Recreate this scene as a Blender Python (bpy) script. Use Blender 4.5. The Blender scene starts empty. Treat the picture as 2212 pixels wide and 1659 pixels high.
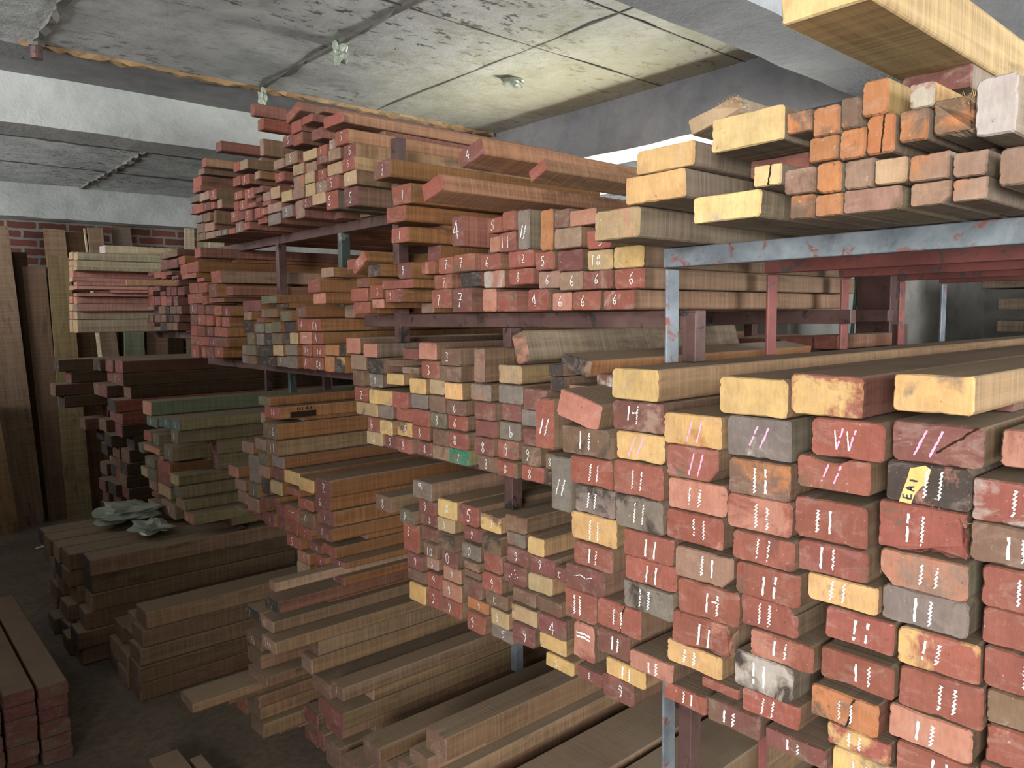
import bpy, bmesh, math, random
from mathutils import Vector, Matrix
C = bpy.context.scene.collection
SC = bpy.context.scene

# ---------------------------------------------------------------- camera
cam_data = bpy.data.cameras.new('camera')
cam = bpy.data.objects.new('camera', cam_data)
C.objects.link(cam)
cam_data.sensor_fit = 'HORIZONTAL'
cam_data.sensor_width = 36.0
cam_data.lens = 36.0 * 1638.94 / 2212.0
cam_data.clip_start = 0.02
YAW, PITCH, ROLL = math.radians(48.6327), math.radians(5.1099), math.radians(-0.58365)
f0 = Vector((math.cos(YAW), math.sin(YAW), 0)); rt = Vector((math.sin(YAW), -math.cos(YAW), 0)); up = Vector((0, 0, 1))
fw = f0 * math.cos(PITCH) - up * math.sin(PITCH)
u1 = up * math.cos(PITCH) + f0 * math.sin(PITCH)
r2 = rt * math.cos(ROLL) + u1 * math.sin(ROLL)
u2 = u1 * math.cos(ROLL) - rt * math.sin(ROLL)
rotm = Matrix((r2, u2, -fw)).transposed()
cam.matrix_world = Matrix.Translation((0, 0, 1.70)) @ rotm.to_4x4()
SC.camera = cam

# ---------------------------------------------------------------- exposure, sky and daylight
SC.view_settings.view_transform = 'Standard'
SC.view_settings.look = 'None'
SC.view_settings.exposure = 0.5
SC.view_settings.gamma = 1.0
world = bpy.data.worlds.new('overcast_sky'); SC.world = world
world.use_nodes = True
bg = world.node_tree.nodes['Background']
bg.inputs[0].default_value = (0.86, 0.93, 1.0, 1)
bg.inputs[1].default_value = 1.4

def area(name, loc, target, sx, sy, power, col, spread=180):
    l = bpy.data.lights.new(name, 'AREA'); l.shape = 'RECTANGLE'; l.size = sx; l.size_y = sy
    l.energy = power; l.color = col; l.spread = math.radians(spread)
    o = bpy.data.objects.new(name, l); C.objects.link(o)
    o.location = loc
    d = Vector(target) - Vector(loc)
    o.rotation_euler = d.to_track_quat('-Z', 'Z').to_euler()
    return o

# daylight from the loading door left of and behind the camera, the smaller openings, and an added fill at far left
area('daylight_loading_door', (-2.7, -1.35, 1.85), (1.25, 0.5, 1.45), 2.1, 1.5, 190, (1.0, 0.985, 0.96), 150)
area('daylight_side_opening', (-2.4, 2.6, 2.42), (1.4, 4.0, 2.70), 2.2, 0.6, 85, (0.95, 0.98, 1.0), 120)
area('far_fill_light', (-2.4, 5.9, 2.1), (1.2, 6.6, 2.4), 2.0, 0.8, 85, (0.95, 0.98, 1.0), 120)  # added fill to brighten the far slab and boards; no opening built here
area('daylight_high_window', (3.72, 2.68, 2.12), (2.2, 2.45, 2.83), 1.3, 0.5, 150, (1.0, 0.99, 0.93), 160)
area('daylight_alcove_opening', (3.1, -2.5, 1.85), (2.7, 0.7, 1.72), 1.8, 1.5, 95, (0.95, 0.98, 1.0), 130)


# ---------------------------------------------------------------- helpers
def srgb(h):
    v = [int(h[i:i + 2], 16) / 255 for i in (0, 2, 4)]
    return tuple((c / 12.92 if c <= 0.04045 else ((c + 0.055) / 1.055) ** 2.4) for c in v) + (1.0,)

def tag(o, label=None, cat=None, group=None, kind=None):
    if label: o['label'] = label
    if cat: o['category'] = cat
    if group: o['group'] = group
    o['kind'] = kind or 'thing'
    return o

def link_mesh(name, verts, faces, mats, parent=None, fm=None, smooth=False):
    me = bpy.data.meshes.new(name); me.from_pydata(verts, [], faces)
    for m in (mats if isinstance(mats, (list, tuple)) else [mats]): me.materials.append(m)
    if fm: me.polygons.foreach_set('material_index', fm)
    if smooth: me.polygons.foreach_set('use_smooth', [True] * len(faces))
    me.update()
    o = bpy.data.objects.new(name, me); C.objects.link(o)
    if parent: o.parent = parent
    return o

def box_data(x0, x1, y0, y1, z0, z1, n=0):
    v = [(x0, y0, z0), (x1, y0, z0), (x1, y1, z0), (x0, y1, z0), (x0, y0, z1), (x1, y0, z1), (x1, y1, z1), (x0, y1, z1)]
    f = [(0, 3, 2, 1), (4, 5, 6, 7), (0, 1, 5, 4), (1, 2, 6, 5), (2, 3, 7, 6), (3, 0, 4, 7)]
    return v, [tuple(i + n for i in q) for q in f]

def boxes(name, bl, mat, parent=None, bevel=0.0):
    v, f = [], []
    for b in bl:
        a, c = box_data(*b, n=len(v)); v += a; f += c
    o = link_mesh(name, v, f, mat, parent)
    if bevel:
        md = o.modifiers.new('bevel', 'BEVEL'); md.width = bevel; md.segments = 2; md.limit_method = 'ANGLE'
    return o

def rough_box(name, b, mat, cell=0.12, amp=0.006, seed=0, bevel=0.01):
    """a cast or sawn block: gridded box with an uneven surface"""
    x0, x1, y0, y1, z0, z1 = b
    bm = bmesh.new()
    v, f = box_data(*b)
    vs = [bm.verts.new(p) for p in v]
    for q in f: bm.faces.new([vs[i] for i in q])
    for ax, (a, c) in enumerate(((x0, x1), (y0, y1), (z0, z1))):
        n = min(60, int((c - a) / cell))
        for i in range(1, n):
            co = [0, 0, 0]; no = [0, 0, 0]; co[ax] = a + (c - a) * i / n; no[ax] = 1
            bmesh.ops.bisect_plane(bm, geom=bm.verts[:] + bm.edges[:] + bm.faces[:], plane_co=co, plane_no=no)
    rnd = random.Random(seed)
    for w in bm.verts:
        w.co += Vector((rnd.uniform(-1, 1), rnd.uniform(-1, 1), rnd.uniform(-1, 1))) * amp
    me = bpy.data.meshes.new(name); bm.to_mesh(me); bm.free(); me.materials.append(mat)
    o = bpy.data.objects.new(name, me); C.objects.link(o)
    return o

# ---------------------------------------------------------------- materials
class NT:
    def __init__(s, name):
        s.m = bpy.data.materials.new(name); s.m.use_nodes = True
        s.t = s.m.node_tree; s.b = s.t.nodes['Principled BSDF']
    def n(s, ty, **kw):
        q = s.t.nodes.new(ty)
        for k, v in kw.items():
            if k.startswith('i_'):
                key = k[2:]; key = int(key) if key.isdigit() else key.replace('_', ' ')
                q.inputs[key].default_value = v
            else: setattr(q, k, v)
        return q
    def l(s, a, b): s.t.links.new(a, b)
    def mix(s, fac, a, b, mode='MIX'):
        q = s.t.nodes.new('ShaderNodeMix'); q.data_type = 'RGBA'; q.blend_type = mode
        for sock, val in ((q.inputs[0], fac), (q.inputs[6], a), (q.inputs[7], b)):
            if hasattr(val, 'node'): s.l(val, sock)
            else: sock.default_value = val
        return q.outputs[2]
    def math(s, op, a, b=None, clamp=False):
        q = s.t.nodes.new('ShaderNodeMath'); q.operation = op; q.use_clamp = clamp
        for i, val in enumerate((a, b)):
            if val is None: continue
            if hasattr(val, 'node'): s.l(val, q.inputs[i])
            else: q.inputs[i].default_value = val
        return q.outputs[0]
    def ramp(s, fac, stops):
        q = s.t.nodes.new('ShaderNodeValToRGB')
        e = q.color_ramp.elements
        e[0].position, e[0].color = stops[0][0], stops[0][1]
        e[1].position, e[1].color = stops[-1][0], stops[-1][1]
        for p, c in stops[1:-1]:
            w = e.new(p); w.color = c
        s.l(fac, q.inputs[0]); return q.outputs[0]
    def noise(s, vec, scale, detail=4, rough=0.6, dist=0.0):
        q = s.n('ShaderNodeTexNoise', i_Scale=scale, i_Detail=detail, i_Roughness=rough, i_Distortion=dist)
        s.l(vec, q.inputs['Vector']); return q.outputs['Fac']
    def mapping(s, vec, sc=(1, 1, 1), loc=(0, 0, 0)):
        q = s.n('ShaderNodeMapping'); q.inputs['Scale'].default_value = sc; q.inputs['Location'].default_value = loc
        s.l(vec, q.inputs['Vector']); return q.outputs[0]
    def bump(s, h, strength=0.4, dist=0.005):
        q = s.n('ShaderNodeBump', i_Strength=strength, i_Distance=dist); s.l(h, q.inputs['Height'])
        s.l(q.outputs[0], s.b.inputs['Normal'])
W4 = (1, 1, 1, 1); K4 = (0, 0, 0, 1)

def wood_coords(g):
    tc = g.n('ShaderNodeTexCoord'); a = g.n('ShaderNodeAttribute', attribute_name='tint')
    sd = g.n('ShaderNodeCombineXYZ'); s17 = g.math('MULTIPLY', a.outputs['Alpha'], 17.3)
    s31 = g.math('MULTIPLY', a.outputs['Alpha'], 31.7)
    g.l(s17, sd.inputs[0]); g.l(s31, sd.inputs[1]); g.l(s17, sd.inputs[2])
    ad = g.n('ShaderNodeVectorMath', operation='ADD'); g.l(tc.outputs['Object'], ad.inputs[0]); g.l(sd.outputs[0], ad.inputs[1])
    return ad.outputs[0], a

def mat_end():
    g = NT('timber_end'); v, a = wood_coords(g)
    b = g.n('ShaderNodeAttribute', attribute_name='tint2')
    base = a.outputs['Color']
    n1 = g.noise(v, 9, 6, 0.65, 0.6)
    # the second colour (worn paint, bare wood, grime) in irregular patches
    th = g.math('SUBTRACT', 0.68, g.math('MULTIPLY', b.outputs['Alpha'], 0.43))
    patch = g.math('MULTIPLY', g.math('SUBTRACT', n1, th), 11, True)
    has = g.math('GREATER_THAN', b.outputs['Alpha'], 0.01)
    col = g.mix(g.math('MULTIPLY', patch, has), base, b.outputs['Color'])
    # soft cloudy variation
    n2 = g.noise(v, 22, 5, 0.7)
    col = g.mix(g.ramp(n2, [(0.3, (0.25, 0.25, 0.25, 1)), (0.72, (0.97, 0.95, 0.95, 1))]), g.mix(1, col, (0.6, 0.55, 0.53, 1), 'MULTIPLY'), col)
    # rubbed dusty smears
    n6 = g.noise(g.mapping(v, (1, 14, 30)), 1.0, 5, 0.7, 1.2)
    col = g.mix(g.ramp(n6, [(0.52, K4), (0.72, (0.55, 0.55, 0.55, 1))]), col, g.mix(0.6, col, (0.42, 0.33, 0.28, 1)))
    # saw lines across the cut
    mp = g.mapping(v, (1, 160, 40)); n3 = g.noise(mp, 1.0, 2, 0.5)
    col = g.mix(g.math('MULTIPLY', n3, 0.3), col, (0.05, 0.03, 0.025, 1))
    # pale flecks and dark pits
    n4 = g.noise(v, 95, 3, 0.75)
    col = g.mix(g.ramp(n4, [(0.66, K4), (0.74, (0.5, 0.5, 0.5, 1))]), col, (0.52, 0.42, 0.36, 1))
    n5 = g.noise(v, 60, 3, 0.7)
    col = g.mix(g.ramp(n5, [(0.24, (0.7, 0.7, 0.7, 1)), (0.33, K4)]), col, (0.04, 0.026, 0.02, 1))
    g.l(col, g.b.inputs['Base Color']); g.b.inputs['Roughness'].default_value = 0.82
    g.b.inputs['Specular IOR Level'].default_value = 0.2
    g.bump(g.math('ADD', n2, g.math('MULTIPLY', n3, 0.5)), 0.45, 0.004)
    return g.m

def mat_side():
    g = NT('timber_side'); v, a = wood_coords(g)
    base = a.outputs['Color']
    gr = g.noise(g.mapping(v, (1.4, 26, 26)), 1.6, 6, 0.62, 0.5)
    col = g.mix(g.ramp(gr, [(0.3, K4), (0.72, W4)]), g.mix(1, base, (0.55, 0.5, 0.46, 1), 'MULTIPLY'), base)
    # upright band-saw marks across the length
    sw = g.noise(g.mapping(v, (115, 1.2, 1.2)), 1.0, 3, 0.6)
    col = g.mix(g.math('MULTIPLY', g.ramp(sw, [(0.42, K4), (0.66, W4)]), 0.4), col, g.mix(1, base, (1.45, 1.35, 1.2, 1), 'MULTIPLY'))
    st = g.noise(g.mapping(v, (2.2, 9, 9)), 1.0, 5, 0.7)
    col = g.mix(g.ramp(st, [(0.28, (0.75, 0.75, 0.75, 1)), (0.42, K4)]), col, (0.05, 0.032, 0.022, 1))
    # settled sawdust on the upward faces
    ge = g.n('ShaderNodeNewGeometry'); sx = g.n('ShaderNodeSeparateXYZ'); g.l(ge.outputs['Normal'], sx.inputs[0])
    du = g.noise(v, 5, 5, 0.7)
    upm = g.math('MULTIPLY', g.math('SUBTRACT', sx.outputs[2], 0.55), 4, True)
    fac = g.math('MULTIPLY', upm, g.ramp(du, [(0.25, (0.45, 0.45, 0.45, 1)), (0.6, (0.88, 0.88, 0.88, 1))]))
    col = g.mix(fac, col, (0.235, 0.175, 0.118, 1))
    g.l(col, g.b.inputs['Base Color']); g.b.inputs['Roughness'].default_value = 0.8
    g.b.inputs['Specular IOR Level'].default_value = 0.25
    g.bump(g.math('ADD', g.math('MULTIPLY', gr, 0.5), sw), 0.35, 0.003)
    return g.m

def mat_chalk(name, col):
    g = NT(name); tc = g.n('ShaderNodeTexCoord')
    n = g.noise(tc.outputs['Object'], 320, 2, 0.6)
    g.l(g.mix(g.ramp(n, [(0.3, (0.25, 0.25, 0.25, 1)), (0.5, W4)]), tuple(c * 0.55 for c in col[:3]) + (1,), col), g.b.inputs['Base Color'])
    g.b.inputs['Roughness'].default_value = 0.95; g.b.inputs['Specular IOR Level'].default_value = 0.05
    return g.m

def mat_concrete(name, lo, hi, stain, stain_amt=0.5, green_tint=False, speck=True):
    g = NT(name); ge = g.n('ShaderNodeNewGeometry'); p = ge.outputs['Position']
    n1 = g.noise(p, 1.3, 6, 0.62, 0.4); n2 = g.noise(p, 7, 7, 0.7, 0.3); n3 = g.noise(p, 38, 4, 0.7)
    col = g.mix(g.ramp(n1, [(0.32, K4), (0.68, W4)]), lo, hi)
    col = g.mix(g.math('MULTIPLY', g.ramp(n2, [(0.34, W4), (0.56, K4)]), stain_amt), col, stain)
    if speck:
        # dark honeycombed pock marks left by the shuttering
        vo = g.noise(g.mapping(p, (13, 26, 15)), 1.0, 5, 0.68, 0.25)
        zone = g.ramp(g.noise(p, 1.1, 2, 0.5), [(0.42, K4), (0.58, W4)])
        sp = g.ramp(vo, [(0.56, K4), (0.63, (0.85, 0.85, 0.85, 1))])
        col = g.mix(g.math('MULTIPLY', sp, g.math('ADD', g.math('MULTIPLY', zone, 0.7), 0.3)), col, (0.035, 0.035, 0.032, 1))
    if green_tint:
        # yellow-green tint fading out around a spot near the cross beam
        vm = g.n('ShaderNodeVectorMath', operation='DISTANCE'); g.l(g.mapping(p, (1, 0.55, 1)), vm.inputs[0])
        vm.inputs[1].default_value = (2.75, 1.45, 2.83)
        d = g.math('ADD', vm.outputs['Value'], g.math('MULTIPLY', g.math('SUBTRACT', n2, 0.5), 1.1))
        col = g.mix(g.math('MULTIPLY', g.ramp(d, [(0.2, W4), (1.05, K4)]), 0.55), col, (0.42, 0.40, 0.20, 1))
    col = g.mix(g.math('MULTIPLY', n3, 0.22), col, (0.06, 0.06, 0.055, 1))
    g.l(col, g.b.inputs['Base Color']); g.b.inputs['Roughness'].default_value = 0.9
    g.b.inputs['Specular IOR Level'].default_value = 0.15
    g.bump(g.math('ADD', n2, g.math('MULTIPLY', n3, 0.5)), 0.5, 0.012)
    return g.m

def mat_plain(name, a, b, scale=12, rough=0.7, metal=0.0, rust=None, bump=0.2):
    g = NT(name); tc = g.n('ShaderNodeTexCoord'); v = tc.outputs['Object']
    n = g.noise(v, scale, 5, 0.65, 0.3)
    col = g.mix(g.ramp(n, [(0.3, K4), (0.7, W4)]), a, b)
    if rust:
        r = g.noise(v, scale * 1.7, 6, 0.72, 0.5)
        col = g.mix(g.ramp(r, [(0.56, K4), (0.64, W4)]), col, rust)
    g.l(col, g.b.inputs['Base Color']); g.b.inputs['Roughness'].default_value = rough; g.b.inputs['Metallic'].default_value = metal
    g.bump(n, bump, 0.003)
    return g.m

def mat_brick():
    g = NT('brick_wall'); ge = g.n('ShaderNodeNewGeometry')
    sx = g.n('ShaderNodeSeparateXYZ'); g.l(ge.outputs['Position'], sx.inputs[0])
    cx = g.n('ShaderNodeCombineXYZ'); g.l(g.math('ADD', sx.outputs[0], sx.outputs[1]), cx.inputs[0]); g.l(sx.outputs[2], cx.inputs[1])
    br = g.n('ShaderNodeTexBrick', i_Scale=1.0)
    br.inputs['Color1'].default_value = srgb('7d4537'); br.inputs['Color2'].default_value = srgb('61362d')
    br.inputs['Mortar'].default_value = srgb('8f8a81'); br.inputs['Mortar Size'].default_value = 0.011
    br.inputs['Brick Width'].default_value = 0.23; br.inputs['Row Height'].default_value = 0.075; br.inputs['Bias'].default_value = -0.1
    di = g.noise(ge.outputs['Position'], 14, 4, 0.6)
    dv = g.n('ShaderNodeVectorMath', operation='ADD'); g.l(cx.outputs[0], dv.inputs[0])
    dd = g.n('ShaderNodeCombineXYZ'); g.l(g.math('MULTIPLY', g.math('SUBTRACT', di, 0.5), 0.02), dd.inputs[0]); g.l(g.math('MULTIPLY', g.math('SUBTRACT', di, 0.5), 0.025), dd.inputs[1])
    g.l(dd.outputs[0], dv.inputs[1]); g.l(dv.outputs[0], br.inputs['Vector'])
    n = g.noise(ge.outputs['Position'], 20, 5, 0.7)
    col = g.mix(g.math('MULTIPLY', n, 0.35), br.outputs['Color'], (0.05, 0.035, 0.03, 1))
    g.l(col, g.b.inputs['Base Color']); g.b.inputs['Roughness'].default_value = 0.92
    g.bump(g.math('SUBTRACT', n, g.math('MULTIPLY', br.outputs['Fac'], 0.8)), 0.7, 0.01)
    return g.m

def mat_floor():
    g = NT('dusty_floor'); ge = g.n('ShaderNodeNewGeometry'); p = ge.outputs['Position']
    n1 = g.noise(p, 1.6, 6, 0.6, 0.3); n2 = g.noise(p, 24, 6, 0.75)
    col = g.mix(g.ramp(n1, [(0.32, K4), (0.7, W4)]), srgb('5b5048'), srgb('83745f'))
    col = g.mix(g.ramp(n2, [(0.35, (0.6, 0.6, 0.6, 1)), (0.6, K4)]), col, srgb('453a31'))
    g.l(col, g.b.inputs['Base Color']); g.b.inputs['Roughness'].default_value = 0.93
    g.bump(g.math('ADD', n1, n2), 0.4, 0.012)
    return g.m

M_END = mat_end(); M_SIDE = mat_side()
M_CHALK = {'w': mat_chalk('white_chalk', (0.7, 0.69, 0.67, 1)), 'p': mat_chalk('pink_chalk', (0.86, 0.36, 0.52, 1)),
           'y': mat_chalk('yellow_chalk', (0.85, 0.68, 0.3, 1)), 'k': mat_chalk('crack_stencil_black', (0.03, 0.018, 0.012, 1)),  # k: near-black for drying cracks and stencil paint
           'b': mat_chalk('bluish_chalk', (0.72, 0.76, 0.92, 1)), 's': mat_chalk('orange_chalk', (0.9, 0.5, 0.35, 1))}
M_SLAB = mat_concrete('slab_concrete', srgb('a4a6a4'), srgb('c9cac6'), srgb('7b7d7b'), 0.5, green_tint=True)
M_BEAM = mat_concrete('beam_concrete', srgb('a4a6a3'), srgb('c4c6c2'), srgb('85877f'), 0.3, speck=False)
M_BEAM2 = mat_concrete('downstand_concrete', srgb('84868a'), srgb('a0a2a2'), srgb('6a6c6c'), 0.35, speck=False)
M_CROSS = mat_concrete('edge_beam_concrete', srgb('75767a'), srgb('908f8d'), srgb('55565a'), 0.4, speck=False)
M_WALL = mat_concrete('plaster_wall', srgb('7d7a74'), srgb('97938b'), srgb('5a5650'), 0.4, speck=False)
M_MORTAR = mat_concrete('joint_mortar', srgb('5a5953'), srgb('7d7a72'), srgb('45443f'), 0.6, speck=False)
M_RUSTY = mat_concrete('loose_plaster', srgb('9a7b58'), srgb('b99a72'), srgb('6b5640'), 0.5, speck=False)
M_BRICK = mat_brick(); M_FLOOR = mat_floor()
M_STEEL = mat_plain('worn_blue_black_steel', srgb('555d64'), srgb('858d92'), 14, 0.5, 0.3, rust=srgb('7c4c44'))
M_OXIDE = mat_plain('red_oxide_steel', srgb('6b3a35'), srgb('8a4e48'), 8, 0.6, 0.2, rust=srgb('47423f'))
M_DARK = mat_plain('brown_painted_steel', srgb('4b3633'), srgb('6a4f49'), 8, 0.55, 0.3, rust=srgb('2c2624'))
M_GREEN = mat_plain('grey_green_steel', srgb('414b47'), srgb('5a645e'), 10, 0.5, 0.4, rust=srgb('8a8f86'))
M_PLASTIC = mat_plain('cloudy_plastic', srgb('7e8676'), srgb('a3a999'), 10, 0.35, 0, bump=0.5)
M_PAPER = mat_plain('yellowed_paper', srgb('c49c58'), srgb('d8b678'), 40, 0.8)
M_INK = mat_plain('black_ink', srgb('2a2a2e'), srgb('3c3c40'), 40, 0.8)
M_FIBRE = mat_plain('torn_wood_fibre', srgb('a98a62'), srgb('c9ad84'), 40, 0.9)
M_CABLE = mat_plain('green_cable', srgb('2f5a50'), srgb('3f6d60'), 10, 0.5)
M_WHITE = mat_plain('white_offcut', srgb('dcd8cc'), srgb('ece8dc'), 10, 0.8)

# ---------------------------------------------------------------- timbers
TINT = {'r': srgb('945a4c'), 'p': srgb('b5806d'), 'y': srgb('d0ad74'), 'k': srgb('453f3a'), 'g': srgb('7d736a'), 'b': srgb('77604f'), 'm': srgb('7a5049'), 'n': srgb('967a69'), 't': srgb('b29a76'), 'o': srgb('b27950'), 'e': srgb('3a7a60'), 'w': srgb('b4aba0'), 'q': srgb('736c5a'), 'u': srgb('5a6a5e'), 'v': srgb('d6be86')}
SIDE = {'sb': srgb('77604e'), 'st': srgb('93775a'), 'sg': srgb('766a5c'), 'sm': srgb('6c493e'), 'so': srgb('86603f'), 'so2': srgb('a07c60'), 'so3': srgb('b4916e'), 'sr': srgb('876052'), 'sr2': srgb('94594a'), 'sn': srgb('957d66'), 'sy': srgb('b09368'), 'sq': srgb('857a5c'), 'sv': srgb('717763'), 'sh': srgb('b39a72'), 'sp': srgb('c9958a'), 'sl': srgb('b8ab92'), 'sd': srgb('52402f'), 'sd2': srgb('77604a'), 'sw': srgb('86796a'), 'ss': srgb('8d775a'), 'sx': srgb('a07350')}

def perimeter(w, h, cut, rnd, n, r):
    """corner-rounded outline, counter-clockwise seen from the front (u right, v up); origin at the bottom centre"""
    j = lambda s: rnd.uniform(-s, s)
    cs = [(-w / 2 + j(.02) * w, j(.015) * h), (w / 2 + j(.02) * w, j(.015) * h), (w / 2 + j(.02) * w, h + j(.015) * h), (-w / 2 + j(.02) * w, h + j(.015) * h)]
    cs = [(max(-w / 2, min(w / 2, a)), max(0, min(h, b))) for a, b in cs]
    rs = [r * rnd.uniform(.5, 1.6) for _ in cs]
    names = ['bl', 'br', 'tr', 'tl']
    pts = []
    for i in range(4):
        p, q, s = cs[i], cs[(i + 1) % 4], cs[i - 1]
        rr = rs[i]; ra = rb = rr
        if cut and names[i] in cut: ra, rb = rnd.uniform(.3, .4) * h, rnd.uniform(.3, .4) * h
        def to(a, b, d):
            l = math.hypot(b[0] - a[0], b[1] - a[1]) or 1
            return (a[0] + (b[0] - a[0]) * d / l, a[1] + (b[1] - a[1]) * d / l)
        a = to(p, s, min(ra, .45 * h)); b = to(p, q, min(rb, .45 * h)); pts.append(a)
        if not (cut and names[i] in cut):
            pts.append(((a[0] + b[0] + p[0] * .8) / 2.8, (a[1] + b[1] + p[1] * .8) / 2.8))
        pts.append(b)
        nx = cs[(i + 1) % 4]; e = to(nx, p, min(rs[(i + 1) % 4], .45 * h))
        for k in range(1, n + 1):
            t = k / (n + 1)
            pts.append((b[0] + (e[0] - b[0]) * t, b[1] + (e[1] - b[1]) * t))
    return pts

def timber_geo(w, h, L, rnd, n=3, cut=None, brk=False, notch=False, splinter=0.0):
    r = min(.006, .1 * h)
    base = perimeter(w, h, cut, rnd, n, r)
    cz = h / 2; N = len(base)
    chips = [rnd.random() ** 6 * min(.0045, .05 * h) for _ in range(N)]
    tilt_u, tilt_v = rnd.uniform(-.03, .03), rnd.uniform(-.03, .03)
    if brk: bu, bv = rnd.choice((.25, .4)) * w, -.1 * h
    verts, faces, fm = [], [], []
    ins = min(.0025, .05 * h)
    xs = [(0.0, ins, 1.0), (0.004, 0.0, .8), (0.035, 0.0, .2), (L - .004, 0.0, 0), (L, ins, 0)]
    for ri, (x, sh, ck) in enumerate(xs):
        for i, (u, v) in enumerate(base):
            du, dv = -u, cz - v; l = math.hypot(du, dv) or 1
            k = sh + chips[i] * ck
            xx = x
            if ri < 2: xx += (u * tilt_u + (v - cz) * tilt_v)
            if brk and ri < 2:
                d = math.hypot((u - bu) / w, (v - (cz + bv)) / h)
                if u > bu - .25 * w and v < h * .7: xx += rnd.uniform(.004, .022); k += rnd.uniform(0, .006)
            if notch and ri < 3 and v > h * .8 and abs(u + .02 * w) < .2 * w: k += .22 * h * (1 - ri * .25)
            verts.append((xx, -(u + du / l * k), v + dv / l * k))
    for ri in range(len(xs) - 1):
        for i in range(N):
            a, b = ri * N + i, ri * N + (i + 1) % N
            faces.append((a, a + N, b + N, b)); fm.append(0 if ri == 0 else 1)
    faces.append(tuple(range(N))); fm.append(0)
    faces.append(tuple((len(xs) - 1) * N + i for i in reversed(range(N)))); fm.append(0)
    return verts, faces, fm

def paint(me, fm, e, s, t2, mx, seed):
    a = me.attributes.new('tint', 'FLOAT_COLOR', 'FACE'); b = me.attributes.new('tint2', 'FLOAT_COLOR', 'FACE')
    ca, cb = [], []
    for q in fm:
        c = e if q == 0 else s
        ca += [c[0], c[1], c[2], seed]; cb += [t2[0], t2[1], t2[2], mx]
    a.data.foreach_set('color', ca); b.data.foreach_set('color', cb)

def vary(c, rnd, s=.10):
    k = 1 + rnd.uniform(-s, s)
    return tuple(max(0, min(1, v * k * (1 + rnd.uniform(-.05, .05)))) for v in c[:3])

GL = {'0': [[(.5, 1), (.15, .7), (.2, .2), (.5, 0), (.8, .25), (.82, .75), (.5, 1)]], '1': [[(.5, 1), (.47, 0)]],
      '2': [[(.15, .8), (.5, 1), (.85, .75), (.2, .05), (.9, .05)]], '3': [[(.2, .95), (.75, .9), (.45, .55), (.8, .3), (.5, 0), (.15, .12)]],
      '4': [[(.7, 0), (.65, 1), (.1, .35), (.95, .4)]], '5': [[(.85, 1), (.3, .95), (.25, .6), (.7, .55), (.8, .2), (.45, 0), (.15, .12)]],
      '6': [[(.75, 1), (.3, .6), (.2, .25), (.5, 0), (.8, .2), (.65, .45), (.3, .35)]], '7': [[(.1, .95), (.85, .95), (.5, .5), (.4, 0)], [(.3, .5), (.75, .52)]],
      '8': [[(.5, .52), (.25, .75), (.5, 1), (.72, .78), (.5, .52), (.22, .25), (.5, 0), (.8, .25), (.5, .52)]],
      '9': [[(.75, .72), (.5, .55), (.25, .75), (.5, 1), (.75, .8), (.72, .4), (.45, 0)]],
      'K': [[(.2, 1), (.2, 0)], [(.85, 1), (.22, .5), (.85, 0)]], 'g': [[(.75, .7), (.4, .75), (.25, .5), (.5, .3), (.75, .6), (.7, -.1), (.3, -.15)]],
      'A': [[(.1, 0), (.5, 1), (.9, 0)], [(.25, .4), (.75, .4)]], 'L': [[(.25, 1), (.2, .1), (.85, .05)]], 'U': [[(.15, 1), (.25, .15), (.6, .1), (.8, .9)]],
      'Z': [[(.1, .95), (.85, .9), (.15, .05), (.9, .05)]], 'b': [[(.25, 1), (.25, 0), (.7, .05), (.75, .4), (.28, .45)]], 'x': [[(.15, .9), (.85, .1)], [(.8, .95), (.2, .05)]],
      'o': [[(.5, .7), (.2, .4), (.5, .05), (.8, .4), (.5, .7)]], 'v': [[(.15, .7), (.5, 0), (.85, .75)]], 'E': [[(.8, 1), (.2, 1), (.2, 0), (.85, 0)], [(.2, .52), (.7, .52)]],
      'k': [[(.25, 1), (.25, 0)], [(.75, .65), (.28, .35), (.8, 0)]], 'c': [[(.8, .8), (.3, .85), (.2, .3), (.7, .1)]], '(': [[(.3, .9), (.75, .7), (.6, .2), (.2, 0)]],
      '/': [[(.75, .9), (.3, .1)]], 'H': [[(.2, 1), (.2, 0)], [(.8, 1), (.8, 0)], [(.2, .5), (.8, .5)]], 'I': [[(.5, 1), (.5, 0)]]}

def ribbon(V, F, pts, wd, rnd, dash=0.0):
    fine = []
    for (a, b) in zip(pts[:-1], pts[1:]):
        n = max(2, int(math.hypot(b[0] - a[0], b[1] - a[1]) / (wd * 1.1)))
        for k in range(n): fine.append((a[0] + (b[0] - a[0]) * k / n, a[1] + (b[1] - a[1]) * k / n))
    fine.append(pts[-1])
    fine = [(p[0] + rnd.uniform(-.18, .18) * wd, p[1] + rnd.uniform(-.18, .18) * wd) for p in fine]
    last = None
    for i, p in enumerate(fine):
        q = fine[min(i + 1, len(fine) - 1)]; o = fine[max(i - 1, 0)]
        dx, dy = q[0] - o[0], q[1] - o[1]; l = math.hypot(dx, dy) or 1
        hw = wd * rnd.uniform(.32, .62)
        n0 = len(V)
        V.append((p[0] - dy / l * hw, p[1] + dx / l * hw)); V.append((p[0] + dy / l * hw, p[1] - dx / l * hw))
        if last is not None and rnd.random() > dash: F.append((last, last + 1, n0 + 1, n0))
        last = n0

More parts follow.
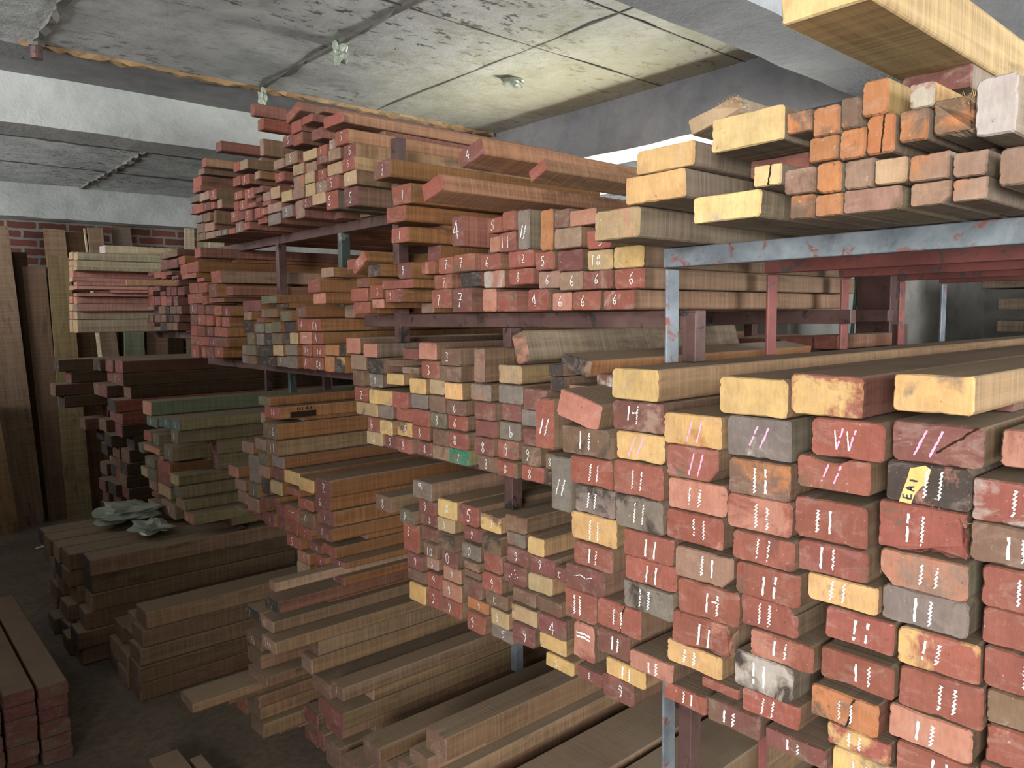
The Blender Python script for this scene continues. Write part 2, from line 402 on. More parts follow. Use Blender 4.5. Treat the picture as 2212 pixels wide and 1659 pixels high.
def mark_strokes(mark, w, h, rnd, big):
    """polylines in face coordinates (u right from the centre, v up from the bottom) with a width"""
    out = []
    col = 'w'
    if mark[0] == 'P' and len(mark) > 1: col, mark = 'p', mark[1:]
    if mark[0] == 'Y' and len(mark) > 1: col, mark = 'y', mark[1:]
    if big and mark in ('11', 'V', '1H', '1', 'H', '='):
        wd = .0042
        cu = rnd.uniform(-.08, .1) * w
        sl = rnd.uniform(-.02, .12) if col == 'w' else rnd.uniform(.25, .45)
        hh = h * rnd.uniform(.52, .68); v0 = (h - hh) / 2 + rnd.uniform(-.04, .06) * h
        us = [cu - .085 * w, cu + .085 * w] if mark != '1' else [cu]
        if mark == '=':
            for vv in (.62, .72): out.append((col, [(-.32 * w, vv * h), (.1 * w, (vv + .015) * h), (.34 * w, (vv - .02) * h)], wd))
            return out
        if h > w * 1.2:
            hh = h * .3; v0 = h * .3; us = [-.12 * w, .16 * w]; sl = .3
        for s, uu in enumerate(us):
            a, b = (uu - sl * hh / 2, v0), (uu + sl * hh / 2, v0 + hh)
            if col == 'p' or rnd.random() < .4:
                out.append((col, [a, b], wd * (1.0 if col == 'w' else .8)))
            else:
                n = max(6, int(hh / .0030)); am = rnd.uniform(.0014, .0030); pts = []
                for i in range(n + 1):
                    t = i / n; sg = am if i % 2 else -am
                    pts.append((a[0] + (b[0] - a[0]) * t + sg, a[1] + (b[1] - a[1]) * t + sg * .7))
                out.append((col, pts, .0026))
        if mark in ('1H', 'H'): out.append(('w', [(us[0] + .01, v0 + hh * .62), (us[1], v0 + hh * .64)], wd * .9))
        if mark == 'V':
            for uu in us: out.append(('w', [(uu - sl * hh / 2, v0), (uu - sl * hh * .8, v0 + hh * .9)], wd * .6))
        return out
    wd = max(.0017, min(.0030, h * .045))
    if mark in ('~', '@', ':', '3', '='):
        if mark == '@':
            pts = [(rnd.uniform(-.3, .05) * w, rnd.uniform(.55, .9) * h) for _ in range(9)]; return [(col, pts, wd)]
        if mark == ':':
            return [(col, [(a * w, b * h), ((a + .05) * w, (b + .07) * h)], wd) for a, b in ((0, .3), (.02, .5), (0, .72), (.12, .4), (-.25, .3), (-.15, .45))]
        if mark == '~':
            return [(col, [(-.25 * w, .55 * h), (-.1 * w, .66 * h), (.05 * w, .58 * h), (.2 * w, .68 * h)], wd * .8)]
    gl = [GL.get(c, GL['1']) for c in mark]
    gh = h * rnd.uniform(.5, .62); gw = min(gh * .62, w * .8 / max(1, len(gl))) ; tot = gw * len(gl) * 1.15
    u0 = rnd.uniform(-.14, .14) * w - tot / 2; u0 = max(-.42 * w, min(.42 * w - tot, u0)); v0 = (h - gh) / 2 + rnd.uniform(-.05, .05) * h
    sk = rnd.uniform(-.12, .2)
    for i, g in enumerate(gl):
        for st in g:
            out.append((col, [(u0 + i * gw * 1.15 + p[0] * gw + sk * (p[1] - .5) * gw, v0 + p[1] * gh) for p in st], wd))
    return out

def flat_part(name, strokes, mat, parent, rnd, off=-.0012, dash=.06):
    V, F = [], []
    for (_, pts, wd) in strokes: ribbon(V, F, pts, wd, rnd, dash)
    if not F: return None
    o = link_mesh(name, [(off, -u, v) for (u, v) in V], F, mat, parent)
    return o

CHALK_LABEL = {'w': 'white chalk writing', 'p': 'pink chalk strokes', 'y': 'yellow chalk writing', 'k': 'dark crack', 'b': 'bluish chalk writing', 's': 'orange chalk writing'}

def timber(row, protos={}):
    (grp, X, y, z, w, h, L, roll, e, s, t2, mx, mark, fl, label, seed) = row
    rnd = random.Random(seed)
    v, f, fm = timber_geo(w, h, L, rnd, 7 if grp in 'RW' else 4, fl.get('cut'), 'brk' in fl, 'notch' in fl)
    me = bpy.data.meshes.new('timber'); me.from_pydata(v, [], f)
    me.materials.append(M_END); me.materials.append(M_SIDE); me.polygons.foreach_set('material_index', fm)
    paint(me, fm, vary(TINT[e], rnd), vary(SIDE[s], rnd, .14), TINT[t2] if t2 else (0, 0, 0), mx, rnd.random())
    me.update()
    o = bpy.data.objects.new('timber', me); C.objects.link(o)
    o.location = (X, y, z)
    if roll:
        a = math.radians(roll); c = Vector((0, 0, h / 2)); R = Matrix.Rotation(a, 3, 'X')
        o.rotation_euler = (a, 0, 0); o.location = Vector((X, y, z)) + c - R @ c
    tag(o, label, 'timber', GROUPS[grp])
    if mark != '-':
        st = mark_strokes(mark, w, h, rnd, grp == 'R' or (grp in 'EU' and mark == '11'))
        for ck in 'wpysb':
            ss = [q for q in st if q[0] == ck]
            if ss:
                q = flat_part('chalk_mark', ss, M_CHALK[ck], o, rnd, -.0012 if ck != 'w' else -.0014)
                if q and ck != 'w': q['label'] = CHALK_LABEL[ck]
    if 'crack' in fl:
        pts = [(w * (.05 + .02 * k + rnd.uniform(-.012, .012)), h * (.02 + .19 * k)) for k in range(6)]
        if fl.get('crack') == 'd': pts = [(w * (.02 + .085 * k), h * (.28 + .145 * k + rnd.uniform(-.02, .02))) for k in range(6)]
        q = flat_part('crack', [('k', pts, .0030)], M_CHALK['k'], o, rnd, -.0008, 0)
        if q: q['label'] = 'dark drying crack'
    if 'sticker' in fl:
        pl = [(-.32, .02), (-.17, .0), (-.14, .2), (-.10, .34), (.02, .62), (.05, .9), (-.02, .98), (-.2, .86), (-.23, .6), (-.28, .3)]
        q = link_mesh('paper_label', [(-.0009, -(u * w), vv * h) for u, vv in pl], [tuple(range(len(pl)))], M_PAPER, o)
        q['label'] = 'torn yellow paper label lettered EAI'
        ls = []
        for gi, ch in enumerate('EAI'):
            for stv in GL[ch]:
                # the letters climb the label, turned on their side
                ls.append(('k', [((-.27 + gi * .035 - pt[1] * -.0 + (.10 * (1 - pt[1]))) * w, (.1 + gi * .2 + pt[0] * .15) * h) for pt in stv], .0028))
        flat_part('lettering', ls, M_INK, q, rnd, -.0013, 0)
    if 'brk' in fl or 'splinter' in fl:
        V, F = [], []
        for _ in range(26):
            u = rnd.uniform(.05, .5) * w; vv = h * rnd.uniform(.7, 1.0)
            ln = rnd.uniform(.006, .018); a = rnd.uniform(-.5, 1.2)
            n0 = len(V); V += [(0.004, -u, vv), (0.004, -(u + .0012), vv), (-rnd.uniform(.001, .01), -(u + ln * math.sin(a)), vv + ln * .5 * math.cos(a)), (.006, -u, vv + .001)]
            F += [(n0, n0 + 1, n0 + 2), (n0, n0 + 2, n0 + 3), (n0 + 1, n0 + 3, n0 + 2)]
        q = link_mesh('splinters', V, F, M_FIBRE, o); q['label'] = 'torn pale wood fibres'
    if s == 'sx':
        q = flat_side_patch(o, w, h, rnd)
    return o

def flat_side_patch(o, w, h, rnd):
    """black stencilled block with a row of letters above it, sprayed on the long side"""
    yy = -w / 2 - .0012
    v = [(.05, yy, .05 * h), (.17, yy, .05 * h), (.17, yy, .55 * h), (.05, yy, .55 * h)]
    q = link_mesh('stencil', v, [(0, 1, 2, 3)], M_CHALK['k'], o); q['label'] = 'black stencilled block'
    V, F = [], []
    for i, ch in enumerate('0148'):
        for st in GL[ch]: ribbon(V, F, [(.08 + i * .02 + p[0] * .014, (.62 + p[1] * .28) * h) for p in st], .003, rnd, 0)
    link_mesh('lettering', [(a, yy - .0002, b) for a, b in V], F, M_CHALK['k'], q)
    return q

GROUPS = {'R': 'timbers in the tall right-hand stack', 'E': 'timbers in the middle stack', 'F': 'timbers in the lower middle stack', 'U': 'timbers on the upper middle shelf', 'W': 'timbers on the top right shelf', 'G': 'timbers in the column chalked with tens', 'H': 'timbers in the dark left-middle column', 'I': 'timbers in the green-ended stack', 'J': 'timbers on the far middle shelf', 'K': 'small timbers on the far left shelf', 'M': 'pale timbers in the far left stack', 'N': 'dark timbers in the far left corner stack', 'A': 'timbers in the chalk-numbered floor pile', 'B': 'timbers in the stained floor pile', 'D': 'timbers in the low front floor pile', 'C': 'timbers in the long dark floor pile', 'L': 'timbers in the bottom left floor pile', 'T': 'timbers on the top left shelf'}
ROWS = [
('R',1.2017,0.3173,1.4023,0.1016,0.0611,3.20,0,'r','sb','w',0.3,'1',{},'Red-ended timber with one chalk stroke, second in eighth column, right-hand stack',7),
('R',1.1944,0.2894,1.4851,0.0886,0.0540,3.20,0,'p','sb','r',0.4,'-',{},'Pinkish timber, topmost in eighth column, right-hand stack',8),
('R',1.1947,0.4236,1.5505,0.1150,0.0580,3.20,0,'y','st','g',0.3,'-',{},'Yellow-ended timber, topmost in seventh column, right-hand stack',9),
('W',1.1335,0.3397,1.9271,0.0485,0.0751,2.20,0,'w','sw','r',0.35,'-',{},'Whitish timber, alone in thirteenth column, top right shelf',10),
('R',1.2000,0.3156,1.3432,0.1043,0.0580,3.20,0,'b','sb','n',0.347516,'11',{},'Brown timber with two white chalk strokes, third in eighth column, right-hand stack',11),
('R',1.1972,0.3041,1.2813,0.0916,0.0606,3.20,0,'r','sb','m',0.253219,'1',{},'Red-ended timber with one chalk stroke, fourth in eighth column, right-hand stack',12),
('R',1.2031,0.2994,1.1613,0.0904,0.0613,3.20,0,'r','sb','b',0.286109,'1',{},'Red-ended timber with one chalk stroke, sixth in eighth column, right-hand stack',13),
('R',1.2056,0.3034,1.2238,0.0920,0.0563,3.20,0,'r','sb','w',0.15,'-',{},'Red-ended timber, fifth in eighth column, right-hand stack',14),
('R',1.1969,0.4181,1.4746,0.1276,0.0615,3.20,0,'m','sb','n',0.192846,'P11',{'crack':'d'},'Maroon-ended timber with two pink chalk strokes, second in seventh column, right-hand stack',15),
('R',1.2002,0.4350,1.3355,0.1244,0.0736,3.20,0,'r','sb','b',0.35,'11',{'brk':'1'},'Splintered red-ended timber with two white chalk strokes, fourth in seventh column, right-hand stack',16),
('R',1.2007,0.2926,1.0518,0.0878,0.0582,3.20,0,'r','sb','p',0.3,'-',{},'Red-ended timber, eighth in eighth column, right-hand stack',17),
('R',1.1993,0.4284,1.4103,0.1181,0.0630,3.20,0,'k','sg','p',0.35,'11',{'sticker':'1'},'Blackened timber with torn yellow label, third in seventh column, right-hand stack',18),
('R',1.1956,0.2929,1.0014,0.0959,0.0492,3.20,0,'r','sb','m',0.297574,'-',{},'Red-ended timber, ninth in eighth column, right-hand stack',19),
('R',1.1980,0.4050,1.1583,0.1163,0.0598,3.20,0,'r','sb','y',0.35,'11',{},'Red-ended timber with two white chalk strokes, seventh in seventh column, right-hand stack',20),
('R',1.1970,0.3985,1.0923,0.1173,0.0648,3.20,0,'r','sb','m',0.356353,'11',{},'Red-ended timber with two white chalk strokes, eighth in seventh column, right-hand stack',21),
('R',1.2003,0.5880,1.5302,0.1269,0.0695,3.20,0,'r','sm','y',0.45,'-',{},'Red-ended timber, topmost in sixth column, right-hand stack',22),
('R',1.2037,1.2036,1.2545,0.0602,0.1271,3.20,0,'g','sg','b',0.234083,'11',{},'Grey-ended timber with two white chalk strokes, second in first column, right-hand stack',23),
('R',1.2033,0.4268,1.2193,0.1256,0.0571,3.20,0,'g','sg','k',0.2,'11',{},'Grey-ended timber with two white chalk strokes, sixth in seventh column, right-hand stack',24),
('R',1.1963,0.3995,0.9828,0.1148,0.0526,3.20,0,'r','sb','m',0.276695,'11',{},'Red-ended timber with two white chalk strokes, tenth in seventh column, right-hand stack',25),
('R',1.1994,0.5070,0.9250,0.1072,0.0566,3.20,0,'y','st','g',0.2,'11',{},'Yellow-ended timber with two white chalk strokes, eleventh in sixth column, right-hand stack',26),
('R',1.2041,0.5771,1.3204,0.1246,0.0708,3.20,0,'r','sb','',0,'11',{},'Red-ended timber with two white chalk strokes, fourth in sixth column, right-hand stack',27),
('W',1.1242,0.8808,1.9053,0.1367,0.0510,2.20,0,'y','sw','o',0.25,'-',{},'Yellow-ended timber, second in second column, top right shelf',28),
('R',1.2036,0.2951,1.1112,0.0864,0.0489,3.20,0,'b','sb','w',0.2,'-',{},'Brown timber, seventh in eighth column, right-hand stack',29),
('R',1.1963,0.5487,1.4656,0.1196,0.0634,3.20,0,'r','sb','',0,'PV',{},'Red-ended timber with pink and white chalk, second in sixth column, right-hand stack',30),
('R',1.2032,0.6826,1.1353,0.1108,0.0571,3.20,0,'r','sb','m',0.207474,'11',{'cut':'tr'},'Red-ended timber with two white chalk strokes, seventh in fifth column, right-hand stack',31),
('R',1.2001,0.7215,1.5186,0.1371,0.0686,3.20,0,'y','st','k',0.14,'-',{},'Yellow-ended timber, topmost in fifth column, right-hand stack',32),
('R',1.1994,0.9884,1.5266,0.1239,0.0650,3.40,0,'y','st','t',0.25,'-',{},'Yellow-ended timber, topmost in third column, right-hand stack',33),
('W',1.1243,0.6959,1.9704,0.1350,0.0560,2.20,0,'v','sw','w',0.2,'-',{},'Pale yellow-ended timber, alone in fifth column, top right shelf',34),
('R',1.1949,0.4285,1.2776,0.1263,0.0567,3.20,0,'p','sg','n',0.30187,'11',{'cut':'bl'},'Pinkish timber with two white chalk strokes, fifth in seventh column, right-hand stack',35),
('R',1.1947,0.4100,1.0366,0.1188,0.0545,3.20,0,'p','sb','b',0.2,'11',{},'Pinkish timber with two white chalk strokes, ninth in seventh column, right-hand stack',36),
('R',1.1954,0.5233,1.0923,0.1202,0.0538,3.20,0,'r','sb','p',0.318861,'11',{},'Red-ended timber with two white chalk strokes, eighth in sixth column, right-hand stack',37),
('R',1.1996,0.5733,1.4088,0.1219,0.0555,3.20,0,'r','sb','b',0.358634,'P11',{'notch':'1'},'Red-ended timber with two pink chalk strokes, third in sixth column, right-hand stack',38),
('W',1.1340,0.9793,1.8460,0.1127,0.0581,2.20,0,'t','sw','p',0.3,'-',{},'Tan timber, alone in first column, top right shelf',39),
('R',1.1940,0.9369,0.9647,0.1111,0.0398,3.20,0,'p','sb','r',0.220637,'11',{},'Pinkish timber with two white chalk strokes, eleventh in third column, right-hand stack',40),
('R',1.2014,0.7050,1.3114,0.1286,0.0633,3.20,0,'r','sb','p',0.4,'11',{},'Red-ended timber with two white chalk strokes, fourth in fifth column, right-hand stack',41),
('R',1.1950,0.5207,1.1642,0.1127,0.0528,3.20,0,'r','sb','b',0.3543,'11',{},'Red-ended timber with two white chalk strokes, seventh in sixth column, right-hand stack',42),
('R',1.1952,0.5406,1.0206,0.1146,0.0551,3.20,0,'o','sm','b',0.409404,'11',{'crack':'1'},'Orange-brown timber with two white chalk strokes, ninth in sixth column, right-hand stack',43),
('R',1.2019,0.5704,1.2651,0.1172,0.0541,3.20,0,'r','sb','b',0.3,'11',{},'Red-ended timber with two white chalk strokes, fifth in sixth column, right-hand stack',44),
('R',1.1951,0.7024,1.3759,0.1233,0.0663,3.20,0,'b','sb','o',0.35,'11',{},'Brown timber with two white chalk strokes, third in fifth column, right-hand stack',45),
('R',1.2016,0.7095,1.4433,0.1263,0.0741,3.20,0,'g','sg','w',0.3,'P11',{},'Grey-ended timber with two pink chalk strokes, second in fifth column, right-hand stack',46),
('W',1.3800,0.5032,2.0577,0.1091,0.0379,2.20,0,'m','sw','n',0.4,'-',{},'Maroon-ended timber, topmost in ninth column, top right shelf',47),
('R',1.1948,0.6833,1.1936,0.1254,0.0605,3.20,0,'r','sb','b',0.35,'11',{},'Red-ended timber with two white chalk strokes, sixth in fifth column, right-hand stack',48),
('W',1.1268,0.7325,1.8566,0.1304,0.0452,2.20,0,'v','sw','w',0.15,'-',{},'Pale yellow-ended timber, alone in fourth column, top right shelf',49),
('R',1.1962,0.8461,1.4497,0.1301,0.0619,3.20,0,'y','st','o',0.3,'P11',{},'Yellow-ended timber with two pink chalk strokes, topmost in fourth column, right-hand stack',50),
('R',1.1942,0.6920,1.2553,0.1237,0.0549,3.20,0,'r','sb','m',0.34242,'11',{},'Red-ended timber with two white chalk strokes, fifth in fifth column, right-hand stack',51),
('R',1.2016,0.5538,1.2182,0.1191,0.0457,3.20,0,'y','st','b',0.226992,'11',{},'Yellow-ended timber with two white chalk strokes, sixth in sixth column, right-hand stack',52),
('R',1.2059,1.0343,1.0220,0.1240,0.0642,3.20,0,'r','sb','',0,'11',{'crack':'1'},'Red-ended timber with two white chalk strokes, ninth in third column, right-hand stack',53),
('R',1.1968,0.8066,1.1222,0.1348,0.0672,3.20,0,'r','sb','p',0.303946,'1H',{},'Red-ended timber with chalk H strokes, sixth in fourth column, right-hand stack',54),
('R',1.1986,0.6893,1.0170,0.1175,0.0667,3.20,0,'k','sg','w',0.5,'11',{},'Blackened timber with two white chalk strokes, ninth in fifth column, right-hand stack',55),
('W',1.1250,0.3109,1.8587,0.0405,0.0481,2.20,0,'n','sg','o',0.3,'-',{},'Pale brown timber, alone in fourteenth column, top right shelf',56),
('R',1.2018,0.8419,1.2595,0.1315,0.0607,3.20,0,'r','sb','p',0.254665,'11',{},'Red-ended timber with two white chalk strokes, fourth in fourth column, right-hand stack',57),
('F',1.3383,1.1480,0.7750,0.0962,0.0604,1.80,0,'m','sb','r',0.303595,'9',{},'Maroon-ended timber chalked 9, alone in eleventh column, lower middle stack',58),
('U',1.3618,1.4087,1.8637,0.0445,0.1067,1.04,0,'o','sg','m',0.3,'-',{},'Orange-brown timber, second in twelfth column, upper middle shelf',59),
('R',1.2035,0.8500,1.3833,0.1171,0.0652,3.20,0,'r','sb','b',0.278687,'P11',{'cut':'br'},'Red-ended timber with two pink chalk strokes, second in fourth column, right-hand stack',60),
('R',1.1978,0.8167,1.1906,0.1294,0.0607,3.20,0,'n','sb','',0,'11',{'cut':'br'},'Pale brown timber with two white chalk strokes, fifth in fourth column, right-hand stack',61),
('R',1.2056,0.8397,1.3214,0.1334,0.0607,3.20,0,'p','sb','n',0.198992,'11',{},'Pinkish timber with two white chalk strokes, third in fourth column, right-hand stack',62),
('R',1.1951,0.9743,1.3302,0.1292,0.0707,3.20,0,'r','sb','',0,'11',{},'Red-ended timber with two white chalk strokes, fourth in third column, right-hand stack',63),
('R',1.1975,0.8223,1.0536,0.1288,0.0674,3.20,0,'r','sb','p',0.35,'11',{'brk':'1'},'Splintered red-ended timber with two white chalk strokes, seventh in fourth column, right-hand stack',64),
('R',1.2042,0.8408,1.0078,0.1279,0.0445,3.20,0,'y','st','t',0.351962,'11',{},'Yellow-ended timber with two white chalk strokes, eighth in fourth column, right-hand stack',65),
('W',1.1322,0.3895,1.9368,0.0487,0.0479,2.20,0,'b','sw','o',0.4,'-',{'brk':'1'},'Splintered brown timber, topmost in twelfth column, top right shelf',66),
('D',1.2527,1.7854,0.3904,0.1020,0.0714,1.85,0,'b','sd2','',0,'-',{},'Brown timber, topmost in seventh column, low front floor pile',67),
('R',1.1945,0.9715,1.2595,0.1252,0.0695,3.20,0,'g','sg','k',0.55,'11',{},'Grey-ended timber with two white chalk strokes, fifth in third column, right-hand stack',68),
('W',1.1256,0.8603,1.9575,0.1301,0.0435,2.20,0,'y','sw','b',0.15,'-',{},'Yellow-ended timber, topmost in second column, top right shelf',69),
('R',1.2001,0.9810,1.4626,0.1306,0.0627,3.20,0,'m','sb','n',0.401928,'H',{},'Maroon-ended timber with pink and white chalk, second in third column, right-hand stack',70),
('R',1.2058,0.6772,0.9709,0.1132,0.0449,3.20,0,'r','sb','w',0.3,'11',{},'Red-ended timber with two white chalk strokes, tenth in fifth column, right-hand stack',71),
('W',1.1314,0.4933,1.8460,0.0820,0.0338,2.20,0,'n','sw','b',0.5,'-',{},'Pale brown timber, sixth in ninth column, top right shelf',72),
('R',1.1996,1.1186,1.3940,0.1492,0.0636,3.20,0,'b','sb','k',0.400184,'11',{'cut':'tr'},'Brown timber with two white chalk strokes, second in second column, right-hand stack',73),
('R',1.1988,0.6561,1.0849,0.1228,0.0492,3.20,0,'r','sb','p',0.412744,'11',{},'Red-ended timber with two white chalk strokes, eighth in fifth column, right-hand stack',74),
('D',1.2573,2.0163,0.1766,0.1314,0.0607,1.85,0,'b','sd2','',0,'-',{},'Brown timber, second in sixth column, low front floor pile',75),
('R',1.1996,0.7486,0.9250,0.1112,0.0447,3.20,0,'m','sb','b',0.368362,'11',{},'Maroon-ended timber with two white chalk strokes, eleventh in fifth column, right-hand stack',76),
('W',1.1295,0.7608,2.0200,0.1008,0.0274,2.20,-13,'t','sw','',0,'-',{'brk':'1'},'Splintered tilted tan timber, alone in third column, top right shelf',77),
('D',1.2405,2.2791,0.0780,0.1442,0.0729,1.85,0,'b','sd2','',0,'-',{},'Brown timber, alone in fourth column, low front floor pile',78),
('E',1.3438,1.4913,1.5746,0.0521,0.0841,1.00,-18,'b','sg','p',0.4,'-',{},'Tilted brown timber, topmost in tenth column, middle stack',79),
('R',1.2041,0.9485,1.1467,0.1318,0.0550,3.20,0,'r','sb','m',0.284858,'11',{},'Red-ended timber with two white chalk strokes, seventh in third column, right-hand stack',80),
('R',1.2010,0.9742,1.4021,0.1228,0.0593,3.20,0,'y','st','',0,'P11',{},'Yellow-ended timber with two pink chalk strokes, third in third column, right-hand stack',81),
('R',1.2007,1.1455,1.4622,0.1270,0.0622,3.20,14,'p','sb','w',0.35,'-',{},'Tilted pinkish timber, topmost in second column, right-hand stack',82),
('R',1.2058,1.1054,1.2014,0.1339,0.0634,3.20,0,'y','st','g',0.25,'11',{},'Yellow-ended timber with two white chalk strokes, fifth in second column, right-hand stack',83),
('R',1.1961,0.5158,0.9828,0.1041,0.0366,3.20,0,'r','sb','y',0.4,'11',{},'Red-ended timber with two white chalk strokes, tenth in sixth column, right-hand stack',84),
('U',1.3606,1.1391,1.8068,0.0915,0.0506,1.04,0,'y','sb','t',0.5,'-',{},'Yellow-ended timber, topmost in fifteenth column, upper middle shelf',85),
('U',1.3487,1.1582,1.7120,0.0917,0.0458,1.04,0,'r','sb','w',0.3,'6',{},'Red-ended timber chalked 6, third in fifteenth column, upper middle shelf',86),
('U',1.3528,1.7696,1.9020,0.0488,0.0890,1.04,0,'m','sr','r',0.39363,'4',{},'Maroon-ended timber chalked 4, second in eighth column, upper middle shelf',87),
('R',1.1959,0.9484,1.2029,0.1287,0.0554,3.20,0,'r','sb','p',0.247903,'11',{},'Red-ended timber with two white chalk strokes, sixth in third column, right-hand stack',88),
('E',1.3409,1.4349,1.4535,0.0869,0.0578,1.80,0,'m','sb','n',0.3,'-',{},'Maroon-ended timber, second in tenth column, middle stack',89),
('R',1.2025,0.9534,1.0874,0.1299,0.0581,3.20,0,'g','sg','k',0.25,'11',{},'Grey-ended timber with two white chalk strokes, eighth in third column, right-hand stack',90),
('U',1.3486,1.1272,1.7590,0.0878,0.0466,1.04,0,'r','sb','b',0.287175,'6',{},'Red-ended timber chalked 6, second in fifteenth column, upper middle shelf',91),
('D',1.2373,1.8540,0.3263,0.1011,0.0476,1.85,0,'b','sd2','',0,'-',{},'Brown timber, second in seventh column, low front floor pile',92),
('R',1.1976,1.1061,1.3305,0.1223,0.0624,3.20,0,'r','sb','b',0.304612,'11',{},'Red-ended timber with two white chalk strokes, third in second column, right-hand stack',93),
('F',1.3469,1.3818,0.8581,0.1025,0.0554,1.80,0,'m','sb','b',0.387533,'4',{},'Maroon-ended timber chalked 4, fifth in eighth column, lower middle stack',94),
('R',1.2028,0.6272,0.9250,0.1132,0.0344,3.20,0,'m','sb','b',0.24653,'11',{},'Maroon-ended timber with two white chalk strokes, twelfth in sixth column, right-hand stack',95),
('R',1.2023,1.0996,1.2660,0.1176,0.0633,3.20,0,'g','sg','k',0.4,'11',{},'Grey-ended timber with two white chalk strokes, fourth in second column, right-hand stack',96),
('U',1.3550,1.2256,1.8563,0.0750,0.0458,1.04,0,'r','sb','b',0.285067,'5',{},'Red-ended timber chalked 5, second in fourteenth column, upper middle shelf',97),
('W',1.1273,0.4161,1.8791,0.0523,0.0368,2.20,0,'n','sw','o',0.4,'-',{},'Pale brown timber, third in eleventh column, top right shelf',98),
('F',1.3609,1.5373,1.1030,0.0872,0.0477,1.80,0,'b','sb','m',0.303022,'-',{},'Brown timber, topmost in seventh column, lower middle stack',99),
('R',1.2051,1.2578,1.3915,0.0599,0.1191,3.20,0,'r','sb','',0,'11',{},'Red-ended timber with two white chalk strokes, topmost in first column, right-hand stack',100),
('W',1.1331,0.4149,1.8460,0.0512,0.0319,2.20,0,'n','sw','b',0.4,'-',{'cut':'br'},'Pale brown timber, fourth in eleventh column, top right shelf',101),
('E',1.3617,1.3086,1.5559,0.1006,0.0417,1.10,10,'k','so','n',0.4,'-',{},'Tilted blackened timber, alone in twelfth column, middle stack',102),
('E',1.3540,1.5477,1.5165,0.0942,0.0520,1.80,0,'t','st','g',0.262967,'-',{},'Tan timber, topmost in ninth column, middle stack',103),
('D',1.2614,2.5352,0.2929,0.1493,0.0608,1.85,0,'b','sd2','',0,'-',{},'Brown timber, topmost in second column, low front floor pile',104),
('F',1.3612,1.4421,0.9569,0.0936,0.0502,1.80,0,'t','st','b',0.251618,'-',{},'Tan timber, third in eighth column, lower middle stack',105),
('R',1.2060,1.1465,1.0119,0.0980,0.0713,3.20,0,'r','sb','b',0.315854,'11',{},'Red-ended timber with two white chalk strokes, eighth in second column, right-hand stack',106),
('F',1.3377,1.9540,1.1273,0.1049,0.0575,1.70,0,'g','sb','b',0.407447,'@',{},'Grey-ended timber with scribbled chalk, topmost in third column, lower middle stack',107),
('B',0.9327,3.6200,0.3203,0.1600,0.0792,2.20,0,'b','ss','',0,'-',{},'Brown timber, topmost in third column, stained left floor pile',108),
('F',1.3556,1.4521,1.0598,0.0621,0.0486,1.80,0,'y','st','n',0.253142,'-',{},'Yellow-ended timber, topmost in eighth column, lower middle stack',109),
('U',1.3558,2.0616,2.0555,0.1034,0.0624,1.20,0,'r','so','',0,'1',{},'Red-ended timber with one chalk stroke, topmost in fifth column, upper middle shelf',110),
('W',1.1241,0.4364,1.9345,0.0380,0.0440,2.20,0,'o','sw','b',0.4,'-',{},'Orange-brown timber, second in eleventh column, top right shelf',111),
('U',1.3447,1.6902,2.1284,0.1015,0.0484,1.28,-14,'m','so2','',0,'4',{},'Tilted maroon-ended timber chalked 4, alone in ninth column, upper middle shelf',112),
('U',1.2300,1.7188,2.0256,0.0951,0.0475,1.90,-14,'r','so2','p',0.164359,'-',{},'Tilted red-ended timber, topmost in eighth column, upper middle shelf',113),
('R',1.2055,1.1350,0.9250,0.0637,0.0857,3.20,0,'p','sb','r',0.359245,'=',{},'Pinkish timber with two white chalk strokes, ninth in second column, right-hand stack',114),
('W',1.1337,0.4940,1.9815,0.0388,0.0515,2.20,0,'o','sy','y',0.2,'-',{},'Orange-brown timber, second in ninth column, top right shelf',115),
('W',1.1261,0.4816,1.9251,0.0399,0.0552,2.20,0,'o','sw','b',0.25,'-',{'crack':'1'},'Orange-brown timber, topmost in tenth column, top right shelf',116),
('W',1.1287,0.3644,1.8460,0.0418,0.0299,2.20,0,'n','sg','o',0.35,'-',{},'Pale brown timber, third in twelfth column, top right shelf',117),
('U',1.3444,1.2676,1.9141,0.0869,0.0383,1.04,0,'p','sb','',0,'-',{},'Pinkish timber, topmost in fourteenth column, upper middle shelf',118),
('R',1.1973,1.1239,1.0874,0.1151,0.0578,3.20,0,'m','sb','r',0.310748,'~',{},'Maroon-ended timber with scribbled chalk, seventh in second column, right-hand stack',119),
('F',1.3566,1.3897,0.8123,0.0986,0.0446,1.80,0,'y','st','n',0.231409,'-',{},'Yellow-ended timber, sixth in eighth column, lower middle stack',120),
('R',1.1995,1.1033,1.1464,0.1162,0.0538,3.20,0,'r','sb','b',0.247451,'11',{},'Red-ended timber with two white chalk strokes, sixth in second column, right-hand stack',121),
('E',1.3379,1.4369,1.3594,0.0791,0.0469,1.80,0,'m','sb','',0,'-',{},'Maroon-ended timber, fourth in tenth column, middle stack',122),
('D',1.2502,2.4441,0.2293,0.1899,0.0623,1.85,0,'m','sd2','',0,'-',{},'Maroon-ended timber, second in third column, low front floor pile',123),
('W',1.1281,0.3656,1.8771,0.0417,0.0332,2.20,0,'n','sg','o',0.3,'-',{},'Pale brown timber, second in twelfth column, top right shelf',124),
('E',1.3562,1.4619,1.4075,0.0838,0.0448,1.80,0,'g','sb','k',0.241164,'-',{},'Grey-ended timber, third in tenth column, middle stack',125),
('R',1.2042,1.0484,0.9647,0.0926,0.0562,3.20,0,'m','sb','',0,'11',{},'Maroon-ended timber with two white chalk strokes, tenth in third column, right-hand stack',126),
('U',1.3520,2.1662,2.1498,0.1044,0.0580,1.00,0,'m','so','b',0.405779,'7',{},'Maroon-ended timber chalked 7, alone in fourth column, upper middle shelf',127),
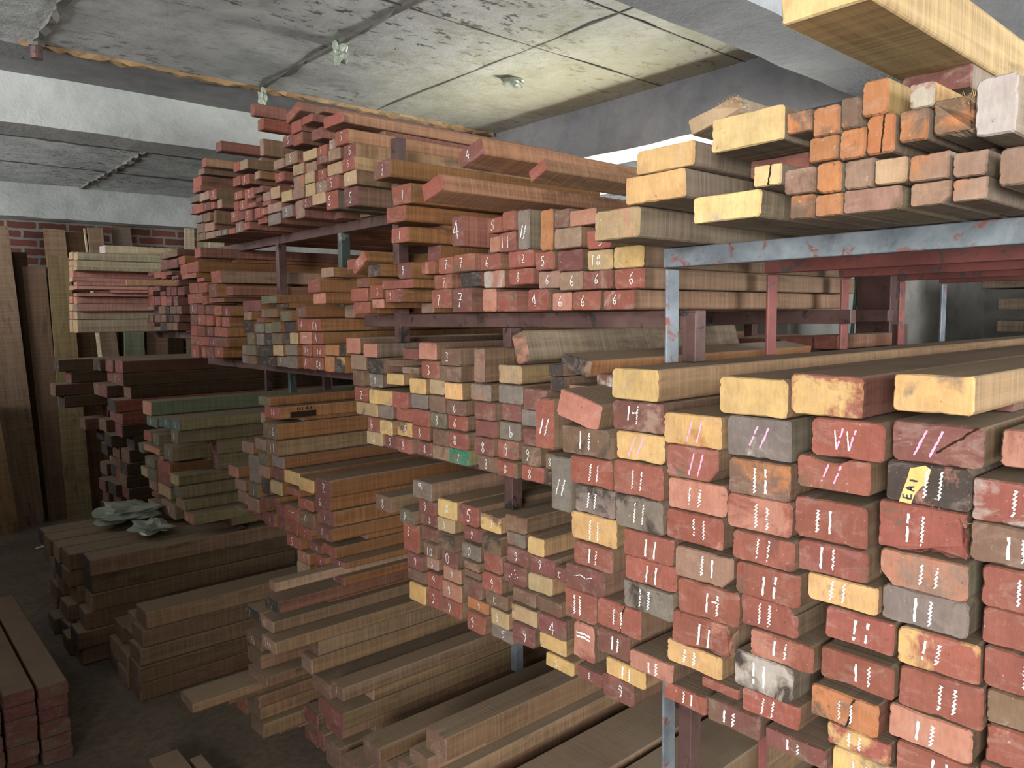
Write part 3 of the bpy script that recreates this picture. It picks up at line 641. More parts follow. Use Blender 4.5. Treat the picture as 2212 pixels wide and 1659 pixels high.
('F',1.3523,1.3972,0.9147,0.0910,0.0403,1.80,0,'b','sb','m',0.387074,'-',{},'Brown timber, fourth in eighth column, lower middle stack',128),
('F',1.3200,2.1572,1.0538,0.0981,0.0538,1.80,0,'b','sb','m',0.386701,'8',{},'Brown timber chalked 8, alone in first column, lower middle stack',129),
('J',1.3619,2.6974,1.6488,0.1044,0.0491,1.70,0,'r','so','',0,'Kg',{},'Red-ended timber chalked Kg, third in fifteenth column, far middle shelf',130),
('D',1.2492,1.9579,0.2385,0.0648,0.0499,1.85,0,'b','sd2','',0,'-',{},'Brown timber, topmost in sixth column, low front floor pile',131),
('A',0.8500,2.7701,0.3000,0.1392,0.0336,2.00,0,'b','sd2','',0,'-',{},'Brown timber, fifth in second column, floor pile chalked 01 and 740',132),
('A',1.0866,2.5834,0.5000,0.1200,0.0464,2.00,0,'n','sd2','',0,'740',{},'Pale brown timber chalked 740, fourth in third column, floor pile chalked 01 and 740',133),
('B',0.8939,3.6200,0.0000,0.1600,0.0791,2.20,0,'b','sd2','',0,'-',{},'Brown timber, fifth in third column, stained left floor pile',134),
('B',0.8927,3.6200,0.0804,0.1600,0.0788,2.20,0,'b','sd2','',0,'-',{},'Brown timber, fourth in third column, stained left floor pile',135),
('F',1.3538,1.8378,0.9317,0.0792,0.0546,1.80,0,'m','sb','r',0.230667,'0',{},'Maroon-ended timber chalked 0, fourth in fourth column, lower middle stack',136),
('B',0.8981,3.6200,0.1604,0.1600,0.0788,2.20,0,'b','sd2','',0,'-',{},'Brown timber, third in third column, stained left floor pile',137),
('G',1.3396,2.6189,1.0219,0.1132,0.0681,1.80,0,'m','so','',0,'Z',{},'Maroon-ended timber chalked Z, topmost in third column, stack chalked with tens',138),
('U',1.3570,2.0982,2.0029,0.1117,0.0514,1.04,0,'r','so','p',0.176185,'-',{},'Red-ended timber, second in fifth column, upper middle shelf',139),
('B',0.9140,3.6200,0.2404,0.1600,0.0788,2.20,0,'b','sd2','',0,'-',{},'Brown timber, second in third column, stained left floor pile',140),
('W',1.1261,0.4658,1.8810,0.0445,0.0365,2.20,0,'t','sw','n',0.4,'-',{},'Tan timber, second in tenth column, top right shelf',141),
('J',1.3492,2.6477,1.6011,0.0832,0.0457,1.70,0,'r','so','',0,'A',{},'Red-ended timber chalked A, fourth in fifteenth column, far middle shelf',142),
('D',1.2381,2.1384,0.2039,0.1104,0.0786,1.85,0,'b','sd2','',0,'-',{},'Brown timber, alone in fifth column, low front floor pile',143),
('A',1.1032,2.7629,0.4527,0.1465,0.0449,2.00,0,'b','sd2','',0,'Ek',{},'Brown timber chalked Ek, second in second column, floor pile chalked 01 and 740',144),
('D',1.2514,2.3895,0.3376,0.0941,0.0498,1.85,0,'b','sd2','',0,'1',{},'Brown timber with one chalk stroke, topmost in third column, low front floor pile',145),
('W',1.1297,0.5575,1.8803,0.0380,0.0467,2.20,0,'o','sw','b',0.35,'-',{},'Orange-brown timber, third in eighth column, top right shelf',146),
('W',1.1316,0.6052,1.8851,0.0517,0.0397,2.20,0,'n','sw','b',0.4,'-',{},'Pale brown timber, second in seventh column, top right shelf',147),
('D',1.2620,1.8009,0.2770,0.0779,0.0481,1.85,0,'b','sd2','',0,'-',{},'Brown timber, third in seventh column, low front floor pile',148),
('W',1.1326,0.5135,1.8810,0.0432,0.0430,2.20,0,'n','sw','b',0.5,'-',{},'Pale brown timber, fifth in ninth column, top right shelf',149),
('T',1.3508,2.3680,2.0830,0.0906,0.0670,1.17,0,'m','sb','',0,'5',{},'Maroon-ended timber chalked 5, fifth in last column, top left shelf',150),
('U',1.3368,2.0485,1.9335,0.0922,0.0483,1.04,0,'r','so','p',0.181193,'1',{},'Red-ended timber with one chalk stroke, third in fifth column, upper middle shelf',151),
('F',1.3604,1.3611,1.0085,0.0359,0.0406,1.80,0,'m','sb','',0,'c',{},'Maroon-ended timber with one chalk stroke, topmost in ninth column, lower middle stack',152),
('E',1.3599,1.3964,1.3000,0.0405,0.0437,1.80,0,'b','sb','m',0.245319,'8',{},'Brown timber chalked 8, third in eleventh column, middle stack',153),
('W',1.1355,0.4312,1.9797,0.0322,0.0349,2.20,0,'w','sy','r',0.401018,'-',{},'Whitish timber, topmost in eleventh column, top right shelf',154),
('W',1.1302,0.5567,1.8460,0.0424,0.0331,2.20,0,'o','sw','n',0.366784,'-',{},'Orange-brown timber, fourth in eighth column, top right shelf',155),
('R',1.2049,0.8612,0.9250,0.1055,0.0354,3.20,0,'r','sb','p',0.258075,'11',{},'Red-ended timber with two white chalk strokes, tenth in fourth column, right-hand stack',156),
('W',1.1316,0.5645,1.9663,0.0417,0.0441,2.20,0,'o','sw','b',0.3,'-',{},'Orange-brown timber, topmost in eighth column, top right shelf',157),
('G',1.3606,2.6496,0.9010,0.1295,0.0603,1.80,0,'m','so','',0,'/',{},'Maroon-ended timber with one chalk stroke, third in third column, stack chalked with tens',158),
('W',1.1264,0.5657,1.9283,0.0442,0.0368,2.20,0,'o','sw','',0,'-',{},'Orange-brown timber, second in eighth column, top right shelf',159),
('E',1.3420,2.2230,1.5107,0.1011,0.0529,1.80,0,'k','sb','m',0.4,'-',{},'Blackened timber, second in second column, middle stack',160),
('F',1.3595,1.2591,0.7750,0.0856,0.0344,1.80,0,'m','sb','n',0.286467,'8',{},'Maroon-ended timber chalked 8, alone in tenth column, lower middle stack',161),
('E',1.3365,1.3490,1.5101,0.0485,0.0373,1.80,0,'k','sb','m',0.4,'-',{},'Blackened timber, second in eleventh column, middle stack',162),
('F',1.3565,2.0314,0.8792,0.0908,0.0480,1.80,0,'m','sb','r',0.224341,'9',{},'Maroon-ended timber chalked 9, fourth in second column, lower middle stack',163),
('D',1.2631,2.4499,0.1734,0.1258,0.0548,1.85,0,'m','sd2','',0,'-',{},'Maroon-ended timber, third in third column, low front floor pile',164),
('W',1.1324,0.6001,1.8460,0.0403,0.0379,2.20,0,'o','sw','b',0.402934,'-',{},'Orange-brown timber, third in seventh column, top right shelf',165),
('H',1.3458,3.0975,1.1880,0.1526,0.0683,1.80,0,'b','so','',0,'16',{},'Brown timber chalked 16, second in fifth column, dark left-middle stack',166),
('G',1.3535,2.6568,0.9626,0.1278,0.0581,1.80,0,'m','so','',0,'6',{},'Maroon-ended timber chalked 6, second in third column, stack chalked with tens',167),
('U',1.3437,2.1024,1.7479,0.0990,0.0424,1.04,0,'r','so','m',0.203687,'9',{},'Red-ended timber chalked 9, sixth in fifth column, upper middle shelf',168),
('W',1.1246,0.6562,1.9030,0.0479,0.0343,2.20,0,'v','sw','w',0.213202,'-',{'crack':'1'},'Pale yellow-ended timber, alone in sixth column, top right shelf',169),
('E',1.3532,1.3835,1.2600,0.0434,0.0388,1.80,0,'b','sb','k',0.396028,'-',{},'Brown timber, fourth in eleventh column, middle stack',170),
('F',1.3461,1.6298,1.0896,0.0903,0.0472,1.80,0,'y','st','b',0.418507,'9',{},'Yellow-ended timber chalked 9, topmost in sixth column, lower middle stack',171),
('W',1.1297,0.5231,1.9251,0.0386,0.0436,2.20,0,'o','sw','b',0.35,'-',{},'Orange-brown timber, fourth in ninth column, top right shelf',172),
('E',1.3393,2.2505,1.5648,0.0876,0.0475,1.80,0,'p','sg','r',0.265835,'-',{},'Pinkish timber, topmost in second column, middle stack',173),
('A',1.0888,2.7267,0.1246,0.1197,0.0560,2.00,0,'b','sd2','',0,'-',{},'Brown timber, eighth in second column, floor pile chalked 01 and 740',174),
('E',1.3435,1.1966,1.5300,0.0474,0.0319,1.80,0,'m','sb','w',0.4,'-',{},'Maroon-ended timber, alone in fourteenth column, middle stack',175),
('U',1.3582,1.4361,2.0533,0.0653,0.0304,0.92,-22,'r','so2','m',0.205532,'-',{},'Tilted red-ended timber, topmost in twelfth column, upper middle shelf',176),
('T',1.3440,2.4088,2.2982,0.0882,0.0499,1.17,0,'r','so2','',0,'5',{},'Red-ended timber chalked 5, topmost in last column, top left shelf',177),
('A',1.0915,2.7673,0.1819,0.1377,0.0503,2.00,0,'b','sd2','',0,'-',{},'Brown timber, seventh in second column, floor pile chalked 01 and 740',178),
('T',1.3561,2.3795,2.2468,0.0780,0.0502,1.17,0,'m','st','',0,'5',{},'Maroon-ended timber chalked 5, second in last column, top left shelf',179),
('W',1.1294,0.6069,1.9781,0.0407,0.0330,2.20,0,'o','sw','b',0.2,'-',{},'Orange-brown timber, topmost in seventh column, top right shelf',180),
('G',1.3581,2.7065,0.5942,0.1548,0.0460,1.80,0,'r','so','',0,'/',{},'Red-ended timber with one chalk stroke, ninth in third column, stack chalked with tens',181),
('H',1.3383,3.0634,1.1218,0.1231,0.0651,1.80,0,'b','st','',0,'11',{},'Brown timber with two white chalk strokes, third in fifth column, dark left-middle stack',182),
('U',1.3635,1.2727,1.7120,0.0921,0.0480,1.04,0,'r','sb','b',0.362126,'6',{},'Red-ended timber chalked 6, fifth in fourteenth column, upper middle shelf',183),
('G',1.3417,2.6294,0.8492,0.1246,0.0507,1.80,0,'m','so','',0,'1',{},'Maroon-ended timber with one chalk stroke, fourth in third column, stack chalked with tens',184),
('A',1.0874,2.7601,0.2334,0.1373,0.0475,2.00,0,'b','sd2','',0,'-',{},'Brown timber, sixth in second column, floor pile chalked 01 and 740',185),
('E',1.3417,1.3596,1.5485,0.0493,0.0308,1.80,0,'k','sb','',0,'-',{},'Blackened timber, topmost in eleventh column, middle stack',186),
('A',1.1056,2.5896,0.6415,0.1169,0.0454,2.00,0,'k','sm','',0,'/',{},'Blackened timber with one chalk stroke, second in third column, floor pile chalked 01 and 740',187),
('T',1.3372,2.3569,2.2006,0.0845,0.0449,1.17,0,'r','so3','',0,'5',{},'Red-ended timber chalked 5, third in last column, top left shelf',188),
('G',1.3583,2.9470,0.8035,0.1110,0.0603,1.80,0,'r','so','',0,'-',{},'Red-ended timber, fourth in first column, stack chalked with tens',189),
('F',1.3397,1.7217,1.0896,0.0911,0.0607,1.80,0,'r','sb','m',0.38173,'5',{},'Red-ended timber chalked 5, topmost in fifth column, lower middle stack',190),
('J',1.3378,2.6418,1.7946,0.0962,0.0534,1.70,0,'r','so','',0,'-',{},'Red-ended timber, topmost in fifteenth column, far middle shelf',191),
('U',1.3614,2.2469,1.8366,0.0829,0.0413,1.04,0,'k','so','b',0.5,'-',{},'Blackened timber, topmost in third column, upper middle shelf',192),
('A',1.1067,2.7717,0.3748,0.1352,0.0539,2.00,0,'b','sd2','',0,'-',{},'Brown timber, third in second column, floor pile chalked 01 and 740',193),
('A',1.1134,2.6547,0.5476,0.1104,0.0445,2.00,0,'n','sd2','',0,'01',{},'Pale brown timber chalked 01, third in third column, floor pile chalked 01 and 740',194),
('T',1.3462,2.4677,2.3744,0.1365,0.0375,1.17,0,'r','so2','',0,'-',{},'Red-ended timber, topmost in last column, top left shelf',195),
('A',1.0932,2.7169,0.3347,0.1607,0.0389,2.00,0,'b','sd2','',0,'-',{},'Brown timber, fourth in second column, floor pile chalked 01 and 740',196),
('U',1.3417,2.3090,1.8671,0.0980,0.0401,1.04,-30,'r','so','p',0.392267,'1',{},'Tilted red-ended timber with one chalk stroke, topmost in second column, upper middle shelf',197),
('U',1.3556,1.4888,1.8717,0.0439,0.1062,1.04,0,'g','sg','r',0.4,'11',{},'Grey-ended timber with two white chalk strokes, topmost in eleventh column, upper middle shelf',198),
('U',1.3363,1.3094,1.8632,0.0903,0.0498,1.04,0,'n','sb','p',0.182643,'-',{},'Pale brown timber, second in thirteenth column, upper middle shelf',199),
('H',1.3600,3.1037,1.2744,0.1449,0.0516,1.80,0,'r','sx','',0,'16',{},'Red-ended timber chalked 16, topmost in fifth column, dark left-middle stack',200),
('I',1.3597,4.5316,0.8958,0.1668,0.0841,1.80,0,'q','sq','',0,'/',{},'Olive-grey timber with one chalk stroke, second in fourth column, green-ended left stack',201),
('T',1.3571,3.0974,2.3734,0.0335,0.0687,1.17,0,'n','sb','',0,'1',{},'Pale brown timber with one chalk stroke, second in eleventh column, top left shelf',202),
('U',1.3586,1.3247,1.8085,0.0844,0.0535,1.04,0,'m','sb','r',0.328654,'-',{},'Maroon-ended timber, third in thirteenth column, upper middle shelf',203),
('F',1.3520,1.8446,1.0846,0.0961,0.0578,1.80,0,'y','st','t',0.202463,'x',{},'Yellow-ended timber chalked x, topmost in fourth column, lower middle stack',204),
('I',1.3504,4.5565,0.5637,0.2411,0.0900,1.80,0,'n','sq','',0,'/',{},'Pale brown timber with one chalk stroke, sixth in fourth column, green-ended left stack',205),
('U',1.3407,1.2171,1.7612,0.0897,0.0437,1.04,0,'m','sb','n',0.380137,'6',{},'Maroon-ended timber chalked 6, fourth in fourteenth column, upper middle shelf',206),
('D',1.2519,2.6079,0.1441,0.1156,0.0596,1.85,0,'m','sd2','',0,'-',{},'Maroon-ended timber, topmost in first column, low front floor pile',207),
('U',1.3616,1.2274,1.8061,0.0800,0.0491,1.04,0,'t','sb','y',0.26929,'18',{},'Tan timber chalked 18, third in fourteenth column, upper middle shelf',208),
('A',1.1040,2.5750,0.7219,0.0523,0.0344,2.00,0,'n','sn','',0,'-',{},'Pale brown timber, topmost in third column, floor pile chalked 01 and 740',209),
('H',1.3587,3.3084,0.9627,0.1183,0.0628,1.80,0,'g','so','',0,'-',{},'Grey-ended timber, second in third column, dark left-middle stack',210),
('J',1.3398,3.6743,1.8008,0.1143,0.0667,1.70,0,'m','so','',0,'-',{},'Maroon-ended timber, second in fifth column, far middle shelf',211),
('U',1.3449,2.0787,1.7915,0.1735,0.0279,1.04,0,'r','so','m',0.185619,'-',{},'Red-ended timber, fifth in fifth column, upper middle shelf',212),
('J',1.3481,2.6365,1.5532,0.0865,0.0467,1.70,0,'r','so','',0,'ov',{},'Red-ended timber chalked ov, fifth in fifteenth column, far middle shelf',213),
('J',1.3619,3.2773,1.7311,0.1873,0.0497,1.70,0,'m','so','',0,'-',{},'Maroon-ended timber, topmost in ninth column, far middle shelf',214),
('F',1.3552,1.5362,0.9569,0.0922,0.0561,1.80,0,'m','sb','b',0.17452,':',{},'Maroon-ended timber with scribbled chalk, fourth in seventh column, lower middle stack',215),
('R',1.1965,1.0067,0.9250,0.1099,0.0385,3.20,0,'y','st','t',0.20402,'11',{},'Yellow-ended timber with two white chalk strokes, twelfth in third column, right-hand stack',216),
('W',1.1319,0.5285,1.9700,0.0278,0.0455,2.20,0,'b','sw','o',0.3,'-',{},'Brown timber, third in ninth column, top right shelf',217),
('G',1.3589,2.6245,0.7825,0.1107,0.0430,1.80,0,'r','so','',0,'/',{},'Red-ended timber with one chalk stroke, fifth in third column, stack chalked with tens',218),
('F',1.3638,1.5093,0.8516,0.1043,0.0452,1.80,0,'t','st','b',0.343384,'-',{},'Tan timber, sixth in seventh column, lower middle stack',219),
('T',1.3527,2.6024,2.3504,0.0857,0.0403,1.17,0,'m','sr','',0,'-',{},'Maroon-ended timber, second in last column, top left shelf',220),
('J',1.3612,2.6723,1.5000,0.0818,0.0520,1.70,0,'r','so','',0,'Kg',{},'Red-ended timber chalked Kg, sixth in fifteenth column, far middle shelf',221),
('F',1.3564,1.5056,0.7923,0.0918,0.0581,1.80,0,'m','sb','n',0.185858,'9',{},'Maroon-ended timber chalked 9, seventh in seventh column, lower middle stack',222),
('G',1.3634,2.5795,0.6881,0.1241,0.0326,1.80,0,'m','so','',0,'2',{},'Maroon-ended timber chalked 2, second in fourth column, stack chalked with tens',223),
('F',1.3612,1.4325,1.0083,0.0941,0.0503,1.80,0,'m','sb','',0,'9',{},'Maroon-ended timber chalked 9, second in eighth column, lower middle stack',224),
('I',1.3598,4.6292,0.8056,0.2280,0.0721,1.80,0,'r','so','',0,'-',{},'Red-ended timber, third in fourth column, green-ended left stack',225),
('J',1.3511,2.6238,1.7530,0.0978,0.0404,1.70,0,'p','so','',0,'/',{},'Pinkish timber with one chalk stroke, second in fifteenth column, far middle shelf',226),
('I',1.3507,4.8690,1.1281,0.1657,0.0827,1.80,0,'p','sv','',0,'-',{},'Pinkish timber, topmost in second column, green-ended left stack',227),
('J',1.3588,2.7552,1.5000,0.0816,0.0494,1.70,0,'r','so','',0,'A',{},'Red-ended timber chalked A, fifth in fourteenth column, far middle shelf',228),
('J',1.3396,2.7187,1.5532,0.0756,0.0442,1.70,0,'r','so','',0,'Kg',{},'Red-ended timber chalked Kg, fourth in fourteenth column, far middle shelf',229),
('F',1.3513,1.6279,0.9685,0.0850,0.0569,1.80,0,'r','sb','p',0.209017,'-',{},'Red-ended timber, third in sixth column, lower middle stack',230),
('H',1.3483,3.0366,1.0702,0.1149,0.0504,1.80,0,'g','so','',0,'-',{},'Grey-ended timber, fourth in fifth column, dark left-middle stack',231),
('I',1.3497,4.2041,0.5962,0.1533,0.0559,1.80,0,'p','sq','',0,'4',{},'Pinkish timber chalked 4, alone in sixth column, green-ended left stack',232),
('T',1.3627,2.9988,2.1867,0.0798,0.0482,1.17,0,'t','sr','',0,'-',{},'Tan timber, topmost in twelfth column, top left shelf',233),
('T',1.3531,2.7944,2.4663,0.1261,0.0367,1.17,-14,'r','sr','',0,'-',{},'Tilted red-ended timber, topmost in fifteenth column, top left shelf',234),
('R',1.1988,0.7758,0.9875,0.0815,0.0192,3.20,0,'r','sb','',0,'-',{},'Red-ended timber, ninth in fourth column, right-hand stack',235),
('E',1.3591,1.5654,1.3056,0.0860,0.0537,1.80,0,'r','sb','b',0.39622,'9',{},'Red-ended timber chalked 9, fifth in ninth column, middle stack',236),
('U',1.3369,2.1870,1.7299,0.0678,0.0309,1.04,0,'p','so','b',0.374587,'-',{},'Pinkish timber, third in third column, upper middle shelf',237),
('J',1.3421,3.6306,1.8687,0.1234,0.0582,1.70,0,'r','sn','',0,'-',{},'Red-ended timber, topmost in fifth column, far middle shelf',238),
('U',1.3438,1.3053,1.7612,0.0781,0.0461,1.04,0,'n','sb','b',0.387469,'6',{},'Pale brown timber chalked 6, fourth in thirteenth column, upper middle shelf',239),
('U',1.3407,2.3609,1.8652,0.0586,0.0374,1.04,0,'r','so','m',0.20533,'-',{},'Red-ended timber, alone in first column, upper middle shelf',240),
('E',1.3436,2.1104,1.5418,0.0945,0.0208,1.80,0,'b','sb','n',0.383058,'-',{},'Brown timber, second in fourth column, middle stack',241),
('H',1.3450,3.1492,1.3272,0.1143,0.0395,1.80,0,'q','so','',0,'-',{},'Olive-grey timber, topmost in fourth column, dark left-middle stack',242),
('T',1.3549,3.6454,2.1473,0.0299,0.0639,1.17,0,'b','sb','',0,'-',{},'Brown timber, third in fourth column, top left shelf',243),
('E',1.3442,1.5539,1.2600,0.0875,0.0444,1.80,0,'r','sb','b',0.412253,'8',{},'Red-ended timber chalked 8, sixth in ninth column, middle stack',244),
('U',1.3448,1.4261,1.7120,0.0773,0.0560,1.04,0,'r','sb','b',0.273098,'4',{},'Red-ended timber chalked 4, fifth in twelfth column, upper middle shelf',245),
('U',1.3559,1.5018,1.7826,0.0942,0.0430,1.04,0,'r','sr','m',0.198953,'8',{},'Red-ended timber chalked 8, fifth in eleventh column, upper middle shelf',246),
('E',1.3381,2.1880,1.4084,0.1404,0.0496,1.80,0,'y','st','t',0.4,'-',{},'Yellow-ended timber, topmost in third column, middle stack',247),
('J',1.3476,2.7734,1.7016,0.0741,0.0429,1.70,0,'b','so','',0,'1',{},'Brown timber with one chalk stroke, topmost in fourteenth column, far middle shelf',248),
('I',1.3506,4.3779,1.0149,0.1307,0.0735,1.80,0,'q','sq','',0,'U',{},'Olive-grey timber chalked U, second in fifth column, green-ended left stack',249),
('E',1.3389,1.5288,1.4636,0.0985,0.0517,1.80,0,'g','sb','',0,'-',{},'Grey-ended timber, second in ninth column, middle stack',250),
('T',1.3499,3.0845,2.4729,0.0542,0.0481,1.17,0,'r','sr2','',0,'1',{},'Red-ended timber with one chalk stroke, topmost in eleventh column, top left shelf',251),
('U',1.3416,1.4853,1.8268,0.0941,0.0437,1.04,0,'r','sr','p',0.178199,'12',{},'Red-ended timber chalked 12, fourth in eleventh column, upper middle shelf',252),
('U',1.3595,1.3531,1.7120,0.0663,0.0465,1.04,0,'p','sb','',0,'6',{},'Pinkish timber chalked 6, fifth in thirteenth column, upper middle shelf',253),
('E',1.3485,1.2553,1.5118,0.1199,0.0170,1.80,0,'n','sb','b',0.250592,'-',{},'Pale brown timber, alone in thirteenth column, middle stack',254),
('F',1.3606,1.5998,0.7750,0.0942,0.0399,1.80,0,'g','sb','',0,'5',{},'Grey-ended timber chalked 5, seventh in sixth column, lower middle stack',255),
('T',1.3407,3.1385,2.5396,0.0364,0.0508,1.17,0,'r','sr','',0,'-',{},'Red-ended timber, topmost in tenth column, top left shelf',256),
('F',1.3459,1.6273,0.9130,0.0876,0.0543,1.80,0,'r','sb','b',0.306158,'9',{},'Red-ended timber chalked 9, fourth in sixth column, lower middle stack',257),
('J',1.3553,2.5642,1.8492,0.0878,0.0360,1.70,0,'n','so','',0,'/',{},'Pale brown timber with one chalk stroke, topmost in sixteenth column, far middle shelf',258),
('A',1.1073,2.7731,0.5572,0.1240,0.0358,2.00,0,'k','sd2','w',0.4,'-',{},'Blackened timber, topmost in second column, floor pile chalked 01 and 740',259),
('T',1.3526,2.9887,2.1298,0.1275,0.0371,1.17,0,'n','sr','',0,'7',{},'Pale brown timber chalked 7, second in twelfth column, top left shelf',260),
('T',1.3624,3.8767,2.3414,0.1085,0.0579,1.17,0,'r','sr','',0,'-',{},'Red-ended timber, second in second column, top left shelf',261),
('D',1.2587,2.4544,0.0384,0.1091,0.0980,1.85,0,'b','sd2','',0,'-',{},'Brown timber, fourth in third column, low front floor pile',262),
('I',1.3539,4.3630,1.0896,0.1469,0.0605,1.80,0,'u','sq','',0,'L',{},'Grey-green-ended timber chalked L, topmost in fifth column, green-ended left stack',263),
('U',1.3598,1.6177,1.7777,0.0899,0.0483,1.04,0,'p','sr','w',0.4,'-',{},'Pinkish timber, fourth in tenth column, upper middle shelf',264),
('G',1.3635,2.5632,0.7575,0.1197,0.0238,1.80,0,'m','so','',0,'12',{},'Maroon-ended timber chalked 12, topmost in fourth column, stack chalked with tens',265),
('J',1.3396,3.0466,1.7625,0.1420,0.0326,1.70,0,'q','so','',0,'-',{},'Olive-grey timber, topmost in eleventh column, far middle shelf',266),
('E',1.3557,1.5518,1.3605,0.0855,0.0497,1.80,0,'g','sb','b',0.307368,'b',{},'Grey-ended timber chalked b, fourth in ninth column, middle stack',267),
('E',1.3517,1.4577,1.2600,0.0862,0.0434,1.80,0,'r','sb','b',0.205629,'8',{},'Red-ended timber chalked 8, sixth in tenth column, middle stack',268),
('F',1.3467,1.4900,0.9171,0.0923,0.0386,1.80,0,'b','sb','m',0.266212,'-',{},'Brown timber, fifth in seventh column, lower middle stack',269),
('F',1.3566,1.5271,1.0142,0.0854,0.0488,1.80,0,'m','sb','n',0.247865,'9',{},'Maroon-ended timber chalked 9, third in seventh column, lower middle stack',270),
('J',1.3448,3.9458,1.9345,0.1438,0.0531,1.70,0,'r','so','',0,'-',{},'Red-ended timber, topmost in second column, far middle shelf',271),
('U',1.3481,1.4026,1.8153,0.0689,0.0472,1.04,0,'r','sb','',0,'5',{},'Red-ended timber chalked 5, third in twelfth column, upper middle shelf',272),
('G',1.3487,2.9011,0.9744,0.1206,0.0302,1.80,0,'r','so','',0,'-',{},'Red-ended timber, second in first column, stack chalked with tens',273),
('I',1.3416,4.3888,0.7789,0.1284,0.0594,1.80,0,'t','sq','',0,'1',{},'Tan timber with one chalk stroke, third in fifth column, green-ended left stack',274),
('I',1.3529,4.3796,0.7084,0.1429,0.0693,1.80,0,'q','sq','',0,'-',{},'Olive-grey timber, fourth in fifth column, green-ended left stack',275),
('E',1.3599,1.6869,1.5103,0.0470,0.1000,1.80,0,'m','sb','n',0.4,'-',{},'Maroon-ended timber, topmost in eighth column, middle stack',276),
('H',1.3563,3.1304,0.8877,0.0687,0.0381,1.80,0,'m','so','',0,'-',{},'Maroon-ended timber, seventh in fourth column, dark left-middle stack',277),
('F',1.3535,1.6155,0.8694,0.0955,0.0425,1.80,0,'b','sb','k',0.248204,'c',{},'Brown timber with one chalk stroke, fifth in sixth column, lower middle stack',278),
('E',1.3427,1.6398,1.3605,0.0882,0.0477,1.80,0,'m','sb','',0,'-',{},'Maroon-ended timber, fourth in eighth column, middle stack',279),
('U',1.3626,1.4017,1.7692,0.0739,0.0449,1.04,0,'n','sb','o',0.314363,'6',{},'Pale brown timber chalked 6, fourth in twelfth column, upper middle shelf',280),
('E',1.3371,1.6381,1.4094,0.0862,0.0508,1.80,0,'m','sb','n',0.4,'-',{},'Maroon-ended timber, third in eighth column, middle stack',281),
('U',1.3452,1.7309,1.8276,0.0940,0.0517,1.04,0,'r','sr','b',0.308396,'7',{},'Red-ended timber chalked 7, third in eighth column, upper middle shelf',282),
('U',1.3498,1.5546,1.7120,0.0802,0.0563,1.04,0,'r','sr','b',0.40435,'-',{},'Red-ended timber, sixth in eleventh column, upper middle shelf',283),
('T',1.3427,3.2771,2.1712,0.0869,0.0428,1.17,0,'r','sr','',0,'5',{},'Red-ended timber chalked 5, fourth in ninth column, top left shelf',284),
('F',1.3582,1.8351,0.8292,0.1004,0.0529,1.80,0,'p','sb','',0,'9',{},'Pinkish timber chalked 9, sixth in fourth column, lower middle stack',285),
('F',1.3365,1.6165,1.0266,0.0824,0.0557,1.80,0,'k','sb','b',0.5,'-',{},'Blackened timber, second in sixth column, lower middle stack',286),
('E',1.3478,1.6675,1.4613,0.0921,0.0477,1.80,0,'g','sb','n',0.354667,'-',{},'Grey-ended timber, second in eighth column, middle stack',287),
('J',1.3519,3.6653,1.5152,0.1068,0.0518,1.70,0,'r','so','',0,'/',{},'Red-ended timber with one chalk stroke, eighth in fifth column, far middle shelf',288),
('U',1.3546,1.6254,1.8272,0.0884,0.0453,1.04,0,'r','sr','m',0.284794,'6',{},'Red-ended timber chalked 6, third in tenth column, upper middle shelf',289),
('E',1.3424,1.4532,1.3046,0.0706,0.0536,1.80,0,'b','sb','n',0.381406,'9',{},'Brown timber chalked 9, fifth in tenth column, middle stack',290),
('J',1.3615,3.5871,1.6622,0.0942,0.0486,1.70,0,'r','so','',0,'/',{},'Red-ended timber with one chalk stroke, second in sixth column, far middle shelf',291),
('F',1.3409,2.0471,1.0288,0.0879,0.0473,1.80,0,'q','sb','b',0.307397,'9',{},'Olive-grey timber chalked 9, topmost in second column, lower middle stack',292),
('G',1.3542,2.8146,0.8302,0.1116,0.0273,1.80,0,'r','so','',0,'/',{},'Red-ended timber with one chalk stroke, fourth in second column, stack chalked with tens',293),
('E',1.3432,1.6517,1.3063,0.0842,0.0520,1.80,0,'m','sb','n',0.228557,'8',{},'Maroon-ended timber chalked 8, fifth in eighth column, middle stack',294),
('A',1.0965,2.9022,0.1395,0.0948,0.0653,2.00,0,'r','sd2','',0,'-',{},'Red-ended timber, alone in first column, floor pile chalked 01 and 740',295),
('T',1.3374,3.2410,2.3364,0.0789,0.0409,1.17,0,'n','sb','',0,'-',{},'Pale brown timber, topmost in ninth column, top left shelf',296),
('J',1.3473,3.5320,1.7120,0.0798,0.0478,1.70,0,'m','so','',0,'1',{},'Maroon-ended timber with one chalk stroke, topmost in sixth column, far middle shelf',297),
('C',0.8376,4.1855,0.4401,0.1650,0.0869,2.25,0,'k','sn','',0,'-',{},'Blackened timber, topmost in fifth column, long dark floor pile',298),
('F',1.3382,1.6915,0.7750,0.0869,0.0576,1.80,0,'r','sb','p',0.199,'9',{},'Red-ended timber chalked 9, eighth in fifth column, lower middle stack',299),
('E',1.3470,1.8104,1.5067,0.1035,0.0477,1.80,0,'b','sb','n',0.220075,'-',{},'Brown timber, second in seventh column, middle stack',300),
('T',1.3376,2.6443,2.4155,0.0837,0.0282,1.17,0,'r','sr','',0,'-',{},'Red-ended timber, topmost in sixteenth column, top left shelf',301),
('H',1.3615,3.2066,1.2416,0.0428,0.0488,1.80,0,'n','so','',0,'-',{},'Pale brown timber, second in fourth column, dark left-middle stack',302),
('G',1.3562,2.7960,1.0058,0.1248,0.0537,1.80,0,'y','so','',0,'-',{},'Yellow-ended timber, topmost in second column, stack chalked with tens',303),
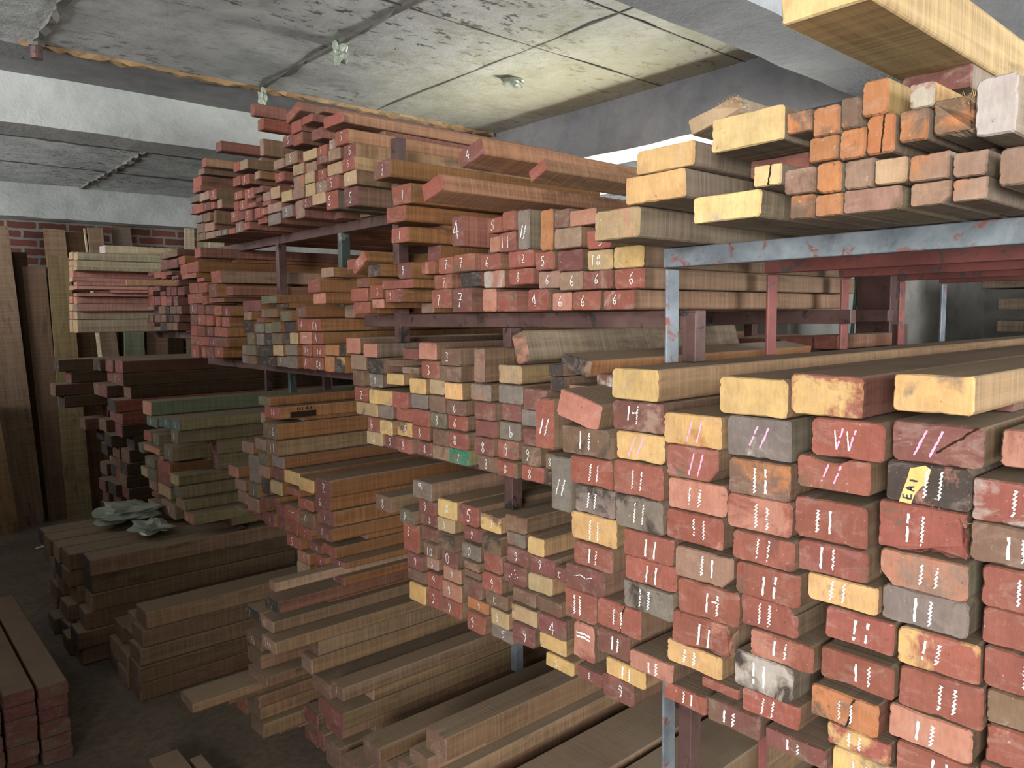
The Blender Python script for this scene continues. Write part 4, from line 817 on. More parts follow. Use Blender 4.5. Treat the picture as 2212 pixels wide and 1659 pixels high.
('K',1.3474,4.3205,2.0313,0.3139,0.0373,1.50,0,'b','sm','',0,'-',{},'Brown timber, topmost in fifth column, crimson far left shelf',304),
('J',1.3390,3.5692,1.5682,0.1135,0.0448,1.70,0,'m','so','',0,'-',{},'Maroon-ended timber, fourth in sixth column, far middle shelf',305),
('I',1.3584,4.8816,0.5500,0.1833,0.0435,1.80,0,'t','sq','',0,'-',{},'Tan timber, seventh in second column, green-ended left stack',306),
]
STUFF = [
(1.347,4.3264,0.6533,0.1558,0.0539,1.80,'n','sq','',0,307,'-'),
(1.350,1.7256,0.9848,0.0928,0.0461,1.80,'g','sb','b',0.300874,308,'0'),
(1.348,1.3548,0.7750,0.1032,0.0361,1.80,'y','st','',0,309,'5'),
(1.338,3.6100,2.2529,0.0822,0.0469,1.17,'r','sb','',0,310,'2'),
(1.362,2.9391,1.0134,0.1404,0.0556,1.80,'y','so','',0,311,'-'),
(1.350,3.5746,1.6141,0.0830,0.0469,1.70,'r','so','',0,312,'-'),
(1.363,1.5540,1.4114,0.0796,0.0511,1.80,'m','sb','n',0.4,313,'-'),
(1.343,3.4725,1.8064,0.0839,0.0433,1.70,'m','sr','',0,314,'-'),
(1.354,1.6022,0.8161,0.0791,0.0472,1.80,'t','st','y',0.252382,315,'9'),
(1.347,3.5409,2.4627,0.0667,0.0442,1.17,'m','sm','',0,316,'-'),
(1.353,1.7004,0.8338,0.1003,0.0343,1.80,'o','sb','b',0.332332,317,'9'),
(1.254,2.5410,0.0754,0.0616,0.0676,1.85,'m','sd2','',0,318,'-'),
(1.353,1.6489,1.2600,0.0847,0.0451,1.80,'b','sb','m',0.259287,319,'8'),
(1.352,4.7305,0.9636,0.1229,0.0652,1.80,'q','sq','',0,320,'/'),
(1.357,3.9033,2.0053,0.0872,0.0494,1.70,'r','sr','',0,321,'-'),
(1.360,1.7935,1.3613,0.0902,0.0443,1.80,'r','sb','p',0.247343,322,'6'),
(1.362,2.8351,0.8035,0.1100,0.0255,1.80,'r','so','',0,323,'/'),
(0.938,3.7850,0.2404,0.1600,0.0791,2.20,'n','sd2','',0,324,'-'),
(1.353,1.7900,1.4068,0.0891,0.0464,1.80,'b','sb','n',0.278011,325,'6'),
(1.360,1.8382,0.7750,0.0989,0.0530,1.80,'r','sb','b',0.365089,326,'9'),
(1.353,1.7823,1.2600,0.0921,0.0485,1.80,'e','sq','b',0.273919,327,'/'),
(1.348,1.7472,1.7120,0.0894,0.0710,1.04,'m','sr','b',0.257359,328,'7'),
(1.342,1.8395,1.7241,0.0930,0.0575,1.04,'r','sr','',0,329,'7'),
(1.361,1.5370,1.0642,0.0742,0.0377,1.80,'b','sb','g',0.4,330,'-'),
(1.343,1.9758,1.4590,0.0877,0.0495,1.80,'y','st','t',0.4,331,'-'),
(1.364,1.8397,0.8832,0.0886,0.0473,1.80,'p','sb','n',0.306679,332,'9'),
(1.354,3.7187,2.1203,0.1143,0.0401,1.17,'n','sr','',0,333,'-'),
(1.342,1.7991,1.5556,0.0919,0.0526,1.80,'b','sb','',0,334,'3'),
(0.911,3.9500,0.1604,0.1600,0.0791,2.20,'b','sd2','',0,335,'-'),
(1.341,1.7680,1.3097,0.0886,0.0503,1.80,'r','sb','',0,336,'8'),
(0.766,4.1855,0.0881,0.1650,0.0869,2.25,'k','sd2','',0,337,'-'),
(1.337,1.6999,1.0488,0.0792,0.0396,1.80,'m','sb','',0,338,'9'),
(1.346,2.2929,1.3615,0.1454,0.0456,1.80,'t','st','g',0.359029,339,'-'),
(0.839,4.1855,0.2641,0.1650,0.0869,2.25,'n','sd2','',0,340,'-'),
(1.337,3.2675,1.6939,0.0816,0.0360,1.70,'n','so','',0,341,'-'),
(1.350,4.2478,1.7723,0.0696,0.0522,1.50,'m','sm','',0,342,'-'),
(0.842,4.1975,0.3521,0.1650,0.0867,2.25,'k','sd2','',0,343,'-'),
(1.352,1.7239,0.8694,0.0885,0.0540,1.80,'b','sb','m',0.253667,344,'-'),
(1.351,3.5690,2.2109,0.0505,0.0407,1.17,'n','sb','',0,345,'1'),
(1.358,1.9397,1.5678,0.0905,0.0535,1.80,'p','sb','r',0.192839,346,'-'),
(1.361,1.8836,1.2600,0.0869,0.0444,1.80,'n','sb','b',0.416896,347,'-'),
(1.343,1.3367,1.9141,0.0489,0.0471,1.04,'b','sb','m',0.415717,348,'-'),
(1.350,1.5474,1.8717,0.0644,0.0526,1.04,'r','sr','m',0.179095,349,'11'),
(1.349,3.1342,2.2819,0.0513,0.0341,1.17,'n','so','',0,350,'5'),
(1.345,4.0102,1.9078,0.2296,0.0255,1.70,'r','so','',0,351,'-'),
(1.354,1.8534,1.0398,0.0894,0.0436,1.80,'t','st','b',0.202792,352,'Y9'),
(1.361,3.7697,2.4293,0.0618,0.0419,1.17,'r','so2','',0,353,'-'),
(1.340,1.8341,0.9875,0.0867,0.0511,1.80,'b','sb','k',0.353401,354,'-'),
(1.359,1.7197,1.7842,0.0865,0.0422,1.04,'k','sr','',0,355,'-'),
(1.342,1.5340,1.9255,0.0442,0.0517,1.04,'r','sr','p',0.236368,356,'-'),
(1.345,1.7919,1.4543,0.0811,0.0511,1.80,'y','st','',0,357,'-'),
(1.350,1.9689,1.3575,0.0949,0.0526,1.80,'r','sb','',0,358,'-'),
(1.353,4.6907,1.8378,0.0892,0.0538,1.50,'r','sm','',0,359,'-'),
(1.345,1.9092,1.5112,0.0908,0.0554,1.80,'r','sb','p',0.368009,360,'3'),
(1.359,4.1466,1.9881,0.0957,0.0420,1.70,'r','so','',0,361,'-'),
(1.343,3.7983,1.7704,0.0624,0.0435,1.70,'r','so','',0,362,'-'),
(1.350,1.8409,1.7828,0.0881,0.0427,1.04,'r','sr','p',0.38385,363,'7'),
(1.357,2.0212,0.8375,0.1004,0.0405,1.80,'b','sb','m',0.176271,364,'-'),
(1.348,2.0078,0.7750,0.0920,0.0613,1.80,'y','st','t',0.213842,365,'-'),
(1.343,1.8576,1.3097,0.0806,0.0491,1.80,'b','sb','m',0.264908,366,'-'),
(1.351,3.1335,2.2256,0.0854,0.0261,1.17,'m','sr','',0,367,'-'),
(1.358,2.9569,1.7422,0.1130,0.0190,1.70,'k','so','',0,368,'-'),
(1.346,1.9409,1.0795,0.0940,0.0466,1.80,'m','sb','r',0.295444,369,'9'),
(1.358,1.8927,1.4617,0.0762,0.0482,1.80,'t','st','b',0.299438,370,'-'),
(1.342,2.1030,1.4803,0.0994,0.0375,1.80,'y','st','t',0.289486,371,'-'),
(1.354,1.6306,1.7120,0.0585,0.0645,1.04,'p','sr','r',0.358356,372,'-'),
(1.363,2.0838,1.3601,0.0926,0.0446,1.80,'r','sb','m',0.362467,373,'-'),
(1.362,2.5984,2.4449,0.0705,0.0205,1.17,'b','sr','k',0.3,374,'-'),
(1.349,1.5967,1.9255,0.0586,0.0420,1.04,'r','sr','',0,375,'5'),
(1.361,2.0811,1.3108,0.0828,0.0481,1.80,'y','st','b',0.406641,376,'8'),
(1.343,1.8753,1.4096,0.0791,0.0509,1.80,'b','sb','k',0.31382,377,'-'),
(1.363,1.9581,1.0366,0.0878,0.0417,1.80,'m','sb','n',0.266923,378,'8'),
(1.352,1.9804,1.4113,0.0921,0.0465,1.80,'g','sb','k',0.3,379,'-'),
(1.363,1.9739,1.2600,0.0804,0.0445,1.80,'m','sb','r',0.35404,380,'8'),
(1.337,1.9145,0.9464,0.0669,0.0469,1.80,'b','sb','m',0.291458,381,'10'),
(1.361,2.8173,0.9283,0.1277,0.0449,1.80,'r','so','',0,382,'/'),
(1.364,2.2564,1.4608,0.0856,0.0487,1.80,'g','sb','w',0.3,383,'9'),
(1.359,4.3045,1.6400,0.0792,0.0440,1.50,'b','sm','',0,384,'-'),
(1.352,1.9385,0.9945,0.0808,0.0409,1.80,'m','sb','r',0.265539,385,'-'),
(1.354,4.2157,1.7281,0.0702,0.0430,1.50,'b','sm','',0,386,'-'),
(1.264,2.6376,0.0562,0.1168,0.0528,1.85,'m','sd2','',0,387,'-'),
(1.363,2.0600,0.9284,0.0914,0.0463,1.80,'r','sb','m',0.167193,388,'-'),
(1.355,2.0485,0.9759,0.0915,0.0518,1.80,'r','sb','b',0.248162,389,'Y8'),
(1.363,2.0409,1.5638,0.0871,0.0372,1.80,'m','sb','r',0.264923,390,'-'),
(1.342,2.0545,1.2600,0.0784,0.0496,1.80,'r','sb','p',0.172469,391,'8'),
(1.339,2.0714,1.4059,0.0874,0.0541,1.80,'r','sb','',0,392,'-'),
(1.359,1.9874,1.3108,0.0921,0.0454,1.80,'r','sb','m',0.264638,393,'8'),
(1.349,2.1749,1.3615,0.0871,0.0457,1.80,'g','sb','k',0.399973,394,'-'),
(1.352,2.7942,0.8587,0.1235,0.0649,1.80,'b','so','',0,395,'/'),
(1.358,1.9247,0.7750,0.0717,0.0663,1.80,'r','sb','m',0.251538,396,'('),
(1.352,1.8800,1.3601,0.0804,0.0483,1.80,'q','sb','k',0.405361,397,'8'),
(1.359,4.2738,1.6852,0.0699,0.0417,1.50,'m','sm','',0,398,'-'),
(1.355,3.4904,0.7950,0.1215,0.0218,1.80,'g','so','',0,399,'-'),
(0.997,4.8725,1.6300,0.0975,0.0744,1.60,'t','sl','',0,400,'-'),
(1.361,1.8413,1.8267,0.0708,0.0507,1.04,'r','sr','',0,401,'7'),
(1.361,2.0399,1.5190,0.0946,0.0216,1.80,'n','sb','b',0.404742,402,'-'),
(1.339,4.3911,1.9209,0.0754,0.0406,1.50,'r','sm','',0,403,'-'),
(1.356,1.9237,0.8425,0.0744,0.0487,1.80,'r','sb','p',0.279786,404,'9'),
(1.357,2.2654,1.2600,0.1002,0.0481,1.80,'t','st','',0,405,'8'),
(1.348,2.3451,1.5184,0.0991,0.0531,1.80,'n','sb','o',0.319371,406,'-'),
(1.351,2.8487,0.5942,0.1272,0.0539,1.80,'r','so','',0,407,'10'),
(1.348,1.9128,1.8285,0.0698,0.0400,1.04,'r','so','p',0.37384,408,'-'),
(1.347,2.9167,0.8650,0.1192,0.0621,1.80,'r','so','',0,409,'~'),
(1.340,2.3119,1.7548,0.1039,0.0464,1.04,'r','so','p',0.169245,410,'-'),
(1.351,3.3658,1.0901,0.1257,0.0530,1.80,'n','so','',0,411,'-'),
(1.358,3.2331,1.1207,0.1184,0.0505,1.80,'n','so','',0,412,'-'),
(1.359,2.4924,2.2086,0.1030,0.0432,1.17,'t','sr','b',0.3,413,'-'),
(1.340,2.1612,1.3079,0.0750,0.0505,1.80,'y','st','t',0.375641,414,'-'),
(1.348,4.2169,1.8766,0.0839,0.0357,1.50,'m','sm','',0,415,'-'),
(1.354,2.3878,1.5727,0.0920,0.0565,1.80,'p','sb','',0,416,'-'),
(1.338,2.2947,1.7120,0.0976,0.0416,1.04,'r','so','p',0.164586,417,'-'),
(1.339,3.6273,1.7782,0.1906,0.0214,1.70,'m','sm','',0,418,'-'),
(1.354,2.0504,1.8206,0.0754,0.0528,1.04,'m','so','r',0.365113,419,'9'),
(1.364,3.8220,2.4005,0.0803,0.0276,1.17,'b','sb','',0,420,'-'),
(1.338,3.8171,2.3146,0.1098,0.0256,1.17,'r','sr','',0,421,'-'),
(1.337,3.1621,1.0659,0.1001,0.0536,1.80,'q','so','',0,422,'-'),
(1.349,2.9153,0.7507,0.1263,0.0516,1.80,'r','so','',0,423,'5'),
(1.356,4.5563,1.0807,0.2067,0.0575,1.80,'u','sq','',0,424,'7'),
(1.344,2.3256,1.4083,0.0852,0.0513,1.80,'r','sb','b',0.238123,425,'Z'),
(1.361,4.3636,1.9739,0.3134,0.0508,1.50,'m','sm','',0,426,'-'),
(1.342,2.6723,0.7219,0.0962,0.0518,1.80,'r','so','',0,427,'4'),
(1.341,3.0510,1.7042,0.1509,0.0368,1.70,'b','so','',0,428,'-'),
(1.358,3.0719,2.1681,0.0828,0.0174,1.17,'r','sr','',0,429,'-'),
(1.362,3.0125,2.0830,0.1226,0.0456,1.17,'g','sr','',0,430,'-'),
(1.345,3.1498,1.6835,0.0853,0.0195,1.70,'m','so','',0,431,'-'),
(1.342,3.4439,0.9058,0.1240,0.0519,1.80,'n','so','',0,432,'-'),
(1.341,2.2401,1.3093,0.0778,0.0510,1.80,'r','sb','m',0.352482,433,'b'),
(1.352,2.2195,1.7620,0.0786,0.0469,1.04,'r','so','p',0.368509,434,'3'),
(1.339,2.3346,1.4608,0.0684,0.0564,1.80,'b','sb','n',0.298047,435,'-'),
(1.343,2.4610,2.2529,0.0826,0.0408,1.17,'n','sr','t',0.4,436,'-'),
(1.345,3.2999,0.8977,0.1056,0.0639,1.80,'q','so','',0,437,'1'),
(1.341,3.0476,0.9546,0.1150,0.0576,1.80,'t','so','',0,438,'-'),
(1.344,4.7587,1.0691,0.1958,0.0579,1.80,'u','sq','',0,439,'4'),
(1.361,2.7025,0.6584,0.0983,0.0549,1.80,'p','so','',0,440,'9'),
(1.362,3.8925,1.8862,0.1015,0.0204,1.70,'r','so','',0,441,'-'),
(1.353,2.5424,1.5610,0.0993,0.0407,1.70,'o','so','',0,442,'-'),
(1.309,5.4760,0.0842,0.1780,0.0833,1.60,'m','sd','',0,443,'-'),
(1.290,5.4760,0.1687,0.1780,0.0833,1.60,'k','sd','',0,444,'-'),
(1.344,5.4760,0.0000,0.1780,0.0830,1.60,'m','sm','',0,445,'-'),
(1.344,2.6471,2.2842,0.1048,0.0379,1.17,'t','sr','',0,446,'-'),
(1.338,3.1639,1.0104,0.1083,0.0543,1.80,'n','so','',0,447,'-'),
(1.339,2.5806,2.1144,0.1023,0.0406,1.17,'t','sr','',0,448,'-'),
(1.369,5.4760,0.2532,0.1780,0.0833,1.60,'k','sm','',0,449,'-'),
(1.338,1.7076,0.9595,0.0706,0.0241,1.80,'b','sb','n',0.326053,450,'-'),
(1.384,5.4760,0.3377,0.1780,0.0833,1.60,'k','sd','',0,451,'-'),
(1.359,5.4760,1.3517,0.1780,0.0833,1.60,'m','sm','',0,452,'-'),
(1.358,5.4760,0.5067,0.1780,0.0833,1.60,'m','sd','',0,453,'-'),
(1.384,5.4760,0.4222,0.1780,0.0833,1.60,'m','sd','',0,454,'-'),
(1.345,5.4760,0.5912,0.1780,0.0833,1.60,'b','sd','',0,455,'-'),
(1.353,5.4760,0.6757,0.1780,0.0833,1.60,'k','sd','',0,456,'-'),
(1.369,5.4760,0.7602,0.1780,0.0833,1.60,'b','sd','',0,457,'-'),
(1.337,5.4760,0.9292,0.1780,0.0833,1.60,'m','sd','',0,458,'-'),
(1.302,5.4760,1.0982,0.1780,0.0833,1.60,'k','sr2','',0,459,'-'),
(1.340,5.4760,1.0137,0.1780,0.0833,1.60,'m','sr2','',0,460,'-'),
(1.403,5.4760,0.8447,0.1780,0.0833,1.60,'k','sd','',0,461,'-'),
(1.352,4.6177,0.7395,0.2378,0.0650,1.80,'r','sq','',0,462,'1'),
(1.345,1.9153,0.9081,0.0579,0.0371,1.80,'n','sb','p',0.273154,463,'5'),
(1.350,3.1506,0.7950,0.1059,0.0564,1.80,'m','so','',0,464,'/'),
(1.358,5.4760,1.2672,0.1780,0.0833,1.60,'m','sd','',0,465,'-'),
(1.353,2.4965,2.1563,0.0849,0.0511,1.17,'r','sr','',0,466,'5'),
(1.356,2.7343,0.7749,0.1065,0.0342,1.80,'m','so','',0,467,'10'),
(1.350,4.6130,0.6729,0.2561,0.0654,1.80,'t','sq','',0,468,'-'),
(1.402,5.4760,1.1827,0.1780,0.0833,1.60,'b','sd','',0,469,'-'),
(1.358,3.0617,1.0134,0.0937,0.0526,1.80,'m','so','',0,470,'-'),
(1.337,2.4787,2.0830,0.0884,0.0659,1.17,'r','sg','',0,471,'5'),
(1.347,4.8129,0.9064,0.2983,0.0385,1.80,'p','sq','',0,472,'-'),
(1.362,2.1664,1.2600,0.0743,0.0467,1.80,'m','sb','',0,473,'5'),
(1.339,2.3502,2.1512,0.0842,0.0482,1.17,'t','sb','',0,474,'4'),
(1.340,3.3005,0.8327,0.1199,0.0637,1.80,'n','so','',0,475,'-'),
(1.338,3.5133,0.9590,0.1121,0.0518,1.80,'p','so','',0,476,'-'),
(1.353,1.6046,1.8737,0.0398,0.0443,1.04,'p','sr','b',0.207328,477,'-'),
(1.356,2.8934,1.6450,0.1077,0.0417,1.70,'k','so','',0,478,'-'),
(1.351,2.7596,2.2465,0.0886,0.0423,1.17,'t','sr','n',0.4,479,'-'),
(1.349,2.6645,2.1544,0.0795,0.0471,1.17,'t','sr','',0,480,'-'),
(1.358,3.1948,0.9270,0.0880,0.0600,1.80,'k','so','',0,481,'-'),
(1.356,2.8521,0.6493,0.1042,0.0499,1.80,'t','so','',0,482,'10'),
(1.337,4.7539,0.6467,0.1278,0.0249,1.80,'r','sq','',0,483,'-'),
(1.354,2.8417,0.7005,0.1080,0.0491,1.80,'p','so','',0,484,'5'),
(1.100,6.0310,1.3517,0.1780,0.0833,1.50,'k','sd','',0,485,'-'),
(1.011,4.8336,2.0360,0.0859,0.0447,1.60,'t','sl','',0,486,'-'),
(1.354,2.8857,1.5508,0.0980,0.0442,1.70,'g','so','',0,487,'-'),
(0.783,4.3605,0.4401,0.1650,0.0869,2.25,'b','sd2','',0,488,'-'),
(1.356,2.7709,2.1955,0.0910,0.0498,1.17,'n','sr','o',0.4,489,'-'),
(1.070,6.0310,1.1827,0.1780,0.0833,1.50,'b','sd','',0,490,'-'),
(1.120,6.0310,1.0982,0.1780,0.0833,1.50,'k','sd','',0,491,'-'),
(1.363,4.2787,1.9176,0.0990,0.0196,1.50,'m','sm','',0,492,'-'),
(1.350,3.3019,1.0267,0.1081,0.0622,1.80,'g','so','',0,493,'-'),
(1.002,4.8843,1.7056,0.0976,0.0441,1.60,'t','sl','',0,494,'-'),
(1.170,6.0310,1.2672,0.1780,0.0833,1.50,'m','sd','',0,495,'-'),
(1.349,2.6682,2.2027,0.0784,0.0419,1.17,'t','sr','n',0.4,496,'-'),
(1.362,1.7345,0.9245,0.0782,0.0206,1.80,'b','sb','',0,497,'-'),
(1.356,3.9674,1.7796,0.1992,0.0506,1.70,'r','so','',0,498,'-'),
(1.353,2.5835,2.1563,0.0800,0.0460,1.17,'n','sr','',0,499,'5'),
(1.344,2.7333,1.5986,0.0856,0.0490,1.70,'p','so','',0,500,'~'),
(1.363,2.5927,2.2035,0.0701,0.0416,1.17,'r','sr','',0,501,'5'),
(0.995,4.8409,1.7509,0.0967,0.0420,1.60,'n','sp','',0,502,'-'),
(1.342,2.7485,2.1544,0.0861,0.0398,1.17,'n','sr','',0,503,'-'),
(0.881,3.7850,0.0000,0.1600,0.0791,2.20,'n','sd2','',0,504,'-'),
(1.360,4.9201,0.9608,0.1601,0.0617,1.80,'r','sq','',0,505,'-'),
(1.362,3.2965,0.7950,0.1156,0.0365,1.80,'m','so','',0,506,'/'),
(0.889,3.7850,0.0804,0.1600,0.0788,2.20,'n','sd2','',0,507,'-'),
(1.342,2.9816,1.5458,0.0913,0.0457,1.70,'t','so','',0,508,'-'),
(0.922,3.7850,0.1604,0.1600,0.0788,2.20,'b','sd2','',0,509,'-'),
(1.363,2.7971,1.6488,0.0825,0.0516,1.70,'r','so','',0,510,'4'),
(1.012,4.9041,1.7942,0.0817,0.0408,1.60,'p','sp','',0,511,'-'),
(1.340,2.7950,2.2900,0.0961,0.0465,1.17,'n','sr','',0,512,'5'),
(1.336,2.5387,2.2529,0.0705,0.0282,1.17,'m','sr','',0,513,'5'),
(1.361,4.6706,0.8790,0.0771,0.0263,1.80,'n','sq','',0,514,'/'),
(1.351,2.7560,2.3574,0.0779,0.0449,1.17,'r','sr','',0,515,'-'),
(1.350,3.2027,0.8526,0.0733,0.0587,1.80,'m','so','',0,516,'-'),
(1.349,2.8648,2.1584,0.0919,0.0421,1.17,'t','sr','',0,517,'-'),
(1.343,2.8590,1.5000,0.0871,0.0496,1.70,'g','so','',0,518,'-'),
(1.363,3.0569,0.7950,0.0792,0.0542,1.80,'m','so','',0,519,'-'),
(0.996,4.8949,1.9405,0.0964,0.0384,1.60,'p','sp','',0,520,'-'),
(1.362,2.6748,2.2458,0.0785,0.0372,1.17,'n','sr','',0,521,'-'),
(1.345,2.4740,1.5000,0.0682,0.0598,1.70,'k','so','y',0.3,522,'-'),
(1.354,2.8480,2.3683,0.0834,0.0436,1.17,'m','sr','',0,523,'5'),
(1.348,2.7580,2.4035,0.0842,0.0456,1.17,'r','sr','',0,524,'-'),
(1.341,2.5434,1.5000,0.0682,0.0594,1.70,'o','so','',0,525,'-'),
(1.340,3.4175,0.8510,0.1117,0.0536,1.80,'n','so','',0,526,'-'),
(0.890,3.9500,0.0000,0.1600,0.0791,2.20,'b','sd2','',0,527,'-'),
(1.342,2.9905,1.5927,0.0845,0.0476,1.70,'q','so','',0,528,'-'),
(1.360,3.0539,0.8504,0.0819,0.0562,1.80,'m','so','',0,529,'-'),
(1.355,2.7656,2.0830,0.0703,0.0699,1.17,'n','sr','',0,530,'-'),
(1.007,4.8342,1.9984,0.0963,0.0364,1.60,'t','sl','',0,531,'-'),
(1.348,2.6902,2.1138,0.0780,0.0394,1.17,'m','sr','',0,532,'5'),
(0.892,3.9500,0.0804,0.1600,0.0788,2.20,'n','sd2','',0,533,'-'),
(1.344,3.2319,2.1171,0.0771,0.0503,1.17,'r','sr','',0,534,'5'),
(1.363,5.0425,0.7234,0.1350,0.0607,1.80,'t','sq','',0,535,'-'),
(1.339,2.9859,1.6415,0.0750,0.0462,1.70,'q','so','',0,536,'-'),
(1.342,2.9015,1.6879,0.0928,0.0438,1.70,'q','so','',0,537,'-'),
(1.357,3.3650,2.0830,0.0810,0.0465,1.17,'n','sr','',0,538,'5'),
(1.360,2.9847,1.5000,0.0848,0.0446,1.70,'g','so','',0,539,'7'),
(1.350,3.1723,1.5859,0.0761,0.0516,1.70,'g','so','',0,540,'-'),
(1.342,4.8373,0.8169,0.1860,0.0585,1.80,'q','sq','',0,541,'1'),
(1.344,2.5489,2.2823,0.0671,0.0391,1.17,'r','sr','',0,542,'1'),
(1.363,3.1309,2.0989,0.0935,0.0236,1.17,'r','sr','',0,543,'-'),
(1.353,3.0736,1.5000,0.0907,0.0412,1.70,'k','so','',0,544,'-'),
(1.347,2.3022,1.8023,0.0742,0.0331,1.04,'m','so','b',0.365744,545,'-'),
(1.360,3.1845,1.5000,0.0920,0.0355,1.70,'k','so','',0,546,'-'),
(1.348,3.8398,2.2174,0.1326,0.0440,1.17,'r','sr','',0,547,'-'),
(0.787,4.1975,0.0000,0.1650,0.0869,2.25,'b','sd2','',0,548,'-'),
(1.351,4.8335,0.7265,0.1723,0.0740,1.80,'q','sq','',0,549,'-'),
(1.351,3.1772,1.5367,0.0882,0.0480,1.70,'k','so','',0,550,'-'),
(1.363,2.9533,2.2997,0.0916,0.0378,1.17,'n','sr','',0,551,'-'),
(1.351,3.2756,1.5000,0.0879,0.0381,1.70,'b','so','',0,552,'-'),
(0.808,4.1975,0.1761,0.1650,0.0867,2.25,'b','sd2','',0,553,'-'),
(1.358,3.2462,2.2152,0.0995,0.0453,1.17,'r','sr','',0,554,'5'),
(1.355,3.3081,1.6422,0.1108,0.0504,1.70,'k','so','',0,555,'-'),
(1.343,2.8531,2.0948,0.0860,0.0456,1.17,'g','sr','',0,556,'5'),
(1.337,3.7213,2.2626,0.1334,0.0398,1.17,'n','sr','',0,557,'1'),
(1.364,4.0010,1.8314,0.1367,0.0536,1.70,'r','so','',0,558,'-'),
(1.343,2.9076,2.2398,0.0825,0.0373,1.17,'r','sr','',0,559,'Z'),
(1.361,3.8643,1.8314,0.1102,0.0515,1.70,'r','so','',0,560,'-'),
(0.762,4.3725,0.0000,0.1650,0.0869,2.25,'b','sd2','',0,561,'-'),
(1.348,2.8447,1.5962,0.0714,0.0476,1.70,'t','so','',0,562,'/'),
(0.808,4.3605,0.2641,0.1650,0.0868,2.25,'b','sd2','',0,563,'-'),
(0.765,4.3725,0.1761,0.1650,0.0868,2.25,'b','sd2','',0,564,'-'),
(1.341,3.8229,1.5689,0.1298,0.0455,1.70,'r','so','',0,565,'-'),
(1.355,3.1614,2.1237,0.0614,0.0440,1.17,'r','sr','',0,566,'-'),
(1.339,3.2487,1.5859,0.0743,0.0551,1.70,'q','so','',0,567,'-'),
(1.339,3.8522,1.6156,0.1008,0.0523,1.70,'m','so','',0,568,'-'),
(1.358,3.7719,1.7215,0.0989,0.0476,1.70,'m','so','',0,569,'-'),
(1.342,3.7402,1.6665,0.0874,0.0505,1.70,'r','so','',0,570,'-'),
(0.778,4.3725,0.3521,0.1650,0.0868,2.25,'b','sd2','',0,571,'-'),
(1.340,3.6208,1.7150,0.0954,0.0487,1.70,'r','so','',0,572,'-'),
(1.343,3.0760,1.5888,0.0720,0.0470,1.70,'k','so','',0,573,'-'),
(1.338,3.6862,1.5685,0.1181,0.0453,1.70,'m','so','',0,574,'/'),
(1.351,4.8367,0.6729,0.1596,0.0524,1.80,'n','sq','',0,575,'/'),
(1.346,3.8139,2.0830,0.1157,0.0361,1.17,'b','sr','',0,576,'-'),
(1.348,3.2561,2.2760,0.0848,0.0422,1.17,'r','sr','',0,577,'5'),
(1.353,3.0926,1.6370,0.0673,0.0453,1.70,'q','so','',0,578,'-'),
(1.346,3.1674,1.6387,0.0799,0.0416,1.70,'g','so','',0,579,'-'),
(1.340,3.0677,1.5424,0.0750,0.0452,1.70,'k','so','',0,580,'-'),
(1.364,3.0829,2.1867,0.0726,0.0377,1.17,'n','sr','',0,581,'-'),
(1.339,3.1796,2.1689,0.0832,0.0219,1.17,'r','sr','',0,582,'4'),
(1.348,3.3410,2.2232,0.0878,0.0363,1.17,'r','sr','',0,583,'5'),
(1.345,5.0155,0.8789,0.1046,0.0596,1.80,'q','sq','',0,584,'/'),
(1.351,2.9186,1.5962,0.0570,0.0460,1.70,'k','so','',0,585,'-'),
(1.350,3.7608,1.6156,0.0797,0.0497,1.70,'m','so','',0,586,'-'),
(1.353,3.4023,2.1307,0.0880,0.0509,1.17,'r','sr','',0,587,'4'),
(1.348,3.2649,1.5393,0.0838,0.0452,1.70,'q','so','',0,588,'-'),
(1.361,3.3838,2.2891,0.0906,0.0408,1.17,'r','sr','',0,589,'-'),
(0.999,4.8208,1.8933,0.0962,0.0228,1.60,'p','sp','',0,590,'-'),
(0.784,4.5355,0.2641,0.1650,0.0868,2.25,'b','sd2','',0,591,'-'),
(1.349,2.4582,1.5610,0.0464,0.0413,1.70,'k','so','',0,592,'-'),
(1.336,3.8351,1.6690,0.0999,0.0513,1.70,'r','so','',0,593,'1'),
(1.349,3.6997,2.0830,0.1103,0.0314,1.17,'n','sr','',0,594,'-'),
(1.337,3.9494,1.5053,0.0987,0.0631,1.70,'r','so','',0,595,'/'),
(0.772,4.5355,0.4401,0.1650,0.0869,2.25,'n','sd2','',0,596,'-'),
(1.348,3.8685,1.7215,0.0921,0.0516,1.70,'m','so','',0,597,'-'),
(0.986,4.8602,1.9173,0.0958,0.0220,1.60,'t','sp','',0,598,'-'),
(1.355,3.9918,1.5696,0.1199,0.0450,1.70,'r','so','',0,599,'-'),
(1.338,3.7063,2.1616,0.0836,0.0423,1.17,'b','sr','',0,600,'-'),
(1.361,4.1253,1.9345,0.1138,0.0524,1.70,'r','so','',0,601,'-'),
(1.359,4.0043,1.7253,0.1061,0.0531,1.70,'m','so','',0,602,'1'),
(1.357,3.3678,2.3481,0.0794,0.0422,1.17,'r','sr','',0,603,'-'),
(1.355,3.9950,1.6709,0.1046,0.0532,1.70,'m','so','',0,604,'-'),
(1.357,3.6790,1.6150,0.0813,0.0479,1.70,'r','so','',0,605,'-'),
(1.351,3.8313,2.1203,0.1085,0.0450,1.17,'b','sr','',0,606,'-'),
(1.350,3.7697,1.5069,0.0996,0.0604,1.70,'m','so','',0,607,'-'),
(0.763,4.7105,0.4401,0.1650,0.0869,2.25,'b','sd2','',0,608,'-'),
(1.341,3.2488,2.0830,0.0653,0.0329,1.17,'r','sr','',0,609,'5'),
(1.336,4.5204,1.8593,0.1279,0.0259,1.50,'m','sm','',0,610,'-'),
(1.349,4.1546,1.8248,0.1014,0.0483,1.50,'m','sm','',0,611,'-'),
